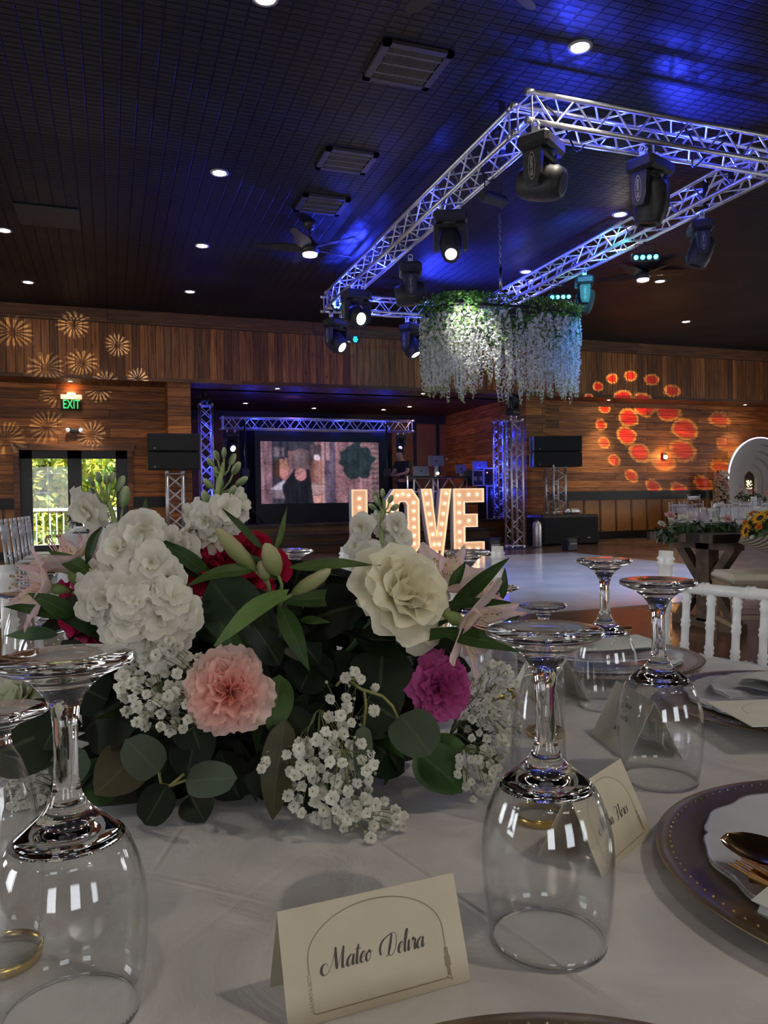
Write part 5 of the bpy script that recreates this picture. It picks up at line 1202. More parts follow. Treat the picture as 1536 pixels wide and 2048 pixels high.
# ------------------------------------------------------------------ place settings
M_charger = noisy('champagne gold charger', (.25, .185, .115), (.31, .23, .14), 3, .32, metal=.75); M_bead = mat('charger beads', (.42, .33, .17), .28, .9)
M_plate = mat('white porcelain', (.56, .57, .63), .18, coat=.4); M_silver = mat('silver plate edge', (.5, .5, .48), .22, .9)
M_gold = mat('polished gold', (.85, .53, .22), .12, 1.0); M_nap = noisy('pale green grey napkin', (.52, .55, .52), (.58, .60, .57), 60, .85, sheen=.3)
def charger(c, label, rz=0):
    t = thing('charger_plate', label, 'charger plate', (c.x, c.y, TZ+.0005), rz, 'gold charger plates')
    b = MB(); b.lathe([(.0005, .004), (.095, .004), (.108, .006), (.130, .011), (.160, .0155), (.1665, .0155), (.1675, .0145), (.166, .013), (.135, .0085), (.11, .002), (.10, 0), (.0005, 0)], 96); bd = b.build('dish', M_charger, t)
    b = MB()
    for k in range(110): a = 2*pi*k/110; b.sphere((.157*cos(a), .157*sin(a), .0158), .0011, 6, 4)
    tag(b.build('bead_rim', M_bead, t), kind='stuff'); return t
def scallop(a, k=1.0):
    u = (a*6/(2*pi)) % 1.0; v = abs(u-.5)*2
    return 1-.055*k*(v**6)-.02*k*(1-cos(2*pi*u))*.5+.012*k*cos(6*pi*u)
def plate(c, r, z, label, rz=0, cat='dinner plate', name='dinner_plate'):
    t = thing(name, label, cat, (c.x, c.y, z), rz, 'scalloped white plates'); n = 144
    def surf(zoff, rad):
        b = MB(); prof = [(.0005, .0), (.55, .0), (.62, .003), (.70, .0055), (.985, .010), (1.0, .0105)]
        up = len(prof); pr = [(q, z_+.003) for q, z_ in prof]+[(1.0, .0095), (.70, .0025), (.60, 0), (.0005, 0)]
        for q, z_ in pr:
            for k in range(n):
                a = 2*pi*k/n; s = 1+(scallop(a)-1)*max(0, (q-.6)/.4); rr = q*rad*s; b.vert((rr*cos(a), rr*sin(a), z_))
        for i in range(len(pr)-1):
            for k in range(n): b.face((i*n+k, i*n+(k+1) % n, (i+1)*n+(k+1) % n, (i+1)*n+k), True)
        return b
    surf(0, r).build('dish', M_plate, t)
    b = MB(); pts = []
    for k in range(n+1): a = 2*pi*k/n; rr = r*scallop(a); pts.append((rr*cos(a), rr*sin(a), .0125))
    b.tube(pts, .0009, 5, False); b.build('silver_edge', M_silver, t); return t
C1 = W(.358, .520); C2 = W(.515, .955); C3 = W(.340, 1.25); C4 = W(.07, .212)
charger(C1, 'gold charger plate at the right edge, nearest large one, with gold cutlery on it')
charger(C2, 'gold charger plate at the right edge, behind the nearest one, holding a menu card')
charger(C3, 'gold charger plate at the back right of the table in front of the white chair')
charger(C4, 'gold charger plate at the bottom edge of the photo, in front of the name card')
for c, lb in ((C1, 'the nearest right place setting'), (C2, 'the right place setting with the menu card'), (C3, 'the back right place setting')):
    rz = random.uniform(0, 1)+.2
    plate(c, .136, TZ+.0055, 'large scalloped white plate with silver edge of '+lb, rz)
    if c is not C1: plate(c, .104, TZ+.0055+.0095, 'smaller scalloped white plate on top at '+lb, rz+.3, 'salad plate', 'salad_plate')
def napkin(c, z, ang, label, w=.085, L=.20):
    t = thing('napkin', label, 'napkin', (c.x, c.y, z), ang, 'folded napkins'); 
    b = MB(); nx, ny = 14, 12
    def f(u, v):
        x = (u-.5)*L; y = (v-.5)*w*(1+.15*(u-.5)); zz = .010*(1-(2*v-1)**4)**.5 if abs(2*v-1) < 1 else 0
        return (x, y, zz+.002+.001*sin(u*9+v*4))
    b.grid(f, nx, ny); b.grid(lambda u, v: ((u-.5)*L, (v-.5)*w*(1+.15*(u-.5)), .001), nx, 3); b.build('fold', M_nap, t)
    b = MB(); b.grid(lambda u, v: (-L/2-.002+.08*u*(1-v*.5)+.0*v, -w*.5+w*v*.95, .009+.006*sin(pi*v)+.004*u), 8, 10); b.build('pocket_flap', M_nap, t); return t
def spoon(p, ang, tilt, label, L=.19, name='spoon'):
    t = thing(name, label, name, tuple(p), ang, 'gold cutlery'); 
    b = MB()
    if name == 'spoon':
        b.grid(lambda u, v: ((u-.5)*.056, (v-.5)*2*.019*sqrt(max(0, 1-(2*u-1)**2))*(1+.12*(.5-u)), .0075-.008*(1-(2*u-1)**2)*(1-(2*v-1)**2)), 16, 12)
        b.grid(lambda u, v: ((u-.5)*.058, (v-.5)*2*.020*sqrt(max(0, 1-(2*u-1)**2))*(1+.12*(.5-u)), .0072-.0095*(1-(2*u-1)**2)*(1-(2*v-1)**2)), 16, 12)
        b.build('bowl', M_gold, t)
    elif name == 'fork':
        for k in range(4): b.tube([(-.028, (k-1.5)*.006, .004), (0, (k-1.5)*.006, .001), (.02, (k-1.5)*.0055, .002)], .0013, 6)
        b.box((.024, 0, .002), (.014, .022, .002), bev=.0008); b.build('tines', M_gold, t)
    else:
        b.prism([(-.06, 0), (-.055, .007), (.03, .009), (.03, -.007), (-.045, -.006)], -.0008, .0008, Rt(pi/2, 'X')); b.build('blade', M_gold, t)
    b = MB(); b.tube([(.026, 0, .005), (.05, 0, .006), (.09, 0, .005), (L-.04, 0, .004)], [.0026, .002, .0028, .0048], 8); b.build('handle', M_gold, t); return t
dx_ = (-_f0+_r0*.45).normalized(); ang = math.atan2(dx_.y, dx_.x); q = at_z(1528, 1722, TZ+.034)
napkin(q+dx_*.085+_r0*.012, TZ+.0195, ang+.12, 'pale folded napkin pocket holding gold cutlery at the nearest right place setting', .085, .14)
spoon(q, ang, 0, 'polished gold spoon in the napkin of the nearest right place setting')
q2 = q-_r0*.002; q2.z = TZ+.024; spoon(q2+dx_*.012, ang+.05, 0, 'gold fork beside the spoon at the nearest right place setting', name='fork')
q2 = q-_r0*.024; q2.z = TZ+.026; spoon(q2+dx_*.165, ang+pi-.04, 0, 'gold knife reflecting blue beside the fork at the nearest right place setting', name='knife')
def flatcard(c, z, ang, w, h, label, art=True):
    t = thing('menu_card', label, 'menu card', (c.x, c.y, z), ang, 'menu cards'); b = MB(); b.box((0, 0, 0), (w, h, .0008)); b.build('card', M_cardw, t)
    F = Tr(-w/2, -h/2, .0004)
    b = MB(); script(b, 'Flores', w*.55, h*.45, w*.05, h*.07, F, bold=.06); b.build('lettering', M_ink, t)
    b = MB(); arch_art(b, w, h, F); b.build('printed_arch', M_line, t); return t
napkin(C2+W(.03, .03), TZ+.029, -TH+.5, 'pale folded napkin under the menu card at the right', .09, .18)
q = W(.452, .842); flatcard(q, TZ+.033, -TH+.05, .16, .10, 'cream menu card with arch lying on the plates at the right edge')
napkin(C3, TZ+.029, -TH+.2, 'pale folded napkin at the back right place setting', .08, .18); spoon(C3+W(-.085, -.01, TZ+.05), -TH+.15, 0, 'gold spoon on the back right place setting, seen through the goblet')

# ------------------------------------------------------------------ flower arrangement
FO = W(-.14, .80, TZ)
fa = thing('flower_arrangement', 'large low centrepiece of white stock, carnations, roses, pink lilies, baby\'s breath and eucalyptus', 'flower arrangement', tuple(FO))
M_petal = leafmat('petals', .6, .42, .2, .04); M_leaf = leafmat('glossy leaf', .45, .14, .25, .14); M_euc = leafmat('matte leaf', .7, .10, .12, .08); M_stem = leafmat('stem', .5, .0, .3, .1)
def fp(px, py, D): return at_d(px, py, D)-FO
def cdir(x, y, z): return _r0*x+_z*y-_f0*z
RB = random.Random(21)
def lerp3(a, b, t): return tuple(a[i]+(b[i]-a[i])*t for i in range(3))
def petal(b, M, L, Wd, cup=.3, bend=.4, ruf=.0, fr=3.0, ph=0.0, c0=(1, 1, 1), c1=(1, 1, 1), nu=6, nv=6, pw=.75, tip=.0, serr=0.0, cpow=1.0, claw=.25):
    """petal grows along +Y from the origin, its face towards +Z"""
    def wf(s): return (claw+(1-claw)*min(1, s/.7)**pw)*(1 if tip <= 0 or s < .6 else 1-.5*((s-.6)/.4)**2)
    def f(u, v):
        t = 2*u-1; s = v; x = t*Wd/2*wf(s); yt = .55+.45*sqrt(max(0, 1-.96*t*t)) if tip <= 0 else 1-.5*tip*abs(t)**1.2-.3*t*t; y = L*s*yt; e = serr*sin(t*19+ph*7)*max(0, s-.7)/.3
        y = y+e*L
        z = cup*Wd*t*t*.5*s**.5*(1-.75*s*s)+bend*L*s*s*.5+ruf*L*s*s*sin(fr*pi*t+ph)
        return (x, y, z)
    b.grid(f, nu, nv, M, True, lambda u, v: lerp3(c0, c1, v**cpow))
def basis_petal(azim, tilt):
    """rotate so a petal along +Y leans out from the +Z axis by tilt, facing the axis"""
    return Rt(azim, 'Z') @ Rt(pi/2-tilt, 'X')
def stem(parent, pts, r, col=(.16, .24, .07), name='stem'):
    b = MB(); b.col = col; b.tube(pts, r, 6); return b.build(name, M_stem, parent)

# --- florets of stock
def stock_floret(seed, closed=0.0):
    rnd = random.Random(seed); b = MB(); cw = (.90, .87, .80); cc = (.66, .68, .38)
    for ring_, (n, L, W_, tl) in enumerate(((5, .0175, .0185, 80), (5, .0150, .0150, 58), (4, .0105, .0110, 32))):
        for k in range(n):
            M = basis_petal(2*pi*k/n+ring_*.7+rnd.uniform(-.25, .25), R(tl*(1-closed)+rnd.uniform(-14, 14)))
            petal(b, M, L*rnd.uniform(.88, 1.12), W_*rnd.uniform(.9, 1.15), .35, -.55+rnd.uniform(-.3, .3), .10, rnd.uniform(1.5, 3), rnd.uniform(0, 6), cc, cw, 6, 6, cpow=.45)
    return b
SF = [stock_floret(k).mesh('floret', M_petal) for k in range(5)]
def bud_mesh():
    b = MB(); n = 10; prof = [(.0012, 0), (.0032, .002), (.0040, .006), (.0036, .0105), (.0020, .0140), (.0004, .0150)]
    cols = [(.09, .15, .05), (.10, .16, .06), (.13, .20, .08), (.19, .26, .12), (.34, .40, .22), (.5, .54, .36)]
    for i, (r_, z) in enumerate(prof):
        for k in range(n): a = 2*pi*k/n; q = r_*(1+.16*cos(4*a)); b.vert((q*cos(a), q*sin(a), z), cols[i] if k % 3 else lerp3(cols[i], (.5, .55, .35), .4))
    for i in range(len(prof)-1):
        for k in range(n): b.face((i*n+k, i*n+(k+1) % n, (i+1)*n+(k+1) % n, (i+1)*n+k), True)
    return b
BUD = bud_mesh().mesh('bud', M_stem)
def stock(label, path, florets, buds, D, fs=1.0, bs=1.0):
    base = fp(*path[0], D); o = thing_part('stock_flower', fa, base)
    pts = [fp(x, y, D)-base for x, y in path]; stem(o, pts, [.0032]+[.0026]*(len(pts)-2)+[.0016], (.28, .36, .14))
    def near(p): return min(pts, key=lambda q: (q-p).length)
    for i, (x, y, *r) in enumerate(florets):
        dd = r[0] if r else RB.uniform(-.02, .012); p = fp(x, y, D+dd)-base; d = (p-near(p)).normalized()*.8+cdir(0, .1, .9)+Vector((RB.uniform(-.3, .3),)*3)
        put('floret', SF[i % 5], o, frame(p, d, None, RB.uniform(0, 6), fs*RB.uniform(.92, 1.12)))
    for i, (x, y, *r) in enumerate(buds):
        p = fp(x, y+8, D+RB.uniform(-.006, .006))-base; k = max(pts, key=lambda q: -abs((q-p).length-.012)); dn = near(p); d = (p-dn)*.8+Vector((0, 0, .012))
        M = frame(p, d, None, RB.uniform(0, 6), .80*bs*(r[0] if r else 1.0)); put('bud', BUD, o, M)
        b = MB(); b.col = (.25, .33, .13); lo = dn-Vector((0, 0, .012)); b.tube([lo, (lo+p)/2+(p-dn)*.2, p], .0009, 5); b.build('bud_stalk', M_stem, o)
def thing_part(name, parent, loc):
    o = bpy.data.objects.new(name, None); COL.objects.link(o); o.parent = parent; o.location = loc; return o
stock('left', [(330, 1330), (300, 1230), (262, 1130), (232, 1050), (212, 985)],
      [(238, 1098, -.01), (285, 1062), (228, 1140), (302, 1125, -.015), (180, 1180), (212, 1192, -.015), (255, 1178, -.02), (330, 1150), (300, 1180, -.02), (345, 1195, -.015), (368, 1222), (262, 1238, -.02), (318, 1232, -.02), (290, 1275, -.01), (335, 1275), (240, 1262), (190, 1212), (205, 1150, .01), (350, 1240, -.01), (320, 1300, 0), (175, 1020, .0), (265, 1200, -.025)],
      [(188, 965), (200, 958), (213, 962), (222, 958), (192, 985), (232, 975, 1.5), (200, 1005, 1.9), (245, 1008, 1.9), (205, 1035, 1.4)], .64, 1.12, .82)
stock('centre', [(440, 1150), (432, 1080), (430, 1010), (440, 960), (447, 925)],
      [(388, 1032), (452, 1018, -.01), (475, 1010), (410, 1040, -.01), (350, 1086), (372, 1075), (398, 1060, .01), (440, 1052), (468, 1040), (425, 1075), (365, 1100)],
      [(436, 912), (448, 908), (460, 922, 1.2), (428, 925), (434, 945, 1.0), (466, 940, 1.3), (425, 968, 1.2), (472, 962, 1.3), (440, 972, 1.5), (418, 1003, 1.5), (458, 985, 1.2)], .72, .98, .86)
stock('right', [(770, 1170), (762, 1100), (764, 1040), (768, 1000)],
      [(722, 1052), (712, 1092), (748, 1042), (792, 1048), (802, 1072), (735, 1110), (775, 1062, .01), (785, 1088), (755, 1100)],
      [(754, 992), (766, 988), (778, 998), (760, 1004, 1.2), (782, 1012, 1.1), (752, 1010)], .80, .85, .85)

# --- carnations
def carnation(px, py, D, Rr, axis, c_in, c_out, seed, label, n=46, spread=1.0):
    rnd = random.Random(seed); p = fp(px, py, D); o = thing_part('carnation', fa, p); tag(o, label); A = frame((0, 0, 0), axis, None, rnd.uniform(0, 6))
    b = MB()
    for k in range(n):
        t = (k+.5)/n; tl = R(4+94*t**.8*spread+rnd.uniform(-9, 9)); az = k*2.39996+rnd.uniform(-.3, .3); L = Rr*(.70+.48*t)*rnd.uniform(.85, 1.15)
        M = A @ Tr(0, 0, -Rr*.35) @ basis_petal(az, tl)
        petal(b, M, L, L*(.9+.35*t)*rnd.uniform(.9, 1.1), rnd.uniform(-.1, .4), rnd.uniform(-.5, .2), .17-.07*t, rnd.uniform(1.6, 3.0), rnd.uniform(0, 6), c_in, lerp3(c_in, c_out, .35+.65*t), 20, 8, .8, .0, .035, .8, .18)
    b.build('petals', M_petal, o)
    b = MB(); b.col = (.14, .25, .12); b.lathe([(.003, -Rr*1.15), (Rr*.22, -Rr*1.0), (Rr*.27, -Rr*.55), (Rr*.30, -Rr*.35)], 12, A); b.build('calyx', M_stem, o)
    e = A @ Vector((0, 0, -Rr*1.1)); stem(o, [e, e*1.3+Vector((0, 0, -.02)), (fp(520, 1480, .80)-p)], .0022, (.16, .26, .12)); return o
carnation(458, 1388, .615, .0305, cdir(.15, .10, 1), (.95, .42, .34), (.98, .76, .68), 3, 'pale salmon pink carnation facing the viewer')
carnation(884, 1372, .68, .0270, cdir(.35, .25, .8), (.55, .07, .28), (.72, .16, .44), 8, 'deep magenta pink carnation turned to the right', n=44, spread=.82)
# extra drooping petals of the pink one
# --- roses
def rose(px, py, D, Rr, axis, c_in, c_out, seed, name, label, n=30, openess=1.0, wavy=.05):
    rnd = random.Random(seed); p = fp(px, py, D); o = thing_part(name, fa, p); tag(o, label); A = frame((0, 0, 0), axis, None, rnd.uniform(0, 6)); b = MB()
    for k in range(n):
        t = (k+.5)/n; az = k*2.39996+rnd.uniform(-.2, .2); tl = R(2+66*t**1.15*openess+rnd.uniform(-5, 5)); L = Rr*(.95+.25*t)
        M = A @ Tr(0, 0, -Rr*.55) @ Rt(az, 'Z') @ Tr(0, Rr*.05+Rr*.16*t, 0) @ Rt(pi/2-tl, 'X')
        petal(b, M, L, Rr*(.75+.75*t), .85-.5*t, -.30-.55*t*(k % 2), wavy, 1.6, rnd.uniform(0, 6), c_in, lerp3(c_in, c_out, .3+.7*t), 10, 8, .55, .0, 0, .9, .45)
    b.build('petals', M_petal, o)
    b = MB(); b.col = (.10, .18, .06); b.lathe([(.003, -Rr*.95), (Rr*.2, -Rr*.85), (Rr*.28, -Rr*.6), (Rr*.2, -Rr*.5)], 10, A)
    for k in range(5): petal(b, A @ Tr(0, 0, -Rr*.6) @ basis_petal(k*2*pi/5, R(100)), Rr*.75, Rr*.25, .2, -.3, 0, 1, 0, (.10, .18, .06), (.12, .22, .07), 3, 5, 1, .9)
    b.build('calyx', M_stem, o); e = A @ Vector((0, 0, -Rr*.95)); stem(o, [e, e*1.6, fp(540, 1500, .82)-p], .003, (.10, .18, .06)); return o
rose(472, 1108, .72, .036, cdir(.05, .85, .50), (.30, .002, .022), (.50, .008, .055), 4, 'red_rose', 'crimson rose behind the green lily buds', n=34, openess=1.15)
rose(150, 1235, .70, .030, cdir(-.6, -.3, .5), (.42, .006, .06), (.62, .02, .14), 5, 'magenta_rose', 'magenta rose hidden behind leaves at the left', n=26)
rose(822, 1172, .67, .037, cdir(.42, .42, .55), (.88, .83, .58), (.94, .91, .76), 6, 'cream_rose', 'large open cream flower right of centre', n=32, openess=1.2, wavy=.10)
o_ = rose(20, 1400, .74, .030, cdir(-.3, .5, .4), (.55, .60, .40), (.8, .82, .68), 9, 'white_rose', 'white flower behind the foot of the blurred goblet', n=24)

# --- peruvian lilies
def lily(px, py, D, s, axis, roll, label, seed, cpink=(.88, .64, .68)):
    rnd = random.Random(seed); p = fp(px, py, D); o = thing_part('pink_lily', fa, p); tag(o, label); A = frame((0, 0, 0), axis, None, roll, s)
    white = (.88, .80, .78); gr = (.35, .42, .15)
    for k in range(6):
        inner = k % 2; b = MB(); tl = R(52 if not inner else 40)+rnd.uniform(-.12, .12); M = A @ Tr(0, 0, -.018) @ basis_petal(k*pi/3+rnd.uniform(-.1, .1), tl)
        L = .046 if not inner else .045; w = .038 if not inner else .025
        def cf(u, v, inner=inner): 
            c = lerp3(white, cpink, min(1, abs(v-.15)*1.3)); mid = max(0, 1-abs(u-.5)*9)
            c = lerp3(c, gr, mid*.55*(v if not inner else .6)) if v > .25 else lerp3(c, (.65, .68, .35), (.25-v)*3)
            if inner and .25 < v < .7: c = lerp3(c, (.86, .74, .30), .45)
            return c
        i0 = len(b.v); petal(b, M, L, w, .45, -.28, .05, 1.5, rnd.uniform(0, 6), (1, 1, 1), (1, 1, 1), 8, 9, .8 if not inner else 1.0, .14 if not inner else .35, 0, 1, .16)
        q = 0
        for v in range(10):
            for u in range(9): b.c[i0+q] = cf(u/8, v/9); q += 1
        pt = b.build('petal', M_petal, o)
        if inner:
            sb = MB(); sb.col = (.20, .03, .04)
            for _ in range(16):
                u = rnd.uniform(-.3, .3); v = rnd.uniform(.28, .72); x = u*w*.8; y = L*v; z = .45*w*(2*u)**2*.5*v**.5*(1-.75*v*v)-.28*L*v*v*.5+.0012
                sb.add([(x-.0003, y-.0011, z), (x+.0003, y-.0011, z), (x+.0003, y+.0011, z-.0002), (x-.0003, y+.0011, z-.0002)], [(0, 1, 2, 3)], M, False)
            sb.build('speckles', M_stem, pt)
    b = MB(); b.col = (.75, .45, .45)
    ends = []
    for k in range(6): a = k*pi/3+.4; e = (.007*cos(a)+.003, .007*sin(a), .016+.003*(k % 2)); b.tube([A @ Vector((.001*cos(a), .001*sin(a), -.016)), A @ Vector((.004*cos(a), .004*sin(a), 0)), A @ Vector(e)], .0005*s, 4); ends.append(e)
    st_ = b.build('stamens', M_stem, o); b = MB(); b.col = (.35, .26, .10)
    for e in ends: b.sphere(A @ Vector(e), .0014*s, 6, 4)
    b.build('anthers', M_stem, st_)
    b = MB(); b.col = (.22, .30, .10); b.lathe([(.0018, -.034), (.004, -.027), (.0055, -.020), (.003, -.014)], 8, A); e = A @ Vector((0, 0, -.033)); b.tube([e, e+(e-A @ Vector((0, 0, 0)))*.5+Vector((0, 0, -.01)), (fp(px+(520-px)*.4, max(py, 1180)+60, D+.05)-p)], .0013, 5); b.build('stalk', M_stem, o); return o
lily(125, 1110, .68, 1.05, cdir(-.35, .80, .15), .3, 'pale pink lily opening upward at the left', 1)
lily(66, 1172, .66, .95, cdir(-.75, .20, .55), 1.2, 'pale pink speckled lily facing left at the left edge', 2)
lily(200, 1100, .76, 1.05, cdir(.1, .9, -.1), .9, 'pale pink lily behind the left white stock', 3)
lily(880, 1150, .72, 1.1, cdir(-.05, .75, .55), .5, 'pale pink speckled lily right of the cream flower', 4)
lily(985, 1195, .76, 1.1, cdir(.55, .55, .2), 0, 'pale pink lily among leaves right of the flowers', 5)
lily(958, 1262, .66, 1.15, cdir(.75, -.35, .45), 2.0, 'pale pink lily with drooping petals beside the foot of the big right goblet', 6)
def lily_bud(p0, p1, D, w, label=None):
    a = fp(*p0, D); c = fp(*p1, D-.01); L = (c-a).length; o = thing_part('lily_bud', fa, a); A = frame((0, 0, 0), c-a); b = MB(); n = 12
    prof = [(.12, 0), (.30, .10), (.46, .30), (.50, .52), (.42, .75), (.22, .93), (.02, 1.0)]
    for i, (r_, z) in enumerate(prof):
        for k in range(n):
            an = 2*pi*k/n; q = r_*w*(1+.10*cos(3*an)); c_ = lerp3((.30, .38, .12), (.62, .64, .36), z) if k % 4 else lerp3((.30, .38, .12), (.72, .55, .42), z); b.vert(A @ Vector((q*cos(an+z), q*sin(an+z), z*L)), c_)
    for i in range(len(prof)-1):
        for k in range(n): b.face((i*n+k, i*n+(k+1) % n, (i+1)*n+(k+1) % n, (i+1)*n+k), True)
    b.build('tepals', M_petal, o); stem(o, [(0, 0, 0), (a-c)*.3, fp(545, 1280, D+.06)-a], .0016, (.20, .28, .09), 'stalk')
lily_bud((512, 1142), (432, 1056), .66, .0145); lily_bud((556, 1150), (530, 1086), .655, .0165); lily_bud((534, 1160), (520, 1122), .66, .012); lily_bud((585, 1188), (662, 1138), .66, .0125)

# --- leaves
HU = (0, .14, .30, .46, .5, .54, .70, .86, 1)
def leafblade(p0, p1, w, kind='lance', bend=.12, nrm=None, col=None, fold=.15, seed=0, wave=.02):
    """vertices of a leaf from base p0 to tip p1 (local to the arrangement)"""
    rnd = random.Random(seed); d = (p1-p0); L = d.length; y = d.normalized(); n = Vector(nrm) if nrm is not None else cdir(0, .5, .8); n = (n-y*n.dot(y)); n = n.normalized() if n.length > 1e-4 else y.orthogonal().normalized(); x = y.cross(n)
    M = Matrix(((x.x, y.x, n.x, p0.x), (x.y, y.y, n.y, p0.y), (x.z, y.z, n.z, p0.z), (0, 0, 0, 1)))
    prof = {'lance': lambda s: (sin(pi*min(1, s**.75))**.9)*(1-.12*s), 'round': lambda s: sqrt(max(0, 1-(2*s-1)**2))**.85*(1-.12*s+.1), 'salal': lambda s: sin(pi*s**.8)**.7}[kind]
    base = col or (.04, .10, .025); mid = lerp3(base, (.20, .25, .12), .22)
    b = MB(); ph = rnd.uniform(0, 6)
    def f(u, v):
        t = 2*u-1; hw = w/2*max(.03, prof(v)) if v < .995 else w*.01
        return (t*hw, v*L, fold*hw*abs(t)+bend*L*sin(pi*v)+wave*L*sin(5*v+ph)*t+wave*.6*L*sin(9*v+ph))
    g = rnd.uniform(.8, 1.2)
    b.grid(lambda u, v: f(HU[int(round(u*8))], v), 8, 10, M, True, lambda u, v: tuple(q*g for q in (mid if abs(u-.5) < .02 else base)))
    return b
LG = (.026, .060, .012); LL = (.060, .105, .022); DK = (.007, .013, .005)  # DK: leaf green with the shade put into the colour
def leaf(nm, a, D0, c, D1, wpx, kind, col, m_, bend=.08, nrm=None, seed=0, fold=.15, wave=.02):
    p0 = fp(*a, D0); p1 = fp(*c, D1); w = wpx/1540*(D0+D1)/2; b = leafblade(Vector((0, 0, 0)), p1-p0, w, kind, bend, nrm, col, fold, seed, wave); return b.build(nm, m_, fa, Matrix.Translation(p0))
LANCE = [((215, 1232), .68, (4, 1214), .66, 42, LG, .04), ((145, 1232), .66, (55, 1186), .64, 42, LG, .10), ((190, 1152), .68, (92, 1100), .66, 34, LL, .05), ((172, 1128), .67, (206, 1050), .65, 30, LG, .05),
    ((286, 1118), .66, (292, 994), .66, 26, LL, .03), ((425, 1155), .70, (316, 1076), .68, 36, LG, .02), ((435, 1165), .70, (326, 1103), .69, 28, LG, -.03), ((512, 1138), .66, (372, 1172), .64, 34, LL, .14),
    ((548, 1110), .67, (574, 1012), .69, 13, LL, -.10), ((575, 1135), .66, (762, 1130), .66, 24, LL, .05), ((578, 1178), .64, (428, 1292), .60, 46, (.12, .21, .06), .10), ((560, 1212), .64, (618, 1342), .62, 44, LG, .12),
    ((525, 1098), .66, (446, 1018), .66, 18, LG, .04), ((560, 1160), .66, (500, 1108), .66, 24, LG, .1), ((895, 1225), .70, (1018, 1116), .68, 36, LG, .03), ((885, 1212), .69, (1022, 1206), .67, 27, LG, .06), ((1005, 1198), .72, (1010, 1135), .72, 18, LG, .05),
    ((900, 1180), .71, (932, 1122), .71, 24, LG, .03), ((885, 1268), .66, (1056, 1306), .62, 42, LG, .08), ((925, 1262), .68, (1046, 1285), .66, 28, LG, .1), ((790, 1288), .68, (965, 1256), .67, 30, LG, .08), ((560, 1205), .68, (735, 1195), .70, 40, LG, .05),
    ((600, 1240), .68, (660, 1245), .67, 20, LL, .05), ((250, 1255), .68, (150, 1258), .66, 40, LG, .05), ((118, 1268), .68, (10, 1272), .66, 32, (.07, .13, .07), .05), ((480, 1320), .64, (440, 1240), .64, 40, LG, .1), ((780, 1290), .69, (920, 1232), .68, 22, LG, .05),
    ((560, 1330), .64, (500, 1240), .63, 60, DK, .05), ((690, 1210), .70, (760, 1195), .70, 46, LG, .06), ((1000, 1260), .7, (1040, 1230), .7, 18, LG, .05)]
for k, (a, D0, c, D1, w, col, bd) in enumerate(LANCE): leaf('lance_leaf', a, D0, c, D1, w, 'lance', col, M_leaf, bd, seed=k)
EU = (.075, .100, .068); EUD = (.018, .025, .015)  # EU is the lit tone, EUD the same leaf with shade painted in
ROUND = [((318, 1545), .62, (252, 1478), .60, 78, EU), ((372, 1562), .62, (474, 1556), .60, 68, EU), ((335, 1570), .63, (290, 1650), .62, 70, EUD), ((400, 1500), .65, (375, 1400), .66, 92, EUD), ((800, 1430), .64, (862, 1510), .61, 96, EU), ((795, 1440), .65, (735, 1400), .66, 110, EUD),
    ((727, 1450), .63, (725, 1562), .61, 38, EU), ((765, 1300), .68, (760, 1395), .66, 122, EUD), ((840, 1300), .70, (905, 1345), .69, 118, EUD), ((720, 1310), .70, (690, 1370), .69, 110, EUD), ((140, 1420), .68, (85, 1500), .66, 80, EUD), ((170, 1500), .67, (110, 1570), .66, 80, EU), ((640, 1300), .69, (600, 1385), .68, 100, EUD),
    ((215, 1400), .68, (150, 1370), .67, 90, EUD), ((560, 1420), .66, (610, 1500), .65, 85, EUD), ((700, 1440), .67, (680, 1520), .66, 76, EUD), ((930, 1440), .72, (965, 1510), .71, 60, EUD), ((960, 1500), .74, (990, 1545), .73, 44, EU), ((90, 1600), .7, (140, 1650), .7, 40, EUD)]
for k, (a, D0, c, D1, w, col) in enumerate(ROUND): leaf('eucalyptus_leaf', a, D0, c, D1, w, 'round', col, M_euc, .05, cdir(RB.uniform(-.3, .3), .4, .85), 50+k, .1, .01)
SAL = [((570, 1440), .64, (545, 1640), .62, 72, (.07, .065, .03)), ((520, 1500), .66, (580, 1610), .64, 110, DK), ((830, 1500), .68, (925, 1585), .67, 100, (.035, .08, .02)), ((420, 1160), .68, (540, 1300), .66, 125, (.03, .055, .028)), ((545, 1280), .68, (450, 1180), .68, 120, DK), ((290, 1500), .68, (190, 1590), .65, 110, (.07, .06, .03)),
    ((250, 1540), .68, (120, 1600), .66, 95, LG), ((380, 1590), .66, (410, 1645), .65, 75, DK), ((560, 1350), .67, (545, 1470), .65, 66, (.045, .09, .02)), ((860, 1480), .7, (935, 1500), .69, 40, (.07, .14, .03)), ((620, 1150), .72, (700, 1270), .70, 110, (.035, .05, .02)), ((330, 1560), .69, (300, 1480), .70, 100, DK), ((660, 1620), .68, (600, 1560), .68, 80, DK),
    ((150, 1300), .70, (110, 1400), .68, 80, LG), ((100, 1400), .71, (60, 1480), .70, 80, LG), ((860, 1290), .70, (800, 1260), .69, 70, LG), ((560, 1240), .69, (640, 1330), .68, 90, DK), ((480, 1600), .68, (440, 1500), .68, 100, DK)]
for k, (a, D0, c, D1, w, col) in enumerate(SAL): leaf('salal_leaf', a, D0, c, D1, w, 'salal', col, M_leaf, .06, cdir(RB.uniform(-.4, .4), .4, .8), 90+k, .12, .02)
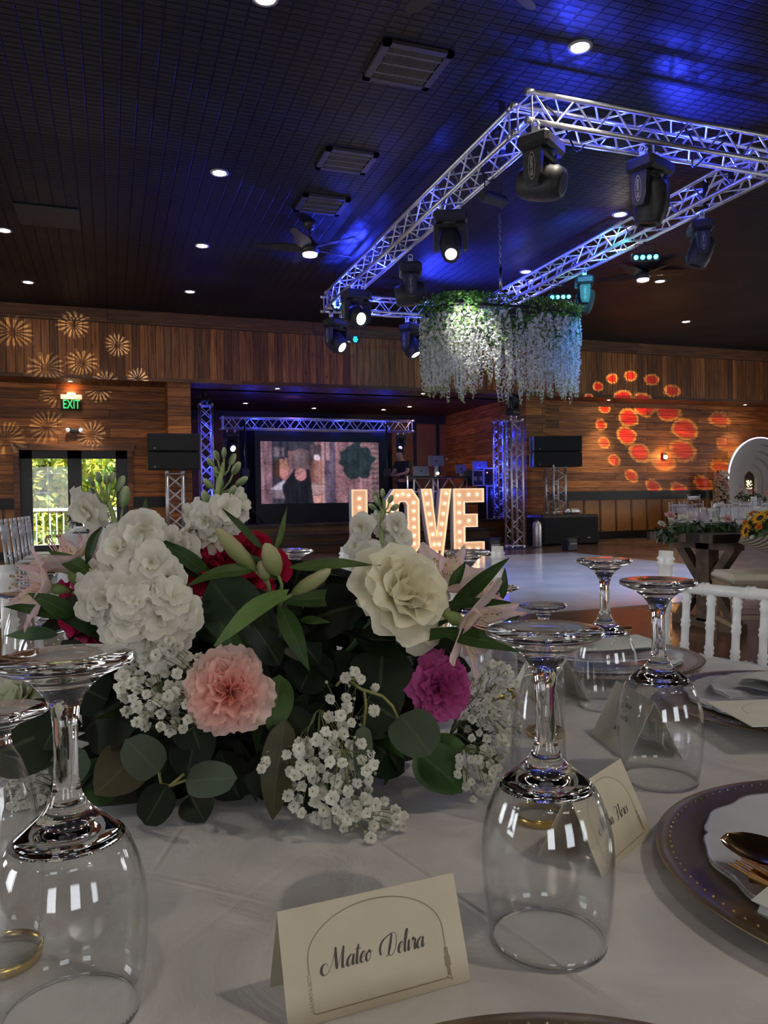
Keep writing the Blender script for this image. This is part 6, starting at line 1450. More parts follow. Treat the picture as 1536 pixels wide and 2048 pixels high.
# dense inner greenery of the mound
cc_ = W(-.135, .80, TZ+.105)-FO
def mound(name, n, rad, kinds, seed, m_, lo=.75, hi=1.05):
    rnd = random.Random(seed)
    for k in range(n):
        while True:
            v = Vector((rnd.uniform(-1, 1), rnd.uniform(-1, 1), rnd.uniform(-.75, .95)))
            if .3 < v.length < 1: break
        v.normalize(); q = rnd.uniform(.62, .92); vv = _r0*v.x+_f0*v.y*1.0
        p = cc_+vv.normalized()*sqrt(v.x**2+v.y**2)*rad[0]*q+Vector((0, 0, v.z*rad[2]*q)); out = Vector((vv.x, vv.y, v.z*.6)).normalized()
        dr = (out*.5+Vector((rnd.uniform(-1, 1), rnd.uniform(-1, 1), rnd.uniform(-.9, .5)))).normalized(); L = rnd.uniform(.05, .085); kind, w, col = rnd.choice(kinds)
        tip = p+dr*L
        if min((tip+FO).dot(_f0), (p+FO).dot(_f0)) < .665: sh = _f0*(.665-min((tip+FO).dot(_f0), (p+FO).dot(_f0))); p = p+sh; tip = tip+sh
        tip.z = min(tip.z, .185)
        if tip.z < .004: tip.z = .004
        if p.z < .012: p.z = .012
        leafblade(Vector((0, 0, 0)), tip-p, w*L*rnd.uniform(.85, 1.15), kind, rnd.uniform(0, .12), out+Vector((0, 0, .3)), tuple(c*rnd.uniform(.7, 1.2) for c in col), .12, k).build(name, m_, fa, Matrix.Translation(p))
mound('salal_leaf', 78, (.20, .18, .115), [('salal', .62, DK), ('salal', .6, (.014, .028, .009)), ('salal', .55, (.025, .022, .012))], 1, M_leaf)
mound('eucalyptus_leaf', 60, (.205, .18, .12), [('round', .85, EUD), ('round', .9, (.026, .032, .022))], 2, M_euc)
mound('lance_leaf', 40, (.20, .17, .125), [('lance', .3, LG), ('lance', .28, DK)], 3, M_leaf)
b = MB(); b.col = (.02, .035, .015); b.lathe([(.0005, .0), (.085, .0), (.10, .02), (.095, .05), (.085, .06), (.0005, .06)], 32, Matrix.Translation(Vector((0, 0, .001)))); b.build('bowl', mat('dark bowl', (.01, .01, .01), .5), fa)
b = MB(); b.col = (.03, .06, .02); b.lathe([(.085, .055), (.08, .10), (.05, .125), (.0005, .13)], 24); b.build('floral_foam', noisy('floral foam', (.01, .025, .01), (.02, .04, .015), 80, .9), fa)
# eucalyptus twigs
for P_ in ([(700, 1362), (722, 1378), (765, 1392), (785, 1412), (796, 1436)], [(728, 1378), (732, 1412), (728, 1450)], [(672, 1372), (690, 1352), (712, 1360)], [(318, 1545), (322, 1568), (340, 1572), (372, 1560)], [(340, 1572), (368, 1548)]):
    b = MB(); b.col = (.25, .25, .08); b.tube([fp(x, y, .635) for x, y in P_], .0013, 6); b.build('twig', M_stem, fa)

# --- baby's breath
def blossom(seed, half=False):
    rnd = random.Random(seed); b = MB(); c0 = (.72, .71, .56); c1 = (.94, .93, .85)
    for k in range(26):
        t = (k+.5)/26; petal(b, basis_petal(k*2.4+rnd.uniform(-.4, .4), R(6+112*t+rnd.uniform(-12, 12))), .0041*rnd.uniform(.85, 1.15), .0036, .6, -.6, .14, 2, rnd.uniform(0, 6), c0, c1, 3, 3, cpow=.6)
    b.col = (.22, .28, .12); b.lathe([(.0004, -.0012), (.0011, -.0004), (.0012, .0012)], 6); return b
BB = [blossom(k).mesh('blossom', M_petal) for k in range(4)]
def bbud():
    b = MB(); b.col = (.55, .55, .40); b.sphere((0, 0, 0), .0015, 7, 5); return b.mesh('bud', M_petal)
BBD = bbud()
def spray(cen, rx, ry, n, D, root, seed, s=1.0, nb=0, dd=.03, holes=None):
    rnd = random.Random(seed); rt = fp(*root, D+.03); o = thing_part('babys_breath_spray', fa, rt); nodes = []; b = MB(); b.col = (.17, .20, .08); pos = []
    for i in range(n+nb):
        for _ in range(60):
            a = rnd.uniform(0, 2*pi); q = sqrt(rnd.random()); x = cen[0]+rx*q*cos(a); y = cen[1]+ry*q*sin(a)
            if all((x-u)**2+(y-v)**2 > (15*s)**2 for u, v in pos): break
        pos.append((x, y)); p = fp(x, y, D+rnd.uniform(-dd, dd)*.6)-rt
        if p.z+rt.z < .006: p.z = .006-rt.z
        if i % 7 == 0 or not nodes: nodes.append(p*.55+Vector((rnd.uniform(-.008, .008),)*3))
        nd = min(nodes, key=lambda q_: (q_-p*.7).length); mid = (nd+p)/2+Vector((rnd.uniform(-.004, .004), rnd.uniform(-.004, .004), .003)); b.tube([nd, mid, p], .00035, 3, False)
        dr = (p-nd)*8+cdir(rnd.uniform(-.5, .5), rnd.uniform(-.1, .7), .7)
        if i < n: put('blossom', BB[rnd.randrange(4)], o, frame(p, dr, None, rnd.uniform(0, 6), s*rnd.uniform(.85, 1.2)))
        else: put('bud', BBD, o, Matrix.Translation(p))
    for nd in nodes: b.tube([Vector((0, 0, 0)), nd*.5+Vector((0, 0, .004)), nd], .0006, 4, False)
    b.build('stalks', M_stem, o)
spray((332, 1372), 98, 92, 72, .63, (430, 1440), 1, 1.12, 6)
spray((660, 1555), 92, 95, 66, .62, (640, 1420), 2, 1.12, 10)
spray((700, 1400), 60, 62, 12, .63, (690, 1470), 3, 1.05, 5)
spray((745, 1640), 70, 40, 16, .62, (680, 1560), 4, 1.05, 6)
spray((985, 1420), 62, 100, 62, .70, (900, 1470), 5, .92, 30)
spray((955, 1545), 45, 55, 22, .68, (900, 1470), 6, .95, 10)
spray((48, 1610), 62, 110, 48, .70, (170, 1560), 7, 1.05, 16)
spray((640, 1165), 95, 42, 46, .92, (640, 1260), 8, 1.0, 18)
spray((390, 1190), 40, 70, 18, .80, (440, 1290), 9, .95, 6)
spray((560, 1520), 40, 50, 10, .63, (600, 1450), 10, 1.1, 3)

# ------------------------------------------------------------------ chiavari chairs
def chiavari(name, label, loc, rz, material, group):
    """faces local -Y (sitter looks to -Y); back at +Y"""
    t = thing(name, label, 'chair', loc, rz, group); w = .40; h = w/2
    def ringed(p0, p1, r, rings, b, n=10):
        p0 = Vector(p0); p1 = Vector(p1); d = p1-p0; pts = [p0]; rr = [r]
        for t_ in rings:
            for q, k in ((-.010, 1), (-.005, 1.30), (0, 1.04), (.005, 1.30), (.010, 1)):
                pts.append(p0+d*t_+d.normalized()*q); rr.append(r*k)
        pts.append(p1); rr.append(r); b.tube(pts, rr, n)
    b = MB(); b.box((0, 0, .435), (.40, .40, .025), bev=.01); b.box((0, 0, .42), (.38, .38, .03), bev=.008); b.build('seat', material, t)
    for sx in (-1, 1):
        b = MB(); ringed((sx*.175, -.175, 0), (sx*.175, -.175, .42), .014, (.3, .62, .9), b); b.build('front_leg', material, t)
        b = MB(); ringed((sx*.185, .20, .0), (sx*.185, .185, .45), .0145, (.3, .62, .9), b); ringed((sx*.185, .185, .45), (sx*.188, .235, .918), .0150, (.12, .60, .76, .955), b); b.build('back_post', material, t)
    for z, y in ((.845, .226), (.705, .212)):
        b = MB(); ringed((-.188, y, z), (.188, y, z), .0115, (.03, .25, .5, .75, .97), b); b.build('back_rail', material, t)
    b = MB(); ringed((-.188, .195, .55), (.188, .195, .55), .010, (.5,), b); b.build('lower_rail', material, t)
    b = MB(); ringed((0, .212, .705), (0, .226, .845), .0078, (.16, .5, .84), b, 8); me = b.mesh('spindle', material)
    for k in range(6): put('spindle', me, t, Tr(-.188+.376*(k+1)/7, 0, 0))
    b = MB()
    for z in (.14, .27):
        for sx in (-1, 1): b.tube([(sx*.175, -.175, z), (sx*.185, .19, z)], .009, 8)
        b.tube([(-.175, -.175, z-.03), (.175, -.175, z-.03)], .009, 8); b.tube([(-.185, .19, z-.03), (.185, .19, z-.03)], .009, 8)
    b.build('stretchers', material, t); return t
def seat_at(angle_deg, rad, label, src=None):
    a = R(angle_deg); c = TC+(_r0*cos(a)+_f0*sin(a))*rad; d = (TC-c); rz = math.atan2(d.y, d.x)+pi/2
    if src is None: return chiavari('chiavari_chair', label, (c.x, c.y, 0), rz, M_white, 'white chairs at the near table')
    return copy_tree(src, (c.x, c.y, 0), rz, label)
ch0 = seat_at(36.0, .755, 'white turned spindle chair at the right of the near table, before the wooden trestle table')
seat_at(79.5, .80, 'white turned spindle chair behind the flowers, before the marquee letter E', ch0)
seat_at(123.5, .64, 'white turned spindle chair at the left edge behind the pink lilies', ch0)
seat_at(166, .80, 'white turned spindle chair at the left side of the near table, outside the photo', ch0)

# ------------------------------------------------------------------ farmhouse sweetheart table
M_farm = wood('weathered farm table', ('x', 'y'), .14, 2.5, (.05, .035, .025), (.12, .085, .06), (.19, .145, .11), .55, .004); M_farmL = noisy('dark stained leg', (.07, .045, .028), (.17, .11, .07), 9, .55)
nf = W(2.40, 5.62); FW, FL, FH = .74, 2.3, .75
ft = thing('farm_table', 'brown wooden trestle table with crossed braces, flower garland on top', 'table', (nf.x, nf.y, 0))
b = MB(); b.bb((0, 0, FH-.065), (FL, FW, FH)); b.build('tabletop', M_farm, ft)
for x in (.28, FL-.28):
    b = MB(); b.bb((x-.05, FW/2-.07, .05), (x+.05, FW/2+.07, FH-.065)); b.build('post', M_farmL, ft)
    b = MB(); b.bb((x-.05, .02, 0), (x+.05, FW-.02, .07)); b.build('foot_beam', M_farmL, ft); b = MB(); b.bb((x-.05, .04, FH-.13), (x+.05, FW-.04, FH-.065)); b.build('top_beam', M_farmL, ft)
    for s in (-1, 1):
        b = MB(); yc = FW/2
        M = Matrix.Identity(4)
        for (ya, za, yb_, zb_) in ((yc+s*.30, FH-.10, yc+s*.05, .36), (yc+s*.05, .36, yc+s*.30, .06)):
            d = Vector((0, yb_-ya, zb_-za)); L_ = d.length; Mx = Tr(x, (ya+yb_)/2, (za+zb_)/2) @ d.to_track_quat('Z', 'X').to_matrix().to_4x4(); b.box((0, 0, 0), (.07, .07, L_), Mx)
        b.build('brace', M_farmL, ft)
b = MB(); b.bb((.28, FW/2-.03, .33), (FL-.28, FW/2+.03, .42)); b.build('stretcher', M_farmL, ft)

def bloom_mesh(c0, c1, seed=1, n=16):
    rnd = random.Random(seed); b = MB()
    for k in range(n):
        t = (k+.5)/n; petal(b, Rt(k*2.4, 'Z') @ Rt(pi/2-R(5+70*t), 'X'), 1.0*(.7+.3*t), .9*(.6+.5*t), .6-.3*t, -.4, .06, 1.5, rnd.uniform(0, 6), c0, c1, 4, 4)
    return b.mesh('bloom', M_petal)
BW = bloom_mesh((.75, .75, .55), (.82, .82, .74)); BP = bloom_mesh((.75, .35, .35), (.82, .50, .50), 2); BM = bloom_mesh((.5, .2, .35), (.62, .32, .48), 3); BO = bloom_mesh((.7, .14, .03), (.85, .25, .05), 4)
def leafclump(b, c, rad, n, cols, rnd, size=(.02, .045), flat=1.0):
    for _ in range(n):
        v = Vector((rnd.gauss(0, 1), rnd.gauss(0, 1), rnd.gauss(0, 1)*flat)).normalized()*rnd.uniform(.3, 1); p = Vector((c[0]+v.x*rad[0], c[1]+v.y*rad[1], c[2]+v.z*rad[2]))
        if len(rad) > 3 and p.z < rad[3]: p.z = rad[3]
        M = frame(p, v+Vector((0, 0, .5)), None, rnd.uniform(0, 6), rnd.uniform(*size))
        b.add([(-.4, 0, 0), (-.25, -.8, .1), (0, -1.1, .0), (.25, -.8, .1), (.4, 0, 0), (.2, .8, .1), (0, 1.1, -.1), (-.2, .8, .1)], [(0, 1, 2, 3, 4, 5, 6, 7)], M, False, [rnd.choice(cols)]*8)
GR = [(.04, .09, .03), (.06, .13, .04), (.09, .14, .09), (.12, .17, .13), (.03, .06, .02)]
gt = thing('flower_garland', 'green garland with white and blush blooms lying along the wooden trestle table', 'garland', (nf.x, nf.y, FH)); rnd = random.Random(9)
b = MB()
for k in range(26):
    x = .0+k*.09; leafclump(b, (x, .36+.05*sin(k), .045), (.09, .12, .055, .004), 34, GR, rnd)
leafclump(b, (-.02, .50, -.02), (.05, .14, .09), 50, GR, rnd); b.build('greenery', M_leaf, gt)
for k, (x, y, z, s, me) in enumerate(((.02, .48, .09, .04, BW), (.10, .58, .12, .055, BP), (.16, .50, .10, .05, BW), (.05, .62, .06, .04, BW), (.42, .30, .10, .04, BP), (.62, .26, .10, .075, BW), (.78, .34, .12, .045, BW), (.92, .30, .11, .06, BP), (1.05, .35, .13, .05, BP), (1.2, .3, .12, .05, BW), (.35, .36, .09, .03, BW), (-.03, .42, .03, .03, BW), (.0, .56, .0, .03, BW), (1.4, .35, .1, .06, BW), (.5, .45, .1, .035, BW))):
    put('bloom', me, gt, frame((x, y, z), (rnd.uniform(-.5, .2), -.6, .7), None, k, s))
M_candle = mat('white candle wax', (.8, .8, .75), .5); M_vglass = thinglass('vase glass')
for k, (x, y, h, lb) in enumerate(((.30, .42, .30, 'tallest'), (.38, .30, .20, 'middle height'), (.52, .16, .11, 'shortest'))):
    t = thing('candle_cylinder', lb+' glass cylinder with floating white candle on the wooden trestle table', 'candle holder', (nf.x+x-.1, nf.y+y, FH), 0, 'glass candle cylinders')
    b = MB(); b.lathe([(.0005, .001), (.05, .001), (.05, h), (.0485, h), (.0485, .006), (.0005, .006)], 32); b.build('vase', M_vglass, t)
    b = MB(); b.lathe([(.0005, h-.045), (.03, h-.045), (.042, h-.02), (.04, h-.015), (.0005, h-.017)], 24); b.build('candle', M_candle, t); b = MB(); b.tube([(0, 0, h-.02), (0, 0, h-.008)], .0015, 5); b.build('wick', M_black, t)
t = thing('table_sign', 'white curled ornament standing in the garland on the wooden trestle table', 'sign', (nf.x+.50, nf.y+.48, FH)); b = MB(); b.tube([(-.06, 0, .02), (-.07, 0, .14), (-.03, 0, .21), (.04, 0, .22), (.07, 0, .17), (.04, 0, .11), (-.02, 0, .10), (-.05, 0, .15)], .016, 10); b.build('loop', M_whitep, t); b = MB(); b.box((0, 0, .01), (.16, .06, .02), bev=.004); b.build('base', M_whitep, t)
for k, (x, y) in enumerate(((.62, .10), (1.35, .10))):
    lb = ('left', 'right')[k]; t = thing('dinner_plate', lb+' dark rimmed plate with napkin on the wooden trestle table', 'plate', (nf.x+x, nf.y+y+.05, FH), 0, 'plates on the trestle table'); b = MB(); b.lathe([(.0005, .002), (.10, .002), (.15, .012), (.152, .010), (.10, 0), (.0005, 0)], 40); b.build('dish', mat('dark charger', (.05, .05, .055), .3), t)
    t = thing('napkin', 'white rolled napkin on the %s plate of the wooden trestle table' % lb, 'napkin', (nf.x+x, nf.y+y+.05, FH+.014), .1, 'napkins on the trestle table'); b = MB(); b.tube([(-.13, 0, .018), (-.05, 0, .022), (.05, 0, .022), (.13, 0, .018)], [.012, .02, .02, .012], 10); b.build('roll', M_nap, t); b = MB(); b.lathe([(.022, -.012), (.024, 0), (.022, .012)], 12, Tr(0, 0, .021) @ Rt(pi/2, 'Y')); b.build('band', M_black, t)
    t = thing('place_card', 'cream folded card beside the %s plate of the wooden trestle table' % lb, 'card', (nf.x+x-.1, nf.y+y+.17, FH), .1, 'cards on the trestle table'); b = MB(); b.box((0, 0, .03), (.11, .002, .062), Tr(0, 0, .0) @ Rt(-.4, 'X')); b.build('card', M_card, t)

# cream cushioned chair with the sunflower bouquet
cp = W(2.57, 5.28); rzc = -TH-.12
M_lin = noisy('cream linen cushion', (.50, .47, .36), (.58, .54, .43), 120, .9); M_oak = noisy('weathered oak', (.20, .14, .085), (.32, .24, .15), 14, .6)
t = thing('dining_chair', 'wooden chair with cream cushion seat holding the sunflower bouquet', 'chair', (cp.x, cp.y, 0), rzc)
b = MB(); b.box((0, 0, .475), (.52, .46, .07), bev=.03); b.build('cushion', M_lin, t)
b = MB(); b.box((0, -.2, .415), (.50, .03, .06)); b.box((0, .2, .415), (.50, .03, .06)); b.box((-.235, 0, .415), (.03, .40, .06)); b.box((.235, 0, .415), (.03, .40, .06)); b.build('seat_frame', M_oak, t)
for sx in (-1, 1):
    for sy in (-1, 1):
        b = MB(); b.tube([(sx*.23, sy*.19, .44), (sx*.23, sy*.2, 0)], [.024, .016], 8); b.build('leg', M_oak, t)
b = MB(); b.bb((-.22, -.21, .21), (.22, -.18, .24)); b.bb((-.24, -.18, .15), (-.21, .18, .18)); b.bb((.21, -.18, .15), (.24, .18, .18)); b.build('stretcher', M_oak, t)
bq = thing('bouquet', 'sunflower bouquet with orange blooms in striped paper wrap, lying on the cream chair', 'bouquet', (cp.x-.02, cp.y, .512), rzc)
AX = Vector((.30, -.32, .62)).normalized(); Fq = frame((-.02, .05, .045), AX)
Fq = frame((.28, .10, .07), Vector((-.62, -.12, .58)))
m = mat('striped wrap paper', (.5, .47, .4), .8); nt = NT(m); tc = nt.n('ShaderNodeTexCoord'); wv = nt.n('ShaderNodeTexWave', i_Scale=22.0); wv.bands_direction = 'DIAGONAL'; nt.l(tc.outputs['Object'], wv.inputs['Vector']); nt.l(nt.ramp(wv.outputs['Fac'], [(.45, (.16, .14, .12)), (.55, (.62, .58, .50))]), nt.b.inputs['Base Color'])
b = MB(); b.grid(lambda u, v: ((.02+.15*v+.02*v*sin(6*u*pi))*cos(2*pi*u*.86+2.0), (.02+.15*v)*sin(2*pi*u*.86+2.0), .36*v+.03*v*sin(14*u)), 44, 8, Fq); b.build('paper_wrap', m, bq)
rnd = random.Random(4); b = MB(); leafclump(b, (0, 0, 0), (.11, .11, .07), 160, GR+[(.12, .25, .04)], rnd); me = b.mesh('greenery', M_leaf); put('greenery', me, bq, Fq @ Tr(0, 0, .30))
sfm = MB()
for k in range(26): petal(sfm, Rt(k*2*pi/26+.1*(k % 2), 'Z') @ Rt(R(8+10*(k % 2)), 'X') @ Tr(0, .022, 0), .040, .015, .2, -.1, .02, 1, k, (.85, .42, .01), (.95, .62, .02), 3, 5, .8, .9)
sf_ = sfm.mesh('petals', M_petal); dk = MB(); dk.col = (.03, .015, .008); dk.sphere((0, 0, 0), .026, 16, 8, None, (1, 1, .45)); dkm = dk.mesh('disc', M_stem)
for k, (x, y, z, tx, ty) in enumerate(((-.02, -.07, .38, -.1, -.5), (.06, .03, .40, .3, 0), (-.09, .02, .37, -.7, .1), (.02, .09, .38, 0, .6))):
    s = bpy.data.objects.new('sunflower', None); COL.objects.link(s); s.parent = bq; s.matrix_local = Fq @ frame((x, y, z), (tx, ty, 1), None, k, 1.15); put('petals', sf_, s); put('disc', dkm, s)
for k, (x, y, z, me, q) in enumerate(((-.04, .05, .42, BO, .03), (.09, -.03, .38, BO, .03), (-.11, -.05, .36, BO, .028), (.05, -.10, .35, BW, .022), (-.06, -.02, .41, BO, .026), (.10, .08, .36, BW, .02), (0, 0, .43, BW, .02))): put('bloom', me, bq, Fq @ frame((x, y, z), (x*4, y*4, 1), None, k, q))

# ------------------------------------------------------------------ long white tables farther away
M_linen = noisy('white linen', (.60, .61, .63), (.68, .69, .71), 3, .7, bump=.15, bscale=6)
def long_table(name, label, c, rz, L, Wd, material=M_linen):
    t = thing(name, label, 'table', (c.x, c.y, 0), rz, 'long white draped tables')
    b = MB(); b.box((0, 0, .73), (L-.02, Wd-.02, .03)); b.build('tabletop', M_oak, t)
    for x in (-L/2+.2, L/2-.2): b = MB(); b.tube([(x, -Wd/2+.1, .71), (x, -Wd/2+.1, 0)], .02); b.tube([(x, Wd/2-.1, .71), (x, Wd/2-.1, 0)], .02); b.build('leg', M_blackg, t)
    n = 160; b = MB(); per = 2*(L+Wd)
    def edge(s):
        s = s % per
        if s < L: return (-L/2+s, -Wd/2, 0, -1)
        s -= L
        if s < Wd: return (L/2, -Wd/2+s, 1, 0)
        s -= Wd
        if s < L: return (L/2-s, Wd/2, 0, 1)
        return (-L/2, Wd/2-(s-L), -1, 0)
    zs = [.76, .757, .745]+[.745-.735*i/7 for i in range(1, 8)]
    for j, z in enumerate(zs):
        for k in range(n):
            x, y, nx, ny = edge(per*k/n); o = (0, .003, .006)[j] if j < 3 else .006+(.745-z)*(.03+.09*(.5+.5*sin(k*1.15+.4*sin(k*.31)))**2); b.vert((x+nx*o, y+ny*o, z))
    for j in range(len(zs)-1):
        for k in range(n): b.face((j*n+k, j*n+(k+1) % n, (j+1)*n+(k+1) % n, (j+1)*n+k), True)
    b.face([k for k in range(n)][::-1], False)
    cl_ = b.build('tablecloth', material, None, Matrix.Translation(Vector((c.x, c.y, 0))) @ Rt(rz, 'Z')); tag(cl_, label.replace('table', 'tablecloth', 1) if False else 'white cloth over the '+label, 'tablecloth'); return t
# right group
ul = at_v(1418, 1020, 14.3).x; rc = Vector((ul+1.8, 14.85, 0))
long_table('banquet_table', 'long table in front of the arch backdrop at right', rc, 0, 3.6, 1.0)
cs = None
M_whitec = mat('bluish white chair paint', (.66, .68, .74), .4)
def farchair(px, D, rz, label, src=None, grp='white chairs at the table before the arch'):
    p = at_d(px, 1010, D)
    if src is None: return chiavari('chiavari_chair', label, (p.x, p.y, 0), rz, M_whitec, grp)
    return copy_tree(src, (p.x, p.y, 0), rz, label, grp)
# sitters face the table (+Y), so chairs turn by pi
vy = rc.y-.72
def px_at(u, v):  # pixel column of a room point
    q = Vector((u, v, 0)); x = q.dot(_r0); y = q.dot(_f0); return 768+x/y*FPX, y
c0_ = None; xs = [at_v(1431, 1000, 13.9).x+.62*k for k in range(5)]
names = ('leftmost', 'second from the left', 'third from the left', 'fourth from the left', 'fifth from the left')
for k, u in enumerate(xs):
    lb = 'white chair, back to the viewer, %s in the front row' % names[k]
    if c0_ is None: c0_ = chiavari('chiavari_chair', lb, (u, 13.85, 0), pi, M_whitec, 'white chairs at the table before the arch')
    else: copy_tree(c0_, (u, 13.85, 0), pi+.06*(k-2), lb)
for k, u in enumerate(xs): copy_tree(c0_, (u+.62, 15.62, 0), .05*k, 'white chair facing the viewer, %s in the back row' % names[k])
q1 = at_v(1397, 1000, 14.9); q2 = at_v(1362, 1000, 13.6); copy_tree(c0_, (rc.x-1.8-.33, 14.45, 0), pi/2+.1, 'white spindle chair at the left end of the table before the arch'); copy_tree(c0_, (q2.x, 13.6, 0), pi/2+.6, 'white spindle chair standing alone leftmost before the panelled wall')
# things on that table
GBs, GSs = GB, GS
rnd = random.Random(31)
for k in range(3):
    x = -.9+k*.7; t = thing('wine_goblet', 'tiny upside down goblet on the arch table, %s' % ('leftmost', 'second', 'third', 'fourth', 'fifth', 'sixth from the left')[k], 'wine glass', (rc.x+x, rc.y-.25, .7612), 0, 'goblets on the table before the arch'); put('bowl', GB, t); put('stem_and_foot', GS, t)
t = thing('flower_arrangement', 'pink and white flowers with greenery on the table before the arch', 'flower arrangement', (rc.x-.1, rc.y, .76)); b = MB(); b.lathe([(.06, 0), (.09, .03), (.10, .12), (.08, .16)], 20); b.build('vase', M_whitep, t); b = MB(); leafclump(b, (0, 0, .26), (.42, .2, .12), 220, GR, rnd, (.03, .06)); b.build('greenery', M_leaf, t)
for k in range(16): put('bloom', (BW, BP, BM, BW)[k % 4], t, frame((rnd.uniform(-.4, .4), rnd.uniform(-.2, .05), .30+rnd.uniform(-.06, .14)), (rnd.uniform(-.6, .6), -1, .6), None, k, rnd.uniform(.05, .09)))
t = thing('table_sign', 'white framed table sign in front of the flowers before the arch', 'sign', (rc.x-.28, rc.y-.36, .76)); b = MB(); b.bb((-.09, 0, .0), (.09, .015, .25)); b.build('frame', M_whitec, t); b = MB(); b.bb((-.072, -.003, .02), (.072, .0, .23)); b.build('print', mat('sign print', (.45, .5, .55), .6), t)
t = thing('glass_vase', 'clear round vase beside the table sign before the arch', 'vase', (rc.x+.08, rc.y-.35, .76)); b = MB(); b.lathe([(.0005, .002), (.06, .002), (.09, .07), (.07, .14), (.035, .18), (.05, .22)], 24); b.build('body', M_vglass, t); b = MB(); leafclump(b, (0, 0, .20), (.05, .05, .08), 40, GR, rnd, (.02, .03)); b.build('greenery', M_leaf, t)
# arch backdrop
pa_ = at_v(1513, 877, 16.05); az = pa_.z; aw = (at_v(1576, 940, 16.05).x-at_v(1450, 940, 16.05).x)/2
at_ = thing('arch_backdrop', 'white arched backdrop with nested ridges and a glowing lilac edge', 'backdrop', (pa_.x, 15.9, 0)); M_arch = noisy('arch white', (.50, .48, .47), (.54, .52, .51), 2, .6)
def archpts(w, top, n=28): r_ = w; zc_ = top-r_; return [(w, 0), (w, zc_)]+[(w*cos(pi*k/n), zc_+r_*sin(pi*k/n)) for k in range(1, n)]+[(-w, zc_), (-w, 0)]
ws = [aw*(1-.16*k) for k in range(6)]
for k in range(5):
    b = MB(); o = archpts(ws[k], az-(aw-ws[k])); i_ = archpts(ws[k+1], az-(aw-ws[k+1])); n = len(o); y0 = .09*k
    for (P_, y) in ((o, y0), (i_, y0), (i_, y0+.10), (o, y0+.10)):
        for x, z in P_: b.vert((x, y, z))
    for q in range(n-1):
        b.face((q, q+1, n+q+1, n+q), False); b.face((n+q, n+q+1, 2*n+q+1, 2*n+q), False); b.face((3*n+q, 3*n+q+1, 2*n+q+1, 2*n+q), False); b.face((q, q+1, 3*n+q+1, 3*n+q), False)
    b.build('arch_ridge', M_arch, at_)
b = MB(); b.bb((-ws[5], .45, 0), (ws[5], .47, az-(aw-ws[5])-ws[5]*.3)); b.build('back_panel', mat('arch niche', (.05, .03, .03), .8), at_)
b = MB(); o = archpts(aw+.012, az+.012)[1:-1]; b.tube([(x, .01, z) for x, z in o], .016, 6); b.build('led_edge', mat('lilac led', (.8, .7, .9), .4, emit=(.80, .62, 1.0), es=3.0), at_)
b = MB(); M_shim = mat('sparkle', (.8, .7, .3), .3, emit=(1.0, .85, .45), es=3.5)
for k in range(70): z = .9+rnd.random()**1.0*(az-(aw-ws[5])-1.15); b.sphere((rnd.uniform(-.09, .10), .42, z), rnd.uniform(.006, .015), 6, 4)
tag(b.build('fairy_lights', M_shim, at_), kind='stuff')
# flower column
p = at_v(1443, 1000, 15.85); fc = thing('flower_column', 'tall column of cream and blush roses left of the arch backdrop', 'flower stand', (p.x, 15.85, 0)); b = MB(); b.lathe([(.14, 0), (.14, .03), (.03, .05), (.03, .9)], 20); b.build('pedestal', M_whitep, fc)
zt2 = at_v(1443, 945, 15.85).z; b = MB()
for k in range(14): leafclump(b, (0, 0, .6+(zt2-.6)*k/13), (.17, .17, .08), 22, GR, rnd, (.03, .05))
b.build('greenery', M_leaf, fc)
CR2 = bloom_mesh((.60, .48, .36), (.68, .60, .50), 5)
for k in range(64): a = k*2.4; z = .5+(zt2-.5)*k/63; q = .16*(1.15-.35*k/63); put('rose', (CR2, CR2, BW, CR2, BP)[k % 5], fc, frame((q*cos(a), q*sin(a), z), (cos(a), sin(a), .3), None, k, rnd.uniform(.065, .095)))

# left group: long draped table running toward the stage, seen behind the flowers
p0 = W(-2.09, 7.85); ucl = at_v(58, 1040, p0.y+.35).x; LW = p0.x-ucl-.32; lc = Vector((p0.x-LW/2, p0.y+1.6, 0))
long_table('banquet_table', 'long table at left in front of the double doors', lc, pi/2, 3.2, LW)
M_sil = mat('silver grey chair paint', (.55, .57, .60), .35, .3)
cl0 = None; on = ('nearest', 'second nearest', 'third nearest', 'farthest')
for k in range(4):
    lb = 'pale spindle chair on the left side of the left long table, %s' % on[k]; loc = (ucl, lc.y-1.25+.78*k, 0)
    if cl0 is None: cl0 = chiavari('chiavari_chair', lb, loc, pi/2, M_sil, 'pale chairs at the left long table')
    else: copy_tree(cl0, loc, pi/2, lb)
for k in range(4): copy_tree(cl0, (lc.x+LW/2+.33, lc.y-1.0+.72*k+.9, 0), -pi/2, 'pale spindle chair on the right side of the left long table, %s' % on[k])
M_dkplate = mat('dark charger', (.04, .04, .045), .3); pn_ = ('near right', 'near left', 'middle right', 'middle left', 'far right', 'far left')
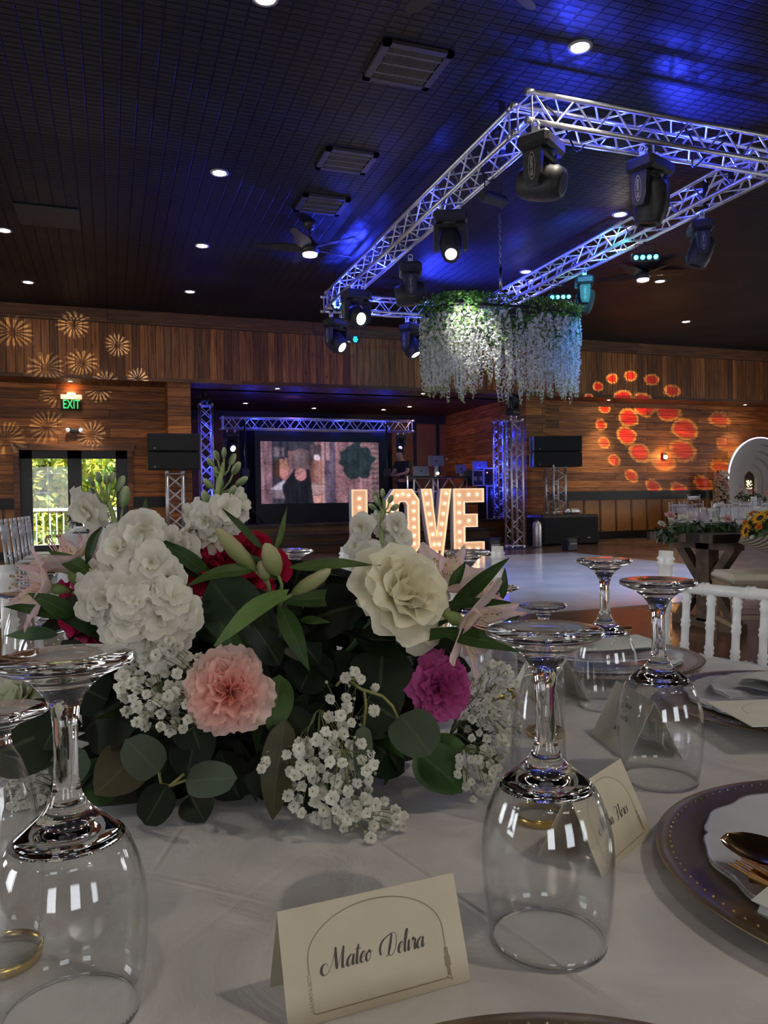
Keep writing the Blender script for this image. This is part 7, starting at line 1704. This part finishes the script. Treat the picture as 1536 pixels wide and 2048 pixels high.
for k in range(6):
    x = lc.x+LW*(.30 if k % 2 == 0 else -.30); y = lc.y-1.32+.62*(k//2)
    t = thing('dinner_plate', '%s plate with white napkin on the left long table' % pn_[k], 'plate', (x, y, .76), 0, 'plates on the left long table'); b = MB(); b.lathe([(.0005, .002), (.11, .002), (.15, .012), (.152, .01), (.1, 0), (.0005, 0)], 32); b.build('charger', M_dkplate, t); b = MB(); b.lathe([(.0005, .012), (.08, .012), (.11, .02), (.0005, .01)], 28); b.build('dish', M_plate, t)
    t = thing('napkin', 'white napkin on the %s plate of the left long table' % pn_[k], 'napkin', (x, y, .776), .3*(k % 3), 'napkins on the left long table'); b = MB(); b.box((0, 0, .012), (.20, .06, .022), bev=.01); b.build('fold', M_nap, t); b = MB(); b.box((0, 0, .0125), (.03, .064, .026), bev=.004); b.build('band', M_blackm, t)
for k in range(8):
    x = lc.x+(-.1-.22*(k % 3)); y = lc.y-1.45+.34*k
    t = thing('wine_goblet', 'small upside down goblet on the left long table, %s' % ('nearest', 'second', 'third', 'fourth', 'fifth', 'sixth', 'seventh', 'farthest')[k], 'wine glass', (x, y, .7612), 0, 'goblets on the left long table'); put('bowl', GB, t); put('stem_and_foot', GS, t)
t = thing('flower_arrangement', 'small pink and white flowers on the left long table', 'flower arrangement', (lc.x-.25, lc.y-.2, .76)); b = MB(); b.lathe([(.05, 0), (.07, .1), (.06, .14)], 16); b.build('vase', M_whitep, t); b = MB(); leafclump(b, (0, 0, .17), (.2, .2, .06), 90, GR, rnd, (.02, .04)); b.build('greenery', M_leaf, t)
for k in range(9): put('bloom', (BP, BM, BW)[k % 3], t, frame((rnd.uniform(-.17, .17), rnd.uniform(-.17, .1), .18+rnd.uniform(0, .08)), (rnd.uniform(-.6, .6), -1, .8), None, k, rnd.uniform(.03, .045)))

# bright ceiling spots above the table throw real caustics through the solid stems
cl.cycles.is_caustics_receiver = True
for o in bpy.data.objects:
    if o.type == 'MESH' and o.data in (GS, FF, GRM) and o.parent and (o.parent.location-TC).length < 1.2: o.cycles.is_caustics_caster = True
for o in bpy.data.objects:
    if o.type == 'LIGHT' and o.name.startswith('downlight_beam') and o.parent and (o.parent.location.xy-TC.xy).length < 4.5: o.data.cycles.is_caustics_light = True
